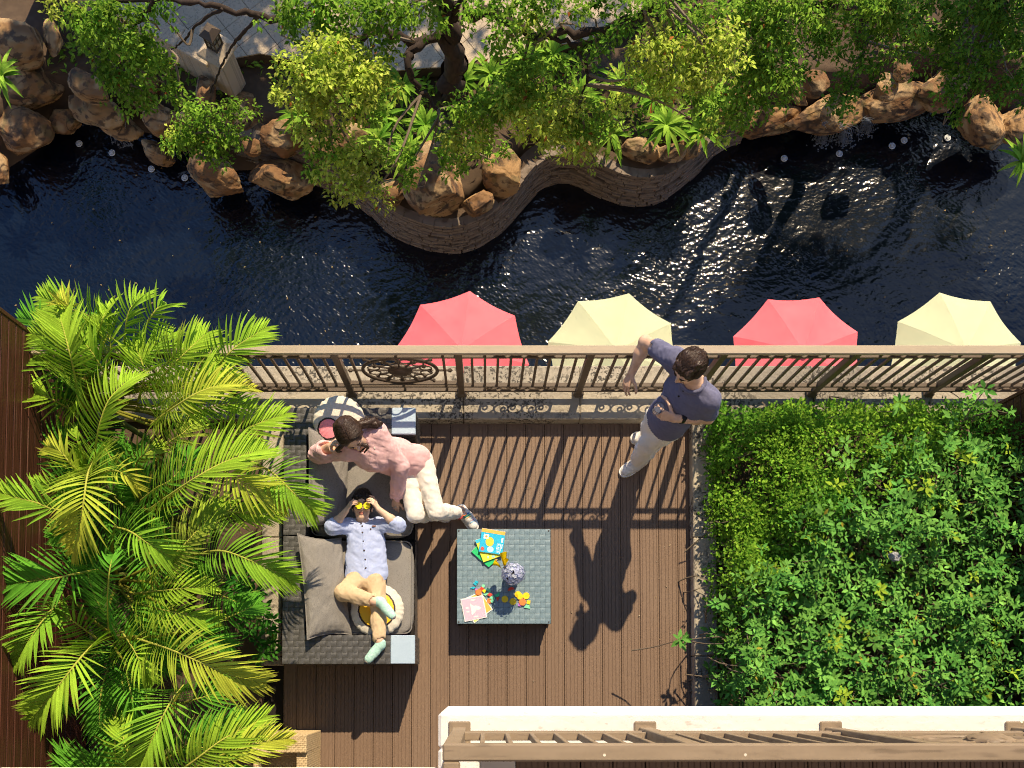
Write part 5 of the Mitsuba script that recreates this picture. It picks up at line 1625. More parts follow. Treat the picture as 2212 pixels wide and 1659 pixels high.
Z_SEAT = 0.415
cx1 = at(893, 1250, Z_SEAT)[0]
for ya, yb, lb in ((at(800, 1160, Z_SEAT)[1], y_arm1 - 0.006, 'grey seat cushion under the woman'), (y_arm2 + 0.006, at(800, 1166, Z_SEAT)[1], 'grey seat cushion under the boy')):
    k = thing('seat_cushion', lb, 'cushion')
    lo, hi = np.array([sbx + 0.004, ya, ZS - 0.012]), np.array([cx1, yb, Z_SEAT])
    put('cover', soft_box(lo, hi, 0.30, 5, 3, 0.004, 0.012), 'm_grey_cloth', k, smooth=True)
    pth = []
    rr, ins = 0.05, 0.012
    for cx_, cy_, a0 in ((hi[0] - ins - rr, hi[1] - ins - rr, 0), (lo[0] + ins + rr, hi[1] - ins - rr, PI / 2), (lo[0] + ins + rr, lo[1] + ins + rr, PI), (hi[0] - ins - rr, lo[1] + ins + rr, 1.5 * PI)):
        for q in np.linspace(0, PI / 2, 8):
            pth.append([cx_ + rr * math.cos(a0 + q), cy_ + rr * math.sin(a0 + q), hi[2] - 0.004])
    pth.append(pth[0])
    put('piping', MB().tube(pth, 0.0045, 6), 'm_grey_cloth', k, smooth=True)


def pillow(c00, c10, c11, c01, Tk, seed, n=44, pull=0.07, wr=0.010):
    """Corners in order; inflated on both sides, edges drawn in, corners left as ears."""
    a = np.linspace(-1, 1, n)
    A, Bb = np.meshgrid(a, a, indexing='ij')
    A2, B2 = A * (1 - pull * (1 - Bb ** 2)), Bb * (1 - pull * (1 - A ** 2))
    u, v = (A2 + 1) / 2, (B2 + 1) / 2
    c = [np.asarray(q, float) for q in (c00, c10, c11, c01)]
    P = c[0] * ((1 - u) * (1 - v))[..., None] + c[1] * (u * (1 - v))[..., None] + c[2] * (u * v)[..., None] + c[3] * ((1 - u) * v)[..., None]
    nrm = unit(np.cross(c[1] - c[0], c[3] - c[0]))
    t = Tk * ((1 - A ** 2).clip(0) ** 0.42) * ((1 - Bb ** 2).clip(0) ** 0.42)
    r = np.sqrt(A ** 2 + Bb ** 2)
    cre = wr * (meshkit.fbm(np.stack([A * 3 + seed, Bb * 5, 0 * A], -1), 3, seed) - 0.5) * 2 * np.clip(t / Tk * 2, 0, 1)
    ang = np.arctan2(Bb, A)
    cre += 0.5 * wr * np.sin(ang * 22 + 3 * meshkit.noise(np.stack([A * 2, Bb * 2, 0 * A], -1), seed)) * np.clip(r - 0.6, 0, 0.4) * np.clip(t / Tk * 3, 0, 1)
    top, bot = P + nrm * (t + cre)[..., None], P - nrm * t[..., None]
    i, j = np.meshgrid(np.arange(n - 1), np.arange(n - 1), indexing='ij')
    q = np.stack([i * n + j, (i + 1) * n + j, (i + 1) * n + j + 1, i * n + j + 1], -1).reshape(-1, 4)
    V = np.vstack([top.reshape(-1, 3), bot.reshape(-1, 3)])
    F = np.vstack([q, q[:, ::-1] + n * n])
    ring_ = np.vstack([P[:, 0], P[-1, 1:], P[-2::-1, -1], P[0, -2::-1]])
    return V, F, ring_


for cs, lb, sd in (([(664, 1138, 0.62), (746, 1143, 0.44), (757, 930, 0.44), (667, 924, 0.66)], 'grey back cushion under the leaning woman', 1), ([(664, 1382, 0.64), (759, 1371, 0.46), (737, 1162, 0.46), (643, 1153, 0.68)], 'grey back cushion beside the boy', 2)):
    k = thing('back_cushion', lb, 'cushion')
    V, F, rg = pillow(*[at(*c) for c in cs], 0.075, sd)
    put('cover', (V, F), 'm_grey_cloth', k, smooth=True)
    put('piping', MB().tube(rg, 0.005, 6), 'm_grey_cloth', k, smooth=True)


def round_cushion(c, R, Tk, nrm, seed, label, motif):
    """Disc cushion with a puckered seam; motif: list of (centre a, b, radius, colour) patches printed on the top."""
    k = thing('round_cushion', label, 'cushion')
    nrm = unit(nrm)
    e1 = unit(np.cross([0, 1, 0.001], nrm))
    e2 = np.cross(nrm, e1)

    def surf(a, b, off=0.0):
        r = np.sqrt(a * a + b * b)
        th = np.arctan2(b, a)
        rim = 1 + 0.012 * np.sin(th * 26 + 2 * np.sin(th * 5))
        z = Tk * np.sqrt(np.clip(1 - r ** 2.6, 0, 1)) + 0.045 * Tk * np.sin(th * 26 + 2 * np.sin(th * 5)) * np.clip(r - 0.55, 0, 1)
        a, b = a * rim, b * rim
        return np.asarray(c) + e1 * (a * R)[..., None] + e2 * (b * R)[..., None] + nrm * (z + off)[..., None]

    rr, tt = np.meshgrid(np.linspace(0, 1, 26) ** 0.75, np.linspace(0, 2 * PI, 157), indexing='ij')
    top = surf(rr * np.cos(tt), rr * np.sin(tt))
    bot = top - nrm * 2 * ((top - c) @ nrm)[..., None] * 0.9
    i, j = np.meshgrid(np.arange(25), np.arange(156), indexing='ij')
    q = np.stack([i * 157 + j, (i + 1) * 157 + j, (i + 1) * 157 + j + 1, i * 157 + j + 1], -1).reshape(-1, 4)
    put('cover', (np.vstack([top.reshape(-1, 3), bot.reshape(-1, 3)]), np.vstack([q, q[:, ::-1] + top.size // 3])), 'm_cream', k, smooth=True)
    for w, (a0, b0, r0, r1, colr, sq) in enumerate(motif):
        r2, t2 = np.meshgrid(np.linspace(r0, r1, 10), np.linspace(0, 2 * PI, 65), indexing='ij')
        g = surf(a0 + r2 * np.cos(t2) * sq, b0 + r2 * np.sin(t2), 0.002 + 0.0012 * w)
        i, j = np.meshgrid(np.arange(9), np.arange(64), indexing='ij')
        q = np.stack([i * 65 + j, (i + 1) * 65 + j, (i + 1) * 65 + j + 1, i * 65 + j + 1], -1).reshape(-1, 4)
        put('patch', (g.reshape(-1, 3), q), 'm_vc', k, smooth=True, color=np.tile(colr, (g.size // 3, 1)))
    return k


round_cushion(at(733, 912, 0.60), 0.184, 0.06, (0.10, -0.12, 1), 1, 'round cream cushion with a pink disc in the sofa corner behind the woman', [(-0.40, -0.30, 0.0, 0.36, (0.80, 0.28, 0.34), 1.0), (-0.40, -0.30, 0.36, 0.42, (0.02, 0.015, 0.015), 1.0)])
round_cushion(at(815, 1318, 0.455), 0.192, 0.05, (0.02, 0.05, 1), 2, 'round cream cushion with a yellow disc under the boy\'s legs', [(0.0, 0.0, 0.0, 0.66, (0.80, 0.50, 0.02), 0.97), (0.0, 0.0, 0.66, 0.72, (0.03, 0.015, 0.01), 0.97)])

# ------------------------------------------------------------------ table and what lies on it
ZT = 0.25
tb = thing('coffee_table', 'low square woven grey green table with screws in its corners', 'table')
tx0, tx1 = at(986.5, 1245, ZT)[0], at(1190, 1245, ZT)[0]
ty0, ty1 = at(1090, 1348, ZT)[1], at(1090, 1142, ZT)[1]
m = MB()
m.box((tx0, ty0, ZT - 0.028), (tx1, ty1, ZT - 0.0035), bev=0.004)
put('tabletop', m, 'm_teal_dark', tb)
m = weave(MB(), (tx0 + 0.003, ty0 + 0.003, ZT - 0.003), (tx1 - tx0 - 0.006, 0, 0), (0, ty1 - ty0 - 0.006, 0), 18, 18, 0.0018)
tag(put('weave', m, 'm_teal_strap', tb, smooth=50), kind='stuff')
woven_box((tx0 + 0.012, ty0 + 0.012, 0.02), (tx1 - 0.012, ty1 - 0.012, ZT - 0.029), 0.0385, 'm_teal_dark', tb, 'skirt', core='body', faces='+x-x+y-y')
for a in (tx0 + 0.016, tx1 - 0.016):
    for b in (ty0 + 0.016, ty1 - 0.016):
        put('screw', MB().tube([[a, b, ZT - 0.002], [a, b, ZT + 0.0015]], 0.006, 12), 'm_strap', tb)
        m = MB()
        m.box((a - 0.014, b - 0.014, 0.001), (a + 0.014, b + 0.014, 0.021))
        put('foot', m, 'm_dark', tb)


def sT(pts, z):
    return [at(967.7 + 0.1457 * x, 1123.3 + 0.1457 * y, z) for x, y in pts]


def slab(pts, z, th, color=None):
    P = sT(pts, z)
    poly = Polygon([p[:2] for p in P])
    poly = poly if poly.exterior.is_ccw else Polygon(list(poly.exterior.coords)[::-1])
    return extrude(poly, z, z + th)


def flat_piece(name, pts, z, th, color, parent=None):
    mm = slab(pts, z, th)
    return put(name, (np.array(mm.vertices), np.array(mm.faces)), 'm_paper', parent, color=np.tile(color, (len(mm.vertices), 1)))


GLYPH = {'tian': [[(.15, .8), (.85, .8)], [(.08, .52), (.92, .52)], [(.5, .8), (.46, .4), (.1, .05)], [(.52, .5), (.92, .05)]],
         'chao': [[(.05, .85), (.45, .85)], [(.25, 1), (.25, .6)], [(.02, .6), (.48, .6)], [(.27, .6), (.27, .2)], [(.27, .4), (.45, .4)], [(.1, .4), (.02, .05)], [(.1, .15), (.95, .03)], [(.55, .92), (.9, .92), (.85, .6)], [(.68, .92), (.52, .58)], [(.58, .5), (.9, .5), (.9, .2), (.58, .2), (.58, .5)]],
         'shi': [[(.5, 1), (.5, .85)], [(.1, .8), (.9, .8)], [(.22, .15), (.22, .6), (.78, .6), (.78, .18)], [(.5, .8), (.5, 0)]]}


def book(label, quad_px, z, cover, strip, side, parent=None):
    k = thing('book', label, 'book', 'picture books on the table')
    q = np.array(quad_px, float)
    mm = slab(q, z, 0.011)
    put('pages', (np.array(mm.vertices), np.array(mm.faces)), 'm_paper', k, color=np.tile((0.70, 0.68, 0.60), (len(mm.vertices), 1)))
    flat_piece('cover', q, z + 0.0112, 0.0012, cover, k)

    def loc(a, b):
        return tuple(q[0] * (1 - a) * (1 - b) + q[1] * a * (1 - b) + q[2] * a * b + q[3] * (1 - a) * b)
    flat_piece('strip', [loc(0, 0), loc(1, 0), loc(1, 0.15), loc(0, 0.15)], z + 0.0125, 0.0006, strip, k)
    return k, loc


bz = ZT + 0.001
book('green picture book, lowest of the three', [(447, 362), (735, 588), (603, 700), (345, 470)], bz, (0.015, 0.50, 0.16), (0.75, 0.42, 0.12), 0)
k, loc = book('yellow picture book in the middle of the pile', [(402, 298), (680, 210), (792, 530), (525, 627)], bz + 0.013, (0.72, 0.72, 0.06), (0.05, 0.50, 0.70), 0)
for a, b in ((0.32, 0.86), (0.55, 0.90), (0.62, 0.97 - 0.05)):
    flat_piece('dot', [(loc(a, b)[0] + 14 * math.cos(t), loc(a, b)[1] + 20 * math.sin(t)) for t in np.linspace(0, 2 * PI, 12)[:-1]], bz + 0.0258, 0.0006, (0.35, 0.62, 0.62), k)
k, loc = book('bright blue picture book with an orange strip, topmost of the three', [(505, 120), (852, 178), (806, 516), (455, 466)], bz + 0.026, (0.015, 0.46, 0.72), (0.85, 0.45, 0.08), 0)
zt = bz + 0.026 + 0.0128
flat_piece('print', [loc(0.12, 0.22), loc(0.34, 0.22), loc(0.34, 0.42), loc(0.12, 0.42)], zt, 0.0005, (0.80, 0.80, 0.80), k)
flat_piece('print', [(loc(0.23, 0.32)[0] + 18 * math.cos(t), loc(0.23, 0.32)[1] + 18 * math.sin(t)) for t in np.linspace(0, 2 * PI, 14)[:-1]], zt + 0.0006, 0.0004, (0.85, 0.35, 0.06), k)
flat_piece('print', [(loc(0.14, 0.86)[0] + 26 * math.cos(t), loc(0.14, 0.86)[1] + 30 * math.sin(t)) for t in np.linspace(0, 2 * PI, 16)[:-1]], zt, 0.0005, (0.75, 0.10, 0.08), k)
flat_piece('print', [(loc(0.40, 0.52)[0] + 62 * math.cos(t), loc(0.40, 0.52)[1] + 70 * math.sin(t)) for t in np.linspace(0, 2 * PI, 24)[:-1]], zt, 0.0005, (0.82, 0.60, 0.05), k)
flat_piece('print', [(loc(0.47, 0.84)[0] + 50 * math.cos(t), loc(0.47, 0.84)[1] + 44 * math.sin(t)) for t in np.linspace(0, 2 * PI, 24)[:-1]], zt, 0.0005, (0.45, 0.72, 0.78), k)
m = MB()
for gi, g in enumerate(('tian', 'chao', 'shi')):
    for st in GLYPH[g]:
        px = [loc(0.71 + 0.13 * y, 0.52 + 0.155 * gi + 0.135 * x_) for x_, y in st]
        W_ = sT(px, zt + 0.0004)
        ls = LineString([w[:2] for w in W_]).buffer(0.0011, cap_style=2)
        mm = extrude(ls, zt, zt + 0.0006)
        m.add(mm.vertices, mm.faces, (0.85, 0.85, 0.85))
for b0, b1, a0, a1 in ((0.55, 0.98, 0.87, 0.89), (0.55, 0.75, 0.92, 0.95), (0.28, 0.48, 0.88, 0.95)):
    mm = slab([loc(a0, b0), loc(a1, b0), loc(a1, b1), loc(a0, b1)], zt, 0.0005)
    m.add(mm.vertices, mm.faces, (0.85, 0.85, 0.85))
put('lettering', m, 'm_paper', k)

WH = (0.80, 0.78, 0.76)
c1 = thing('card', 'orange and lime game card under the pink one', 'card')
flat_piece('sheet', [(215, 1178), (430, 1082), (500, 1090), (664, 1325), (390, 1532), (180, 1240)], ZT + 0.001, 0.002, WH, c1)
flat_piece('print', [(340, 1140), (430, 1092), (497, 1100), (648, 1322), (520, 1415), (420, 1300)], ZT + 0.0032, 0.0006, (0.82, 0.45, 0.08), c1)
flat_piece('print', [(380, 1490), (400, 1518), (510, 1425), (460, 1420)], ZT + 0.0032, 0.0006, (0.62, 0.74, 0.25), c1)
c2 = thing('card', 'pink game card with a white aeroplane silhouette', 'card')
flat_piece('sheet', [(184, 1174), (516, 1114), (582, 1442), (250, 1511)], ZT + 0.0045, 0.002, WH, c2)
flat_piece('print', [(197, 1186), (506, 1129), (568, 1433), (260, 1497)], ZT + 0.0067, 0.0006, (0.74, 0.46, 0.58), c2)
for pts in ([(322, 1232), (372, 1272), (412, 1266), (470, 1284), (497, 1302), (462, 1327), (416, 1332), (410, 1357), (354, 1418), (345, 1330)], [(262, 1293), (303, 1288), (307, 1313), (266, 1319)], [(273, 1354), (313, 1348), (317, 1366), (277, 1373)], [(328, 1191), (372, 1170), (416, 1181), (374, 1198)], [(368, 1440), (420, 1417), (462, 1425), (416, 1446)]):
    flat_piece('print', pts, ZT + 0.0074, 0.0005, WH, c2)


def disc(x, y, r, n=22, a=0.0):
    return [(x + r * math.cos(a + t), y + r * math.sin(a + t)) for t in np.linspace(0, 2 * PI, n + 1)[:-1]]


CY, MI, PU, RD, OR, YE, GR = (0.01, 0.45, 0.62), (0.22, 0.70, 0.40), (0.50, 0.16, 0.62), (0.75, 0.06, 0.03), (0.80, 0.22, 0.05), (0.85, 0.62, 0.01), (0.03, 0.55, 0.25)
PIECES = [
    ([(405, 898), (452, 914), (442, 942), (395, 925)], CY, 'upper of two small cyan bars', 0), ([(386, 924), (431, 950), (415, 973), (374, 945)], CY, 'lower of two small cyan bars', 0), ([(327, 1012), (366, 991), (419, 1001), (380, 1021)], CY, 'cyan diamond below the two bars', 0),
    (disc(524, 978, 25), MI, 'small mint disc above the heap of pieces', 0), ([(398, 1017), (446, 1022), (408, 1052)], PU, 'purple triangle left of the orange hexagon', 0), ([(455, 1030), (497, 989), (541, 1015), (500, 1046)], RD, 'red diamond above the orange hexagon of the heap', 0),
    (disc(453, 1070, 50, 6, PI / 6), OR, 'orange hexagon touching the pink card', 1), ([(502, 1051), (536, 1021), (573, 1051), (541, 1086)], YE, 'yellow square in the middle of the heap', 0), ([(548, 1026), (590, 1005), (632, 1032), (629, 1077), (586, 1060)], MI, 'mint block at the upper right of the heap', 0),
    ([(520, 1105), (570, 1070), (612, 1080), (562, 1124)], MI, 'mint diamond under the yellow square', 0), ([(584, 1112), (612, 1079), (661, 1100), (630, 1137)], RD, 'red diamond at the right of the heap', 1), (disc(620, 1196, 41), OR, 'orange disc under the mint pieces', 0),
    ([(608, 1166), (640, 1129), (682, 1131), (702, 1181)], MI, 'mint trapezium over the orange disc', 1), (disc(655, 1201, 26), MI, 'small mint disc on the orange disc', 1), ([(682, 1120), (766, 1069), (763, 1116), (720, 1146)], GR, 'green trapezium right of the heap', 0), ([(714, 1150), (764, 1142), (735, 1204)], RD, 'red trapezium under the green one', 0),
    (disc(843, 1172, 50), YE, 'leftmost yellow disc, lying alone', 0), (disc(962, 1209, 50), YE, 'second yellow disc from the left, lying alone', 0), (disc(1035, 1103, 48), YE, 'yellow disc partly under another near the red half disc', 0), (disc(1065, 1131, 48), YE, 'yellow disc lying on top of another yellow disc', 1), (disc(1160, 1124, 50), YE, 'rightmost yellow disc of the group', 0),
    ([(887, 1056), (899, 1011), (940, 991), (976, 1004), (990, 1023)], RD, 'red half disc under the blue flower', 0), (disc(1105, 1215, 58, 6, 0.1), OR, 'orange hexagon below the yellow discs', 1), ([(1170, 1189), (1223, 1196), (1216, 1254), (1166, 1241)], YE, 'yellow square at the right end', 0), ([(1046, 1229), (1091, 1245), (1081, 1283), (1037, 1275)], PU, 'purple square under the right orange hexagon', 0), ([(1124, 1300), (1160, 1255), (1205, 1261), (1218, 1316)], MI, 'mint trapezium at the lower right', 0)]
for pts, c, lb, lev in PIECES:
    k = flat_piece('shape_piece', pts, ZT + 0.001 + 0.0052 * lev, 0.005, c)
    tag(k, lb, 'toy', 'coloured wooden shapes on the table')

vz = thing('flower_vase', 'black vase with a pale blue hydrangea head on the table', 'vase')
hc = sT([(962, 795)], ZT + 0.20)[0]
vb = np.array([hc[0] - 0.0, hc[1] + 0.0, ZT + 0.001])
m = MB()
m.tube([vb, vb + [0, 0, 0.004], vb + [0, 0, 0.06], vb + [0, 0, 0.12], vb + [0, 0, 0.145]], [0.038, 0.05, 0.058, 0.045, 0.050], 24)
put('vase', m, 'm_dark', vz, smooth=30)
r = np.random.default_rng(6)
Vf, Ff, Cf, nn = [], [], [], 0
gold = np.array([[math.cos(2.39996 * i) * math.sqrt(1 - z * z), math.sin(2.39996 * i) * math.sqrt(1 - z * z), z] for i, z in enumerate(np.linspace(0.98, -0.5, 230))])
for d in gold:
    c = hc + d * [0.078, 0.074, 0.066] * (1 + 0.10 * r.normal())
    e1 = unit(np.cross(d, [0.2, 1, 0.3]))
    e2 = np.cross(d, e1)
    a0 = r.random() * PI
    base = np.array([0.50, 0.56, 0.80]) * (1 - 0.5 * r.random()) + np.array([0.72, 0.76, 0.84]) * 0.4 * r.random()
    P = np.tile(c, (4, 1))
    D = np.array([e1 * math.cos(a0 + q * PI / 2) + e2 * math.sin(a0 + q * PI / 2) + 0.25 * d for q in range(4)])
    V, F, Cc = leaf_mesh(P, D, np.tile(d, (4, 1)), 0.0145, 0.0135, np.tile(base, (4, 1)), 0.1, 0.1)
    Vf.append(V); Ff.append(F + nn); Cf.append(Cc); nn += len(V)
tag(put('hydrangea', (np.vstack(Vf), np.vstack(Ff)), 'm_leaf', vz, color=np.clip(np.vstack(Cf), 0, 0.9)), 'pale blue hydrangea head', kind='stuff')


def calla(pts, zs, w):
    P = spline([sT([p], z)[0] for p, z in zip(pts, zs)], 14)
    t = np.linspace(0, 1, 14)
    m = MB()
    rad = w * np.clip(t, 0.1, 1) ** 1.1
    tt, u, ww = frames(P)
    a = np.linspace(0.25 * PI, 2.05 * PI, 16)
    V = P[:, None] + rad[:, None, None] * (np.cos(a)[None, :, None] * ww[:, None] + np.sin(a)[None, :, None] * u[:, None]) + tt[:, None] * (0.35 * rad[:, None] * np.cos(a - 1.2)[None, :] * t[:, None] ** 3)[:, :, None]
    i, j = np.meshgrid(np.arange(13), np.arange(15), indexing='ij')
    q = np.stack([i * 16 + j, (i + 1) * 16 + j, (i + 1) * 16 + j + 1, i * 16 + j + 1], -1).reshape(-1, 4)
    m.add(V.reshape(-1, 3), q, (0.85, 0.66, 0.01))
    return m


for pts, zs, w in (([(850, 760), (838, 640), (822, 480)], (ZT + 0.17, ZT + 0.22, ZT + 0.25), 0.026), ([(855, 720), (850, 640), (862, 590)], (ZT + 0.18, ZT + 0.23, ZT + 0.27), 0.018), ([(800, 730), (740, 660), (680, 628)], (ZT + 0.16, ZT + 0.19, ZT + 0.20), 0.022)):
    put('calla_lily', calla(pts, zs, w), 'm_leaf', vz, smooth=True)
    a_ = sT([pts[0]], zs[0])[0]
    put('stem', MB().tube(spline([vb + [0, 0, 0.12], (a_ + vb + [0, 0, 0.15]) / 2, a_], 8), 0.005, 6, color=(0.08, 0.22, 0.03)), 'm_leaf', vz, smooth=True)

# ------------------------------------------------------------------ wicker chair, bag, twig
wc = thing('wicker_chair', 'tan wicker armchair at the lower left under the palm', 'chair')
zc = 0.60
x1, x0 = at(662, 1600, zc)[0], at(545, 1600, zc)[0]
yb_ = at(640, 1588, zc)[1]
woven_box((x0, yb_ - 0.12, 0.03), (x1, yb_, zc), 0.016, 'm_wicker', wc, 'backrest', 0.003, 'm_wicker', core='backrest_core')
woven_box((x1 - 0.075, yb_ - 0.62, 0.03), (x1 - 0.002, yb_ - 0.121, zc - 0.04), 0.016, 'm_wicker', wc, 'armrest', 0.003, 'm_wicker', core='armrest_core')
woven_box((x0 + 0.04, yb_ - 0.60, 0.03), (x1 - 0.077, yb_ - 0.123, 0.34), 0.016, 'm_wicker', wc, 'seat', 0.003, 'm_wicker', core='seat_core')
woven_box((x0, yb_ - 0.62, 0.03), (x0 + 0.036, yb_ - 0.121, zc - 0.04), 0.016, 'm_wicker', wc, 'armrest', 0.003, 'm_wicker', core='armrest_core')
c = at(1932, 1202, 0.72)
ic = trimesh.creation.icosphere(4)
v = ic.vertices * (1 + 1.1 * (meshkit.fbm(ic.vertices * 2.2, 4, 3)[:, None] - 0.5)) * [0.040, 0.030, 0.024] + c
mat('m_bag', base_color=(0.26, 0.27, 0.30), roughness=0.35)
tag(put('plastic_bag', (v, ic.faces), 'm_bag', smooth=False), 'crumpled grey plastic bag caught in the broad leaved shrub', 'bag')
m = MB()
P = [at(*p) for p in [(1136, 1050, 0.005), (1140, 1053, 0.012), (1147, 1054, 0.005)]]
m.tube(spline(P, 10), np.linspace(0.0025, 0.0015, 10), 5)
tag(put('twig', m, 'm_twig'), 'short dry twig lying on the deck planks', 'twig')

r = np.random.default_rng(91)
P = np.array([at(u, v, 0.004) for u, v in list(zip(r.uniform(1400, 1490, 26), r.uniform(930, 1530, 26))) + list(zip(r.uniform(620, 1490, 22), r.uniform(930, 1560, 22)))])
n = len(P)
V, F, C_ = leaf_mesh(P, r.normal(size=(n, 3)) * [1, 1, 0.1], np.tile([0, 0, 1.0], (n, 1)) + 0.25 * r.normal(size=(n, 3)), r.uniform(0.008, 0.022, n), r.uniform(0.005, 0.010, n), tint(r, n, (0.40, 0.30, 0.16), (0.55, 0.50, 0.40)))
V[:, 2] = np.maximum(V[:, 2], 0.003)
tag(put('leaf_litter', (V, F), 'm_leaf', color=C_), 'tiny dry leaf scraps scattered on the deck planks', 'leaves', kind='stuff')
# ------------------------------------------------------------------ people
def skin_proc(a, b):
    return proc(lambda p, n, uv: mix(a, b, smoothstep(0.3, 0.7, fbm(p.x * 26, p.y * 26, p.z * 26, 3))))


mat('m_skin', base_color=skin_proc((0.62, 0.395, 0.27), (0.70, 0.475, 0.34)), roughness=0.48, specular=0.35)
mat('m_skin_pale', base_color=skin_proc((0.67, 0.455, 0.325), (0.745, 0.53, 0.395)), roughness=0.5, specular=0.35)
mat('m_lip', base_color=(0.48, 0.16, 0.12), roughness=0.4)
mat('m_black', base_color=(0.012, 0.010, 0.010), roughness=0.4)


def strand_hair(name, a, b):
    f = lambda p, n, uv: noise(p.x * 330, p.y * 330, p.z * 200) + 0.9 * noise(p.x * 110, p.y * 110, p.z * 70)
    return bumped(name, f, 0.0016, base_color=proc(lambda p, n, uv: mix(a, b, noise(p.x * 210, p.y * 210, p.z * 80))), roughness=0.42, specular=0.45)


strand_hair('m_hair_brown', (0.020, 0.011, 0.007), (0.060, 0.033, 0.020))
strand_hair('m_hair_black', (0.008, 0.006, 0.006), (0.022, 0.016, 0.014))


def cloth_mat(name, a, b, weave_f=700, sc=0.0006):
    bumped(name, lambda p, n, uv: noise(p.x * weave_f, p.y * weave_f, p.z * weave_f) + 4 * fbm(p.x * 45, p.y * 45, p.z * 45, 2), sc, base_color=proc(lambda p, n, uv: mix(a, b, fbm(p.x * 70, p.y * 70, p.z * 70, 3))), roughness=0.9, sheen=0.3, specular=0.2)


cloth_mat('m_polo', (0.115, 0.12, 0.20), (0.165, 0.17, 0.26))
cloth_mat('m_white_cloth', (0.69, 0.665, 0.61), (0.76, 0.74, 0.69))
cloth_mat('m_man_trousers', (0.76, 0.74, 0.69), (0.83, 0.815, 0.77))
cloth_mat('m_pink_cloth', (0.66, 0.41, 0.42), (0.74, 0.50, 0.505))
cloth_mat('m_blue_cloth', (0.36, 0.45, 0.74), (0.50, 0.58, 0.82))
cloth_mat('m_khaki', (0.54, 0.405, 0.245), (0.63, 0.49, 0.32))
cloth_mat('m_mint', (0.36, 0.63, 0.55), (0.48, 0.73, 0.66))
mat('m_shoe', base_color=(0.76, 0.76, 0.73), roughness=0.45)
mat('m_band', base_color=(0.24, 0.22, 0.23), roughness=0.9)


def hand(S, W_, d, nrm, side, size, curl, thumb=(0.2, 0.3), spread=0.10):
    """Palm, four fingers and a thumb. d: wrist to knuckles, nrm: back of the hand, side: +1 if the thumb lies along d x nrm. curl: bend per finger."""
    d = unit(d)
    nrm = unit(np.asarray(nrm, float) - d * (d @ np.asarray(nrm, float)))
    s = np.cross(d, nrm) * side
    W_ = np.asarray(W_, float)
    kn = []
    for k, (w, l) in enumerate(((0.155, 0.48), (0.052, 0.51), (-0.052, 0.49), (-0.15, 0.45))):
        p = W_ + d * l * size + s * w * size + nrm * (0.012 if k in (1, 2) else 0) * size
        S.cone(W_ + s * w * 0.55 * size, p, 0.062 * size, 0.056 * size, 0.012)
        kn.append((p, w))
    lens = (0.40, 0.45, 0.415, 0.33)
    for k, (p, w) in enumerate(kn):
        a, q = 0.0, p
        dd0 = unit(d + s * spread * w * 6)
        rad = (0.050, 0.051, 0.048, 0.042)[k] * size
        for j, fr in enumerate((0.44, 0.32, 0.24)):
            a += curl[k] * (0.8, 1.1, 0.7)[j]
            dd = dd0 * math.cos(a) - nrm * math.sin(a)
            q2 = q + dd * lens[k] * fr * size
            S.cone(q, q2, rad * (1 - 0.09 * j), rad * (0.91 - 0.09 * j), 0.003)
            q = q2
    t0 = W_ + d * 0.14 * size + s * 0.10 * size
    t1 = W_ + d * 0.32 * size + s * (0.20 + thumb[1] * 0.25) * size - nrm * thumb[0] * 0.25 * size
    t2 = t1 + (d * 0.17 + s * (0.02 + thumb[1] * 0.16) - nrm * thumb[0] * 0.22) * size
    t3 = t2 + (d * 0.13 - s * 0.02 - nrm * thumb[0] * 0.18) * size
    S.cone(t0, t1, 0.066 * size, 0.060 * size, 0.012).cone(t1, t2, 0.056 * size, 0.052 * size, 0.004).cone(t2, t3, 0.052 * size, 0.044 * size, 0.003)


def head_axes(fwd, up):
    f = unit(fwd)
    u = unit(np.asarray(up, float) - f * (f @ np.asarray(up, float)))
    return np.stack([np.cross(f, u), f, u])          # rows: right, forward, up


def head(S, c, R, s=1.0, female=False):
    L = lambda x, y, z: np.asarray(c) + s * (x * R[0] + y * R[1] + z * R[2])
    e = lambda p, r, k, cut=False: S.ell(L(*p), np.array(r) * s, R, k * s, cut)
    e((0, -0.008, 0.022), (0.074, 0.094, 0.086), 0.02)
    e((0, 0.030, -0.040), (0.059, 0.062, 0.072), 0.03)
    e((0, 0.062, -0.092), (0.026, 0.026, 0.022), 0.025)
    for q in (-1, 1):
        e((q * 0.036, 0.060, -0.030), (0.022, 0.022, 0.022), 0.02)
        e((q * 0.030, 0.100, 0.004), (0.017, 0.012, 0.010), 0.008, True)
        e((q * 0.030, 0.080, 0.002), (0.0135, 0.0135, 0.0115), 0.004)
        e((q * 0.076, -0.008, -0.018), (0.008, 0.018, 0.030), 0.006)
    S.cone(L(-0.036, 0.080, 0.021), L(0.036, 0.080, 0.021), 0.009 * s, 0.009 * s, 0.014 * s)
    S.cone(L(0, 0.086, 0.012), L(0, 0.108, -0.028), 0.007 * s, 0.0115 * s, 0.010 * s)
    for q in (-1, 1):
        e((q * 0.011, 0.096, -0.033), (0.008, 0.009, 0.007), 0.006)
    e((0, 0.086, -0.058), (0.023, 0.010, 0.007), 0.005)
    e((0, 0.084, -0.070), (0.020, 0.010, 0.008), 0.005)
    e((0, 0.096, -0.064), (0.020, 0.006, 0.0022), 0.003, True)
    return L


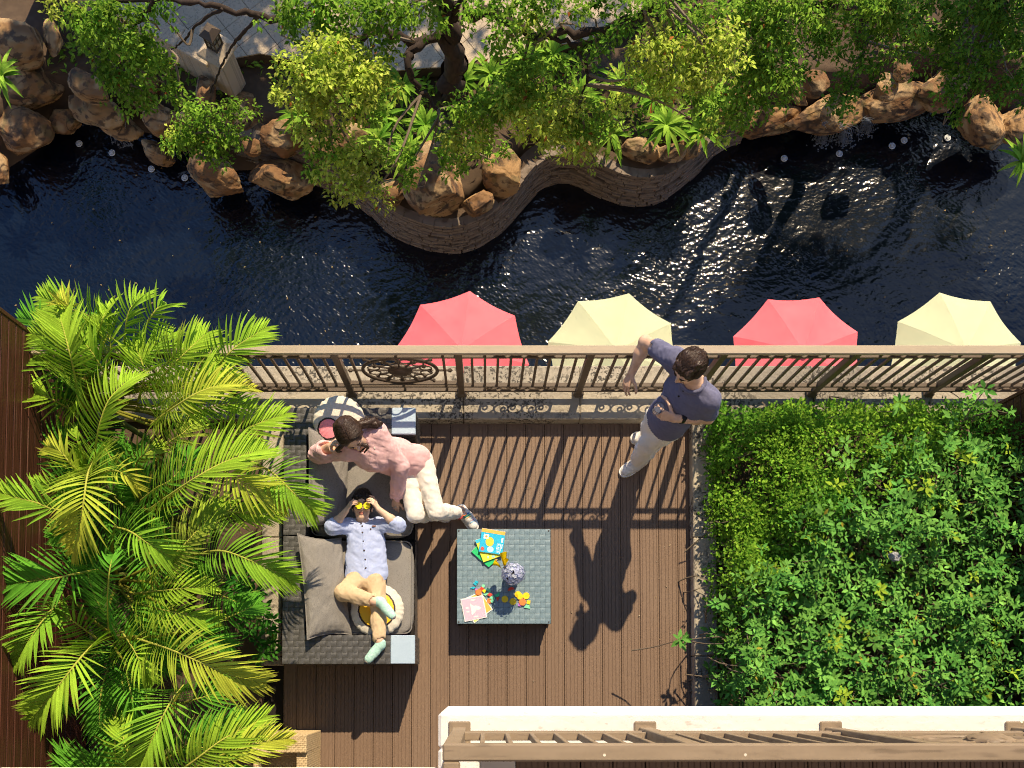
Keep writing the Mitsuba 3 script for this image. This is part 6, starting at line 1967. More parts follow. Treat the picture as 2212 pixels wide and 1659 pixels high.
def face_bits(k, L, R, s, hairmat, brow=0.0045, lip=True, eyes=True):
    for q in (-1, 1):
        pts = [L(q * 0.014, 0.0935, 0.022), L(q * 0.030, 0.0925, 0.029), L(q * 0.046, 0.078, 0.024)]
        put('eyebrow', MB().tube(spline(pts, 8), np.array([.7, 1, 1, 1, 1, .9, .7, .3]) * brow * s, 6), hairmat, k, smooth=True)
        if eyes:
            pts = [L(q * 0.017, 0.0915, 0.000), L(q * 0.030, 0.0945, -0.004), L(q * 0.043, 0.0855, 0.000)]
            put('eyelash', MB().tube(spline(pts, 8), 0.0020 * s, 5), 'm_black', k, smooth=True)
    if lip:
        for z, y, r_ in ((-0.0575, 0.0955, 0.0042), (-0.0695, 0.0925, 0.0048)):
            pts = [L(-0.022, y - 0.012, (z - 0.0635) / 2 - 0.0005), L(-0.008, y, z), L(0.008, y, z), L(0.022, y - 0.012, (z - 0.0635) / 2 - 0.0005)]
            put('lip', MB().tube(spline(pts, 12), np.array([.3, .7, .9, 1, 1, .9, .9, 1, 1, .9, .7, .3]) * r_ * s, 7, flat=0.8), 'm_lip', k, smooth=True)


def hair_cap(c, R, s, hm, k, thick=0.014, front=0.045, low=-0.055, seed=1, tufts=(), h=0.0035, strands=None, amp=0.006, name='hair', extra=None, top=0.0):
    cc = np.asarray(c)
    S = Sdf(cc - 0.26 * s, cc + 0.26 * s, h)
    L = lambda x, y, z: cc + s * (x * R[0] + y * R[1] + z * R[2])
    S.ell(L(0, -0.012, 0.026 + top * 0.4), np.array([0.076 + thick, 0.094 + thick, 0.087 + thick + top * 0.6]) * s, R, 0.01)
    S.ell(L(0, 0.125, -0.050 + 0.0), np.array([0.078, 0.095, 0.085 + front]) * s, R, 0.012, True)
    S.ell(L(0, 0.06, -0.16 + 0), np.array([0.16, 0.16, 0.10]) * s, R, 0.012, True)
    S.ell(L(0, -0.02, low - 0.12), np.array([0.2, 0.16, 0.085]) * s, R, 0.012, True)
    for a, b, ra, rb in tufts:
        S.cone(L(*a), L(*b), ra * s, rb * s, 0.010)
    if extra:
        extra(S, L)
    D = np.stack([R[0] * 60, R[1] * 14, R[2] * 36]) if strands is None else strands
    S.wrinkle(amp, 1, seed, D / s, band=0.03, octaves=3)
    return put(name, S.mesh(), hm, k, smooth=True)


def strands(k, hm, c, R, s, thick, top, paths, rad=0.0013, seed=1):
    """Thin locks lying on the hair, each through three points given in head directions."""
    cc = np.asarray(c)
    rx = np.array([0.076 + thick, 0.094 + thick, 0.087 + thick + top * 0.6])
    ce = np.array([0, -0.012, 0.026 + top * 0.4])
    r = np.random.default_rng(seed)
    m = MB()
    for p in paths:
        P = spline(np.asarray(p, float), 12)
        q = (P - ce) / rx
        n = np.linalg.norm(q, axis=1, keepdims=True)
        off = 1.0 + 0.022 * r.random() + 0.03 * np.sin(np.linspace(0, PI, 12) + r.random())[:, None] * r.random()
        q = np.where(n > 0.2, q / n, q) * off * rx + ce
        m.tube(cc + s * (q @ R), rad * np.array([.5, .9, 1, 1, 1, 1, 1, 1, 1, .9, .7, .3]) * r.uniform(0.7, 1.8), 4)
    tag(put('hair_strands', m, hm, k, smooth=True), kind='stuff')


def shoe(k, heel, toe, w, mt='m_shoe', hgt=0.085, collar=None, size=1.0):
    heel, toe = np.asarray(heel, float), np.asarray(toe, float)
    d = unit((toe - heel) * [1, 1, 0])
    n = np.array([-d[1], d[0], 0])
    L = np.linalg.norm((toe - heel)[:2])
    z0 = heel[2]
    S = Sdf(np.minimum(heel, toe) - 0.13, np.maximum(heel, toe) + 0.16, 0.0035)
    up = np.array([0, 0, 1.0])
    S.cone(heel + up * 0.04, heel + d * L * 0.5 + up * 0.036, w * 0.43, w * 0.48, 0.02, flat=(up, 0.95))
    S.cone(heel + d * L * 0.45 + up * 0.034, heel + d * L * 0.98 + up * 0.028, w * 0.50, w * 0.42, 0.02, flat=(up, 0.72))
    S.cone(heel + up * 0.05, heel + d * L * 0.22 + up * 0.07, w * 0.40, w * 0.36, 0.02)
    S.cone(heel + d * L * 0.2 + up * 0.068, heel + d * L * 0.62 + up * 0.046, w * 0.30, w * 0.34, 0.02)
    S.cone(heel + d * L * 0.06 + up * 0.075, heel + d * L * 0.09 + up * 0.12, w * 0.28, w * 0.30, 0.006, cut=True)
    kk = put('shoe', S.mesh(), mt, k, smooth=True)
    out = []
    for q in np.linspace(0, 2 * PI, 40)[:-1]:
        a, b = math.cos(q), math.sin(q)
        l = (L * 0.5 + w * 0.50) * a
        ww = w * (0.54 + 0.05 * a) * (1 - 0.10 * math.exp(-((a + 0.15) / 0.3) ** 2))
        p = heel + d * (L * 0.5 + np.sign(l) * abs(a) ** 0.85 * (L * 0.5 + w * 0.50)) + n * ww * np.sign(b) * abs(b) ** 0.8
        out.append(p[:2])
    put('sole', extrude(Polygon(out), z0 + 0.001, z0 + 0.026), 'm_shoe', kk, smooth=30)
    return kk, d, n, L


# ---------------- the man at the railing
def sM(x, y, z):
    return at(1267.3 + 0.2153 * x, 702.8 + 0.2153 * y, z)


man = thing('person', 'man in a slate blue polo shirt leaning on the railing', 'person')
J = dict(hl=sM(870, 1000, .90), hr=sM(735, 905, .90), pel=sM(805, 950, .93), wai=sM(868, 880, 1.06), che=sM(985, 715, 1.24), nb=sM(1075, 560, 1.42), sr=sM(890, 345, 1.375), sl=sM(1225, 745, 1.37),
         er=sM(590, 165, 1.165), wr=sM(455, 470, 1.02), el=sM(1222, 925, 1.15), wl=sM(885, 935, 1.25), kl=sM(630, 1185, .50), kr=sM(655, 1025, .48), al=sM(515, 1345, .11), ar=sM(628, 1112, .11))
hcm = sM(1035, 420, 1.585)
fac = unit([-(J['sr'] - J['sl'])[1] * -1, 0, 0]) if False else unit(np.cross(J['sr'] - J['sl'], [0, 0, 1.0]) * -1)
fac = fac if fac @ np.array([-1, -1, 0]) > 0 else -fac
lo, hi = np.min(list(J.values()), 0) - 0.2, np.max(list(J.values()) + [hcm], 0) + 0.2
lo[2] = 0.0
S = Sdf(lo, hi, 0.0045)
Rm = head_axes(np.array([-0.72, -0.66, -0.20]), np.array([-0.1, 0.1, 1.0]))
Lm = head(S, hcm, Rm, 1.0)
S.cone(J['nb'] + [0, 0, -0.03], hcm - Rm[2] * 0.06 - Rm[1] * 0.015, 0.056, 0.056, 0.03)
S.cone(J['pel'], J['wai'], 0.118, 0.108, 0.05, flat=(fac, 0.66)).cone(J['wai'], J['che'], 0.108, 0.128, 0.05, flat=(fac, 0.62))
S.cone(J['che'], J['nb'] - [0, 0, 0.04], 0.128, 0.07, 0.06, flat=(fac, 0.7)).cone(J['sr'], J['sl'], 0.055, 0.055, 0.05)
for a, b, c, hd in (('sr', 'er', 'wr', 0), ('sl', 'el', 'wl', 0)):
    S.chain([J[a], J[b]], [0.050, 0.040], 0.03).chain([J[b], J[b] * 0.62 + J[c] * 0.38, J[c]], [0.040, 0.0415, 0.026], 0.02)
for a, b, c in (('hl', 'kl', 'al'), ('hr', 'kr', 'ar')):
    S.chain([J[a], J[b]], [0.075, 0.052], 0.04).chain([J[b], J[b] * 0.65 + J[c] * 0.35, J[c]], [0.050, 0.052, 0.034], 0.03)
    S.cone(J[c], J[c] - [0, 0, 0.05], 0.034, 0.036, 0.02)
S.ell(J['er'], (0.038, 0.038, 0.036), None, 0.02)
dr_ = sM(365, 655, .945) - J['wr']
hand(S, J['wr'], dr_, (-0.55, 0.25, 0.80), -1, 0.185, (0.42, 0.38, 0.45, 0.5), (0.5, 0.3), 0.12)
dl_ = sM(735, 893, 1.27) - J['wl']
hand(S, J['wl'], dl_, (0.10, -0.72, 0.62), 1, 0.180, (0.62, 0.66, 0.68, 0.7), (0.9, 0.5), 0.05)
put('body', S.mesh(), 'm_skin', man, smooth=True)
face_bits(man, Lm, Rm, 1.0, 'm_hair_brown')
hair_cap(hcm, Rm, 1.0, 'm_hair_brown', man, 0.009, 0.062, -0.040, 3, top=0.020, amp=0.020,
         tufts=[((x_, 0.05, 0.10), (x_ * 1.05 - 0.008, -0.02, 0.125), 0.020, 0.022) for x_ in (-0.045, -0.015, 0.015, 0.045)] + [((-0.05, 0.065, 0.082), (0.045, 0.072, 0.088), 0.014, 0.014), ((-0.03, -0.05, 0.115), (0.03, -0.06, 0.115), 0.022, 0.022)],
         strands=np.stack([Rm[0] * 75, Rm[1] * 22 + Rm[0] * 20, Rm[2] * 40]))
r = np.random.default_rng(61)
strands(man, 'm_hair_brown', hcm, Rm, 1.0, 0.013, 0.018, [[(x_ + 0.01 * r.normal(), -0.09 + 0.05 * r.random(), 0.09), (x_ * 1.1, 0.01, 0.14), (x_ + 0.025 + 0.015 * r.normal(), 0.10, 0.075 + 0.02 * r.random())] for x_ in r.uniform(-0.07, 0.07, 170)]
        + [[(sg * 0.05, -0.05 + 0.04 * r.normal(), 0.10), (sg * 0.085, -0.03 + 0.04 * r.normal(), 0.05), (sg * 0.085, -0.04 + 0.04 * r.normal(), -0.01)] for sg in (-1, 1) for _ in range(40)], 0.0022)
S = Sdf(lo, hi, 0.005)                                       # polo shirt
S.cone(J['pel'] + [0, 0, -0.045], J['pel'] + [0, 0, 0.03], 0.136, 0.133, 0.03, flat=(fac, 0.80)).cone(J['pel'] + [0, 0, 0.0], J['wai'], 0.133, 0.126, 0.05, flat=(fac, 0.74)).cone(J['wai'], J['che'], 0.128, 0.150, 0.05, flat=(fac, 0.66))
S.cone(J['che'], J['nb'] - [0, 0, 0.035], 0.148, 0.072, 0.06, flat=(fac, 0.70)).cone(J['sr'] + [0, 0, 0.0], J['sl'], 0.068, 0.068, 0.06)
for a, b in (('sr', 'er'), ('sl', 'el')):
    e = J[a] * 0.40 + J[b] * 0.60
    S.cone(J[a], e, 0.066, 0.063, 0.05)
    S.cone(e + (J[b] - J[a]) * 0.06, e + (J[b] - J[a]) * 0.30, 0.050, 0.050, 0.004, cut=True)
S.cone(J['nb'] + [0, 0, 0.0] + fac * 0.02, J['nb'] + [0, 0, 0.14] + fac * 0.04, 0.062, 0.085, 0.006, cut=True)
S.wrinkle(0.006, 9, 5, octaves=3)
S.wrinkle(0.009, 1, 8, np.array([[14, 9, 22], [5, -6, 4], [9, 14, -18]]), octaves=2)
shirt = put('polo_shirt', S.mesh(), 'm_polo', man, smooth=True)
nb, fw = J['nb'] + [0, 0, 0.012], fac
si = np.cross(fw, [0, 0, 1.0])
m = MB()
a = np.linspace(-2.75, 2.75, 30)
P = np.array([nb + fw * (0.068 * math.cos(t) + 0.006) + si * 0.070 * math.sin(t) - np.array([0, 0, 1]) * (0.030 * max(0, math.cos(t)) ** 2 - 0.012) for t in a])
m.tube(P, 0.013, 8)
P2 = np.array([nb + fw * (0.082 * math.cos(t) + 0.010) + si * 0.086 * math.sin(t) - np.array([0, 0, 1]) * (0.055 * max(0, math.cos(t)) ** 2 + 0.008) for t in a])
v = np.vstack([P + [0, 0, 0.008], P2])
n_ = len(P)
m.add(v, [[i, i + 1, n_ + i + 1, n_ + i] for i in range(n_ - 1)])
put('collar', m, 'm_polo', shirt, smooth=50)
for q in (0, 1):
    c = J['nb'] * (0.88 - 0.2 * q) + J['che'] * (0.12 + 0.2 * q) + fac * (0.078 + 0.022 * q)
    ic = trimesh.creation.icosphere(2, radius=0.006)
    put('button', (ic.vertices + c, ic.faces), 'm_black', shirt, smooth=True)
# embroidered mark on the chest
c = sM(1040, 785, 1.33)
m = MB()
e1 = unit(sM(1110, 800, 1.30) - sM(1000, 760, 1.30))
ey = unit(np.cross([0, 0, 1.0], e1))
for pts in ([(-.9, .9), (.3, 1.0)], [(-.9, .5), (-.2, .5), (-.4, -.9)], [(-.9, -.7), (-.2, .1)], [(.1, .6), (.1, -.9)], [(.1, .6), (.8, .3), (.2, -.1), (.9, -.5), (.1, -.9)]):
    w_ = [c + e1 * x_ * 0.014 + ey * y_ * 0.014 + np.array([0, 0, 0.0]) for x_, y_ in pts]
    m.tube(w_, 0.0014, 4)
put('emblem', m, 'm_pole', shirt)
S = Sdf(lo - [0, 0, 0], hi, 0.005)                           # trousers
S.cone(J['pel'] - [0, 0, 0.04], (J['hl'] + J['hr']) / 2 - [0, 0, 0.06], 0.112, 0.122, 0.04, flat=(fac, 0.76))
for a, b, c in (('hl', 'kl', 'al'), ('hr', 'kr', 'ar')):
    S.chain([J[a] - [0, 0, 0.05], J[b]], [0.094, 0.072], 0.03).chain([J[b], J[b] * 0.55 + J[c] * 0.45, J[c] + [0, 0, 0.03]], [0.072, 0.071, 0.062], 0.03)
    S.cone(J[c] + [0, 0, 0.02], J[c] + [0, 0, -0.07], 0.050, 0.052, 0.004, cut=True)
S.wrinkle(0.010, 10, 7, octaves=3)
S.wrinkle(0.007, 1, 9, np.array([[6, 5, 26], [8, -9, 5], [9, 9, 4]]), octaves=2)
put('trousers', S.mesh(), 'm_man_trousers', man, smooth=True)
for hx, tx_ in (((560, 1360), (385, 1470)), ((650, 1120), (500, 1140))):
    kk, d, n_, L = shoe(man, sM(hx[0], hx[1], 0.0), sM(tx_[0], tx_[1], 0.0), 0.10)
    for q in range(4):
        m = MB()
        c = sM(hx[0], hx[1], 0.0) + d * L * (0.42 + 0.09 * q) + [0, 0, 0.086 - 0.010 * q]
        m.tube(spline([c - n_ * 0.026 - [0, 0, 0.012], c + [0, 0, 0.003], c + n_ * 0.026 - [0, 0, 0.012]], 7), 0.003, 5)
        put('lace', m, 'm_cream', kk, smooth=True)
c = J['wl'] * 0.80 + J['el'] * 0.20
ax = unit(J['wl'] - J['el'])
watch = thing('watch', 'black wristwatch on the left wrist of the man', 'watch')
put('strap', MB().tube([c - ax * 0.012, c + ax * 0.012], 0.0335, 20), 'm_black', watch, smooth=40)
zn = unit(np.array([0, -0.1, 1.0]) - ax * (ax @ np.array([0, -0.1, 1.0])))
bx, fx = bevel_box((0.036, 0.032, 0.012), 0.004)
Rw = np.stack([ax, np.cross(zn, ax), zn], 1)
put('case', (bx @ Rw.T + c + zn * 0.034, fx), 'm_black', watch)
cup = thing('cup', 'clear plastic cup in the left hand of the man', 'cup')
scene['m_clear'] = {'type': 'thindielectric', 'int_ior': 1.5}
cc = sM(712, 850, 1.30)
prof = [(0.026, -0.05), (0.031, 0.02), (0.0345, 0.055)]
a = np.linspace(0, 2 * PI, 33)
V = np.array([[cc[0] + r_ * math.cos(t), cc[1] + r_ * math.sin(t), cc[2] + z_] for r_, z_ in prof for t in a])
put('wall', (V, np.array([[i * 33 + j, i * 33 + j + 1, (i + 1) * 33 + j + 1, (i + 1) * 33 + j] for i in range(2) for j in range(32)])), 'm_clear', cup, smooth=True)
scene['m_rim'] = {'type': 'roughplastic', 'alpha': 0.08, 'diffuse_reflectance': {'type': 'rgb', 'value': [0.35, 0.36, 0.37]}}
put('rim', MB().add(*ring(cc + [0, 0, 0.055], 0.0345, 0.0013, 2, 32, 6)), 'm_rim', cup, smooth=True)
V = np.array([[cc[0], cc[1], cc[2] - 0.01]] + [[cc[0] + 0.0275 * math.cos(t), cc[1] + 0.0275 * math.sin(t), cc[2] - 0.01] for t in a])
scene['m_drink'] = {'type': 'roughplastic', 'alpha': 0.05, 'diffuse_reflectance': {'type': 'rgb', 'value': [0.10, 0.11, 0.15]}}
put('drink', (V, np.array([[0, i, i + 1] for i in range(1, 33)])), 'm_drink', cup)

# ---------------- the woman on the sofa
def sW(x, y, z):
    return at(622.1 + 0.1927 * x, 852.5 + 0.1927 * y, z)


wom = thing('person', 'woman in a pink shirt and cream trousers resting her head on her hand', 'person')
J = dict(pel=sW(1400, 765, .52), wai=sW(1180, 700, .62), che=sW(960, 625, .76), nb=sW(800, 520, .90), sr=sW(665, 620, .83), sl=sW(1000, 425, .88), er=sW(345, 665, .70), wr=sW(470, 575, .85), el=sW(1255, 820, .70), wl=sW(1212, 1165, .52),
         hr=sW(1335, 860, .50), hl=sW(1500, 745, .53), kr=sW(1425, 1340, .545), kl=sW(1660, 1310, .53), al=sW(1895, 1325, .125), ar=sW(1640, 1345, .10))
hcw = sW(700, 450, 1.03)
Rw_ = head_axes(np.array([0.42, -0.85, -0.02]), np.array([-0.28, 0.20, 1.0]))
lo, hi = np.min(list(J.values()), 0) - 0.2, np.max(list(J.values()) + [hcw], 0) + 0.2
lo[2] = 0.0
S = Sdf(lo, hi, 0.0045)
Lw = head(S, hcw, Rw_, 0.96, True)
sp_ = unit(J['nb'] - J['pel'])
facw = unit(np.array([0.35, -0.85, 0.35]) - sp_ * (sp_ @ np.array([0.35, -0.85, 0.35])))
S.cone(J['nb'] - sp_ * 0.03, hcw - Rw_[2] * 0.055 - Rw_[1] * 0.02, 0.047, 0.047, 0.03)
S.cone(J['pel'], J['wai'], 0.12, 0.09, 0.05, flat=(facw, 0.75)).cone(J['wai'], J['che'], 0.09, 0.11, 0.05, flat=(facw, 0.7)).cone(J['che'], J['nb'] - sp_ * 0.03, 0.11, 0.06, 0.05, flat=(facw, 0.7)).cone(J['sr'], J['sl'], 0.045, 0.045, 0.05)
for a, b, c in (('sr', 'er', 'wr'), ('sl', 'el', 'wl')):
    S.chain([J[a], J[b]], [0.042, 0.035], 0.03).chain([J[b], J[b] * 0.6 + J[c] * 0.4, J[c]], [0.035, 0.036, 0.0235], 0.02)
for a, b, c in (('hl', 'kl', 'al'), ('hr', 'kr', 'ar')):
    S.chain([J[a], J[b]], [0.072, 0.050], 0.04).chain([J[b], J[b] * 0.65 + J[c] * 0.35, J[c]], [0.048, 0.048, 0.031], 0.03)
S.cone(J['al'], sW(1935, 1300, .07), 0.031, 0.036, 0.02)
S.cone(sW(1935, 1300, .065), sW(2010, 1400, .045), 0.032, 0.026, 0.02)
S.cone(J['ar'], J['ar'] - [0, 0, 0.04], 0.031, 0.034, 0.02)
hand(S, J['wr'], sW(560, 500, .98) - J['wr'], (-0.6, 0.5, 0.5), 1, 0.165, (0.45, 0.5, 0.55, 0.6), (0.3, 0.4), 0.1)
hand(S, J['wl'], sW(1203, 1250, .452) - J['wl'], (0.0, 0.35, 1.0), -1, 0.165, (0.12, 0.12, 0.14, 0.16), (0.25, 0.25), 0.10)
put('body', S.mesh(), 'm_skin', wom, smooth=True)
face_bits(wom, Lw, Rw_, 0.96, 'm_hair_black', 0.0036)


def long_hair(S, L):
    r = np.random.default_rng(12)
    S.ell(L(0, -0.03, 0.02), np.array([0.088, 0.100, 0.095]), Rw_, 0.02)
    for q in range(9):                                      # curls falling behind the shoulder
        p = [L(0.05 + 0.01 * r.normal(), -0.075, 0.01 + 0.01 * r.normal())]
        tgt = sW(830 + 30 * q * 0.6 + 25 * r.normal(), 300 + 25 * r.normal(), 0.98)
        end = sW(900 + 16 * q + 25 * r.normal(), 310 + 40 * r.normal(), 0.93)
        P = spline([p[0], tgt, end], 7)
        S.chain(P + 0.010 * r.normal(size=P.shape), np.linspace(0.024, 0.008, 7), 0.008)
    for q in range(2):                                      # locks beside the face
        a0 = L(0.070, 0.035, 0.01)
        P = spline([a0, sW(880 + 8 * q, 560 + 14 * q, 0.97), sW(860 + 26 * r.normal(), 640 + 12 * q, 0.93)], 7)
        S.chain(P, np.linspace(0.011, 0.0045, 7), 0.006)
    for q in range(2):
        a0 = L(-0.072, 0.02, 0.0)
        P = spline([a0, sW(560 + 8 * q, 600 + 12 * q, 0.96), sW(590 + 12 * q, 640, 0.92)], 6)
        S.chain(P, np.linspace(0.014, 0.005, 6), 0.006)
    S.cone(L(0.0, 0.098, 0.118), L(0.0, -0.03, 0.135), 0.003, 0.003, 0.006, cut=True)


hair_cap(hcw, Rw_, 0.98, 'm_hair_brown', wom, 0.010, 0.074, -0.085, 5, amp=0.006, extra=long_hair, h=0.0035, strands=np.stack([Rw_[0] * 55, Rw_[1] * 26, Rw_[2] * 26]))
r = np.random.default_rng(62)
strands(wom, 'm_hair_brown', hcw, Rw_, 0.98, 0.0135, 0.0, [[(sg * 0.004, y0, 0.12), (sg * 0.085, y0 - 0.05 + 0.012 * r.normal(), 0.06 + 0.02 * r.normal()), (sg * (0.075 if sg > 0 else 0.09), -0.07 + 0.03 * r.normal(), -0.02 + 0.02 * r.normal())] for sg in (-1, 1) for y0 in r.uniform(-0.05, 0.075, 120)], 0.0018)
m = MB()
for q in range(46):                                          # loose curly ends behind the shoulder
    a0, a1 = sW(800 + 90 * r.random(), 270 + 80 * r.random(), 1.0), sW(900 + 130 * r.random(), 255 + 130 * r.random(), 0.95)
    t = np.linspace(0, 1, 16)[:, None]
    ph = r.random() * 6
    P = a0 + (a1 - a0) * t + 0.014 * np.concatenate([np.sin(9 * t + ph), np.cos(9 * t + ph), np.sin(7 * t + ph) + 1], 1) * (0.3 + t)
    m.tube(P, np.linspace(0.0032, 0.0010, 16), 5)
tag(put('curls', m, 'm_hair_brown', wom, smooth=True), kind='stuff')
S = Sdf(lo, hi, 0.005)                                       # pink shirt
S.cone(J['pel'] + sp_ * 0.01, J['wai'], 0.146, 0.130, 0.06, flat=(facw, 0.84)).cone(J['wai'], J['che'], 0.130, 0.134, 0.07, flat=(facw, 0.80)).cone(J['che'], J['nb'] - sp_ * 0.03, 0.136, 0.078, 0.06, flat=(facw, 0.74)).cone(J['sr'], J['sl'], 0.064, 0.066, 0.06)
S.ell(J['che'] + facw * 0.045, (0.12, 0.11, 0.09), None, 0.08)
S.chain([J['sl'], J['el'] + [0.01, 0, 0.03]], [0.066, 0.060], 0.03).chain([J['el'] + [0.01, 0, 0.03], J['el'] * 0.5 + J['wl'] * 0.5 + [0, 0, 0.02], J['el'] * 0.10 + J['wl'] * 0.90], [0.060, 0.054, 0.043], 0.012)
S.cone(J['el'] * 0.10 + J['wl'] * 0.90 + (J['wl'] - J['el']) * 0.03, J['wl'] + (J['wl'] - J['el']) * 0.2, 0.036, 0.036, 0.004, cut=True)
S.chain([J['sr'], J['er']], [0.066, 0.062], 0.05).chain([J['er'], J['er'] * 0.5 + J['wr'] * 0.5], [0.060, 0.062], 0.04)
S.cone(J['er'] * 0.46 + J['wr'] * 0.54, J['wr'], 0.048, 0.05, 0.006, cut=True)
S.cone(J['nb'] + sp_ * 0.0 + facw * 0.03, J['nb'] + sp_ * 0.15 + facw * 0.05, 0.055, 0.085, 0.01, cut=True)
S.wrinkle(0.004, 9, 15, octaves=3, band=0.05)
S.wrinkle(0.010, 1, 18, np.array([[26, -10, 10], [4, 6, 4], [-6, -9, 10]]), octaves=3)
S.wrinkle(0.006, 1, 19, np.array([[20, 34, 10], [-6, 9, 4], [6, 9, 22]]), octaves=2)
ws = put('shirt', S.mesh(), 'm_pink_cloth', wom, smooth=True)
for px in ((970, 602, .905), (962, 667, .865), (951, 748, .80), (955, 813, .745), (790, 687, .85), (826, 765, .80)):
    ic = trimesh.creation.icosphere(2, radius=0.0055)
    put('button', (ic.vertices + sW(*px), ic.faces), 'm_cream', ws, smooth=True)
nb = J['nb'] - sp_ * 0.005
sd_ = unit(np.cross(facw, sp_))
a = np.linspace(-2.6, 2.6, 26)
P = np.array([nb + facw * (0.062 * math.cos(t)) + sd_ * 0.066 * math.sin(t) - sp_ * 0.040 * max(0, math.cos(t)) ** 2 for t in a])
P2 = np.array([nb + facw * (0.090 * math.cos(t)) + sd_ * 0.094 * math.sin(t) - sp_ * (0.070 * max(0, math.cos(t)) ** 2 + 0.022) for t in a])
m = MB()
m.add(np.vstack([P + sp_ * 0.012, P2]), [[i, i + 1, 26 + i + 1, 26 + i] for i in range(25)])
m.tube(P + sp_ * 0.008, 0.007, 6)
put('collar', m, 'm_pink_cloth', ws, smooth=50)
for e, ax, rad in ((J['el'] * 0.10 + J['wl'] * 0.90, J['wl'] - J['el'], 0.047), (J['er'] * 0.48 + J['wr'] * 0.52, J['wr'] - J['er'], 0.063)):
    ax = unit(ax)
    put('cuff', MB().tube([e - ax * 0.055, e - ax * 0.05, e - ax * 0.01, e + ax * 0.004, e + ax * 0.006, e - ax * 0.01], [rad * 0.97, rad * 1.07, rad * 1.05, rad * 1.03, rad * 0.88, rad * 0.80], 22, cap=False), 'm_pink_cloth', ws, smooth=60)
S = Sdf(lo, hi, 0.005)                                       # cream trousers
S.cone(J['pel'] - sp_ * 0.0, (J['hl'] + J['hr']) / 2, 0.122, 0.105, 0.05)
for a, b, c, cut in (('hl', 'kl', 'al', 0.94), ('hr', 'kr', 'ar', 0.9)):
    e = J[b] * (1 - cut) + J[c] * cut
    S.chain([J[a], J[b]], [0.080, 0.060], 0.010).chain([J[b], J[b] * 0.55 + J[c] * 0.45, e], [0.060, 0.057, 0.050], 0.015)
    S.cone(e + (J[c] - J[b]) * 0.04, e + (J[c] - J[b]) * 0.35, 0.042, 0.046, 0.004, cut=True)
S.wrinkle(0.003, 11, 25, octaves=3)
S.wrinkle(0.008, 1, 28, np.array([[5, 24, 12], [9, 5, -6], [7, -9, 20]]), octaves=2)
put('trousers', S.mesh(), 'm_white_cloth', wom, smooth=True)
heel, toe = sW(1945, 1300, 0.0), sW(2075, 1470, 0.0)
kk, d, n_, L = shoe(wom, heel, toe, 0.092)
RB = [(0.20, 0.45, 0.70), (0.55, 0.10, 0.42), (0.80, 0.06, 0.08), (0.85, 0.62, 0.10), (0.05, 0.50, 0.25), (0.04, 0.25, 0.60)]
for q, c_ in enumerate(RB):
    c = heel + d * L * (0.86 - 0.095 * q) + [0, 0, 0.056 + 0.0075 * q]
    m = MB()
    m.tube(spline([c - n_ * 0.030 - d * 0.004 - [0, 0, 0.012], c + [0, 0, 0.003], c + n_ * 0.030 + d * 0.004 - [0, 0, 0.012]], 8), 0.0055, 6, color=c_)
    tag(put('lace', m, 'm_vc', kk, smooth=True), 'rainbow coloured lace')
c = heel + d * L * 0.30 + [0, 0, 0.098] - n_ * 0.02
for q, c_ in ((-1, (0.85, 0.08, 0.08)), (1, (0.85, 0.30, 0.08))):
    put('bow', MB().add(*ring(c + q * n_ * 0.02 - n_ * 0.012, 0.016, 0.005, 2, 16, 6, sx=1.3, sy=0.8), color=c_), 'm_vc', kk, smooth=True)
shoe(wom, sW(1655, 1350, 0.0), sW(1770, 1375, 0.0), 0.085)
put('ring', MB().add(*ring(sW(1208, 1262, .462), 0.009, 0.0016, 1, 16, 6)), 'm_cap', wom)

# ---------------- the boy lying on the sofa
def b6(x, y, z):
    return at(679.7 + 0.1111 * x, 1036.9 + 0.1111 * y, z)


def b3(x, y, z):
    return at(622.1 + 0.18056 * x, 1140.6 + 0.18056 * y, z)


boy = thing('person', 'boy in a light blue shirt lying on the sofa with yellow discs over his eyes', 'person')
J = dict(nb=b6(935, 830, .495), sr=b6(665, 890, .50), sl=b6(1225, 880, .50), er=b6(345, 915, .58), el=b6(1625, 880, .58), wr=b6(615, 595, .635), wl=b6(1240, 565, .635), che=b3(930, 150, .49), bel=b3(930, 390, .48), pel=b3(925, 600, .475),
         hr=b3(815, 640, .475), hl=b3(1045, 640, .475), kr=b3(665, 775, .60), kl=b3(1075, 900, .53), ar=b3(1040, 880, .625), al=b3(1095, 1345, .60))
hcb = b6(930, 505, .515)
Rb = head_axes(np.array([0.02, -0.10, 1.0]), np.array([0.02, 1.0, 0.10]))
lo, hi = np.min(list(J.values()), 0) - 0.17, np.max(list(J.values()) + [hcb], 0) + 0.17
hi[1] += 0.05
lo[1] -= 0.12
S = Sdf(lo, hi, 0.0038)
Lb = head(S, hcb, Rb, 0.90)
S.cone(J['nb'], hcb - Rb[2] * 0.05, 0.040, 0.044, 0.02)
zz_ = np.array([0, 0, 1.0])
S.cone(J['che'], J['bel'], 0.098, 0.092, 0.04, flat=(zz_, 0.62)).cone(J['bel'], J['pel'], 0.092, 0.092, 0.04, flat=(zz_, 0.62)).cone(J['sr'], J['sl'], 0.036, 0.036, 0.03)
for a, b, c in (('sr', 'er', 'wr'), ('sl', 'el', 'wl')):
    S.chain([J[a], J[b]], [0.036, 0.030], 0.03).chain([J[b], J[b] * 0.62 + J[c] * 0.38, J[c]], [0.030, 0.030, 0.020], 0.02)
for a, b, c in (('hr', 'kr', 'ar'), ('hl', 'kl', 'al')):
    S.chain([J[a], J[b]], [0.052, 0.040], 0.03).chain([J[b], J[b] * 0.6 + J[c] * 0.4, J[c]], [0.040, 0.038, 0.026], 0.03)
FR = (b3(1110, 890, .625), b3(1235, 1035, .650))
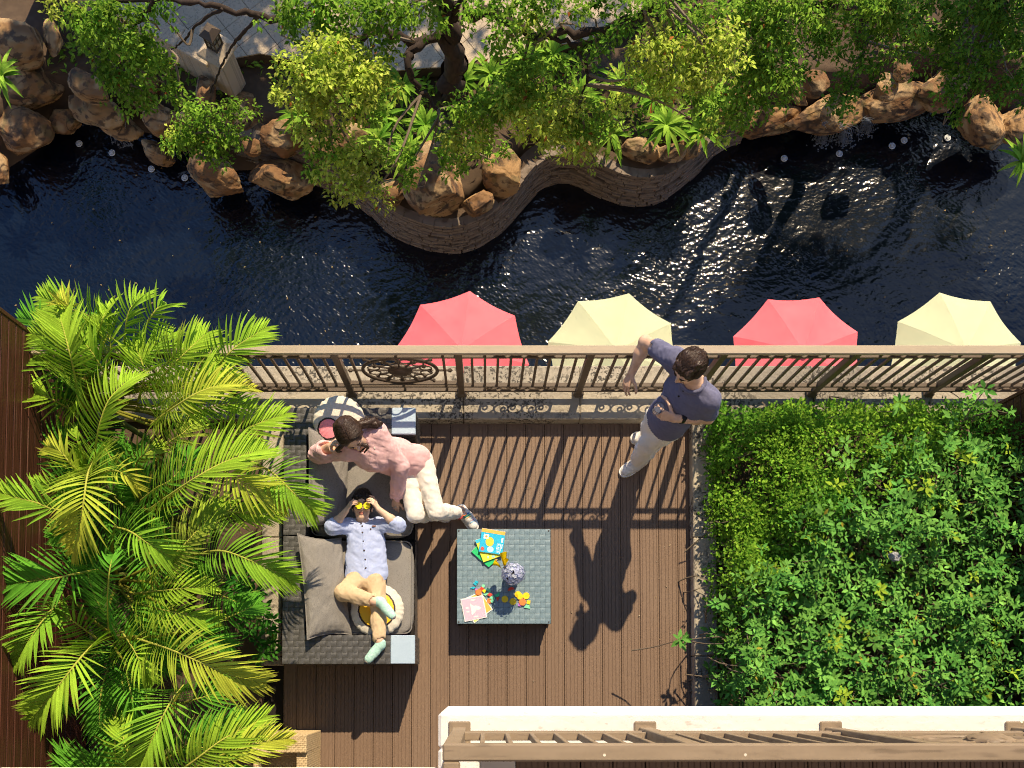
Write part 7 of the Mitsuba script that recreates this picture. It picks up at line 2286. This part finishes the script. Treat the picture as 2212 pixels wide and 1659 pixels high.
FL = (b3(1105, 1400, .590), b3(975, 1555, .605))
S.chain([J['ar'], FR[0], FR[1]], [0.026, 0.027, 0.019], 0.02).chain([J['al'], FL[0], FL[1]], [0.026, 0.027, 0.019], 0.02)
hand(S, J['wr'], b6(720, 430, .668) - J['wr'], (-0.85, 0.15, 0.45), -1, 0.128, (0.55, 0.60, 0.62, 0.55), (0.75, 1.3), 0.10)
hand(S, J['wl'], b6(1140, 425, .668) - J['wl'], (0.85, 0.15, 0.45), 1, 0.128, (0.55, 0.60, 0.62, 0.55), (0.75, 1.3), 0.10)
put('body', S.mesh(), 'm_skin_pale', boy, smooth=True)
face_bits(boy, Lb, Rb, 0.90, 'm_hair_black', 0.0036, eyes=False)
m = MB()
m.box((-0.010, -0.002, -0.003), (0.010, 0.002, 0.003))
tv = np.vstack(m.v)
put('teeth', (Lb(0, 0.087, -0.0635) + tv[:, :1] * Rb[0] * 0.9 + tv[:, 1:2] * Rb[1] + tv[:, 2:3] * Rb[2], np.vstack(m.f)), 'm_cream', boy)
hair_cap(hcb, Rb, 0.90, 'm_hair_black', boy, 0.012, 0.032, -0.04, 9, amp=0.007, top=0.012, tufts=[((-0.05, 0.070, 0.075), (0.045, 0.080, 0.068), 0.012, 0.012), ((-0.02, 0.060, 0.092), (0.06, 0.055, 0.075), 0.016, 0.012)], strands=np.stack([Rb[0] * 70 + Rb[2] * 20, Rb[1] * 22, Rb[2] * 34]))
r = np.random.default_rng(63)
strands(boy, 'm_hair_black', hcb, Rb, 0.90, 0.0155, 0.012, [[(0.02 + 0.01 * r.normal(), -0.05, 0.125), (x_ * 0.9, 0.03, 0.125), (x_ + 0.02, 0.095, 0.062 + 0.016 * r.random())] for x_ in r.uniform(-0.075, 0.07, 110)], 0.002)
gl = thing('glasses', 'dark framed toy glasses with yellow discs on the face of the boy', 'glasses')
for q in (-1, 1):
    c = (b6(860, 499, .628) if q < 0 else b6(1016, 501, .628))
    put('lens', MB().tube([c, c + [0, 0, 0.003]], 0.0242, 30, color=(0.86, 0.74, 0.01)), 'm_vc', gl)
    put('rim', MB().add(*ring(c - [0, 0, 0.004], 0.0245, 0.0032, 2, 30, 6)), 'm_black', gl, smooth=True)
    ex = b6(785, 510, .57) if q < 0 else b6(1100, 510, .57)
    put('temple', MB().tube([c + [q * 0.024, 0, -0.004], ex + [q * 0.004, 0, 0.0], ex + [q * 0.006, 0, -0.06]], 0.003, 6), 'm_black', gl)
put('bridge', MB().tube(spline([b6(918, 480, .624), b6(938, 474, .626), b6(958, 480, .624)], 8), 0.0032, 6), 'm_black', gl)
S = Sdf(lo, hi, 0.0042)                                      # light blue shirt
S.cone(b3(835, 120, .485), b3(815, 540, .470), 0.078, 0.082, 0.03, flat=(zz_, 0.78)).cone(b3(1025, 120, .485), b3(1060, 540, .470), 0.078, 0.082, 0.03, flat=(zz_, 0.78))
S.cone(b3(930, 100, .49), b3(935, 560, .475), 0.105, 0.115, 0.04, flat=(zz_, 0.68)).cone(J['sr'], J['sl'], 0.046, 0.046, 0.04).cone(J['nb'] - [0, 0.05, 0], J['nb'] - [0, 0.012, 0], 0.07, 0.056, 0.03, flat=(zz_, 0.8))
for a, b, c in (('sr', 'er', 'wr'), ('sl', 'el', 'wl')):
    e = J[b] * 0.86 + J[c] * 0.14
    S.chain([J[a], J[b], e], [0.056, 0.052, 0.050], 0.03)
    S.cone(J[b] * 0.90 + J[c] * 0.10, e, 0.053, 0.051, 0.008)
    S.cone(e + (J[c] - J[b]) * 0.02, e + (J[c] - J[b]) * 0.4, 0.037, 0.037, 0.004, cut=True)
S.cone(J['nb'] + [0, 0.01, 0.01], J['nb'] + [0, 0.11, 0.04], 0.047, 0.07, 0.006, cut=True)
S.wrinkle(0.009, 12, 35, octaves=3)
S.wrinkle(0.007, 1, 38, np.array([[10, 26, 6], [14, -8, 6], [5, 12, 20]]), octaves=2)
bs = put('shirt', S.mesh(), 'm_blue_cloth', boy, smooth=True)
Ft = S


def on_top(p, S_=None):
    i = np.round((np.asarray(p) - Ft.lo) / Ft.h).astype(int)
    col_ = Ft.F[i[0], i[1]]
    w = np.where(col_ < 0)[0]
    return np.array([p[0], p[1], Ft.lo[2] + (w.max() + 0.6) * Ft.h if len(w) else p[2]])


mat('m_button', base_color=(0.06, 0.045, 0.04), roughness=0.4)
for px in [b6(905, 845, .55), b6(930, 900, .55), b6(935, 1025, .55), b6(948, 1195, .55), b6(968, 1372, .55), b6(985, 1548, .55), b3(925, 378, .55), b3(931, 480, .55), b6(1090, 957, .55)]:
    c = on_top(px)
    put('button', MB().tube([c - [0, 0, 0.002], c + [0, 0, 0.003]], 0.0062, 14), 'm_button', bs)
c = on_top(b6(1158, 900, .55))
m = MB()
m.box(c + [-0.013, -0.005, -0.002], c + [0.013, 0.005, 0.003])
mat('m_leather', base_color=(0.20, 0.085, 0.04), roughness=0.5)
put('label_patch', m, 'm_leather', bs)
P = np.array([on_top(b3(895 + 35 * t, -60 + 560 * t, .55)) for t in np.linspace(0.12, 1, 22)]) - [0.006, 0, -0.001]
put('placket', MB().tube(P, 0.0016, 5), 'm_blue_cloth', bs, smooth=True)
a = np.linspace(-2.3, 2.3, 24)
P = np.array([J['nb'] + [0.050 * math.sin(t), 0.012 - 0.030 * math.cos(t), 0.018 + 0.022 * math.cos(t)] for t in a])
put('collar', MB().tube(P, np.linspace(0.010, 0.010, 24), 8), 'm_blue_cloth', bs, smooth=True)
S = Sdf(lo, hi, 0.0042)                                      # khaki trousers
S.cone(b3(860, 590, .475), b3(1000, 590, .475), 0.085, 0.085, 0.04, flat=(zz_, 0.8))
for a, b, c, cut in (('hr', 'kr', 'ar', 0.80), ('hl', 'kl', 'al', 0.90)):
    e = J[b] * (1 - cut) + J[c] * cut
    S.chain([J[a], J[b]], [0.075, 0.058], 0.04).chain([J[b], J[b] * 0.55 + J[c] * 0.45, e], [0.056, 0.052, 0.046], 0.03)
    S.cone(e - (J[c] - J[b]) * 0.03, e, 0.049, 0.048, 0.004)
    S.cone(e + (J[c] - J[b]) * 0.03, e + (J[c] - J[b]) * 0.4, 0.035, 0.037, 0.003, cut=True)
S.wrinkle(0.010, 12, 45, octaves=3)
S.wrinkle(0.006, 1, 48, np.array([[22, 8, 8], [-6, 18, 5], [8, 8, 24]]), octaves=2)
put('trousers', S.mesh(), 'm_khaki', boy, smooth=True)
for j, f in (('ar', FR), ('al', FL)):
    S = Sdf(lo, hi, 0.004)
    st = J[j] * 0.35 + f[0] * 0.65 + (f[0] - f[1]) * 0.06
    S.chain([st, f[0], f[1]], [0.0335, 0.034, 0.026], 0.02)
    S.cone(f[0] * 0.5 + f[1] * 0.5, f[1] + (f[1] - f[0]) * 0.12, 0.033, 0.024, 0.02, flat=(zz_, 0.8))
    S.wrinkle(0.003, 30, 3)
    sk = put('sock', S.mesh(), 'm_mint', boy, smooth=True)
    ax = unit(f[0] - J[j]) if np.linalg.norm(f[0] - J[j]) > 0.01 else unit(f[1] - f[0])
    put('sock_band', MB().tube([st - ax * 0.004, st + ax * 0.006], 0.0345, 18), 'm_band', sk, smooth=True)
    e = f[1] + unit(f[1] - f[0]) * 0.020
    ic = trimesh.creation.icosphere(3, radius=1.0)
    put('sock_toe', (ic.vertices * [0.021, 0.021, 0.019] + e, ic.faces), 'm_cream' if j == 'al' else 'm_band', sk, smooth=True)
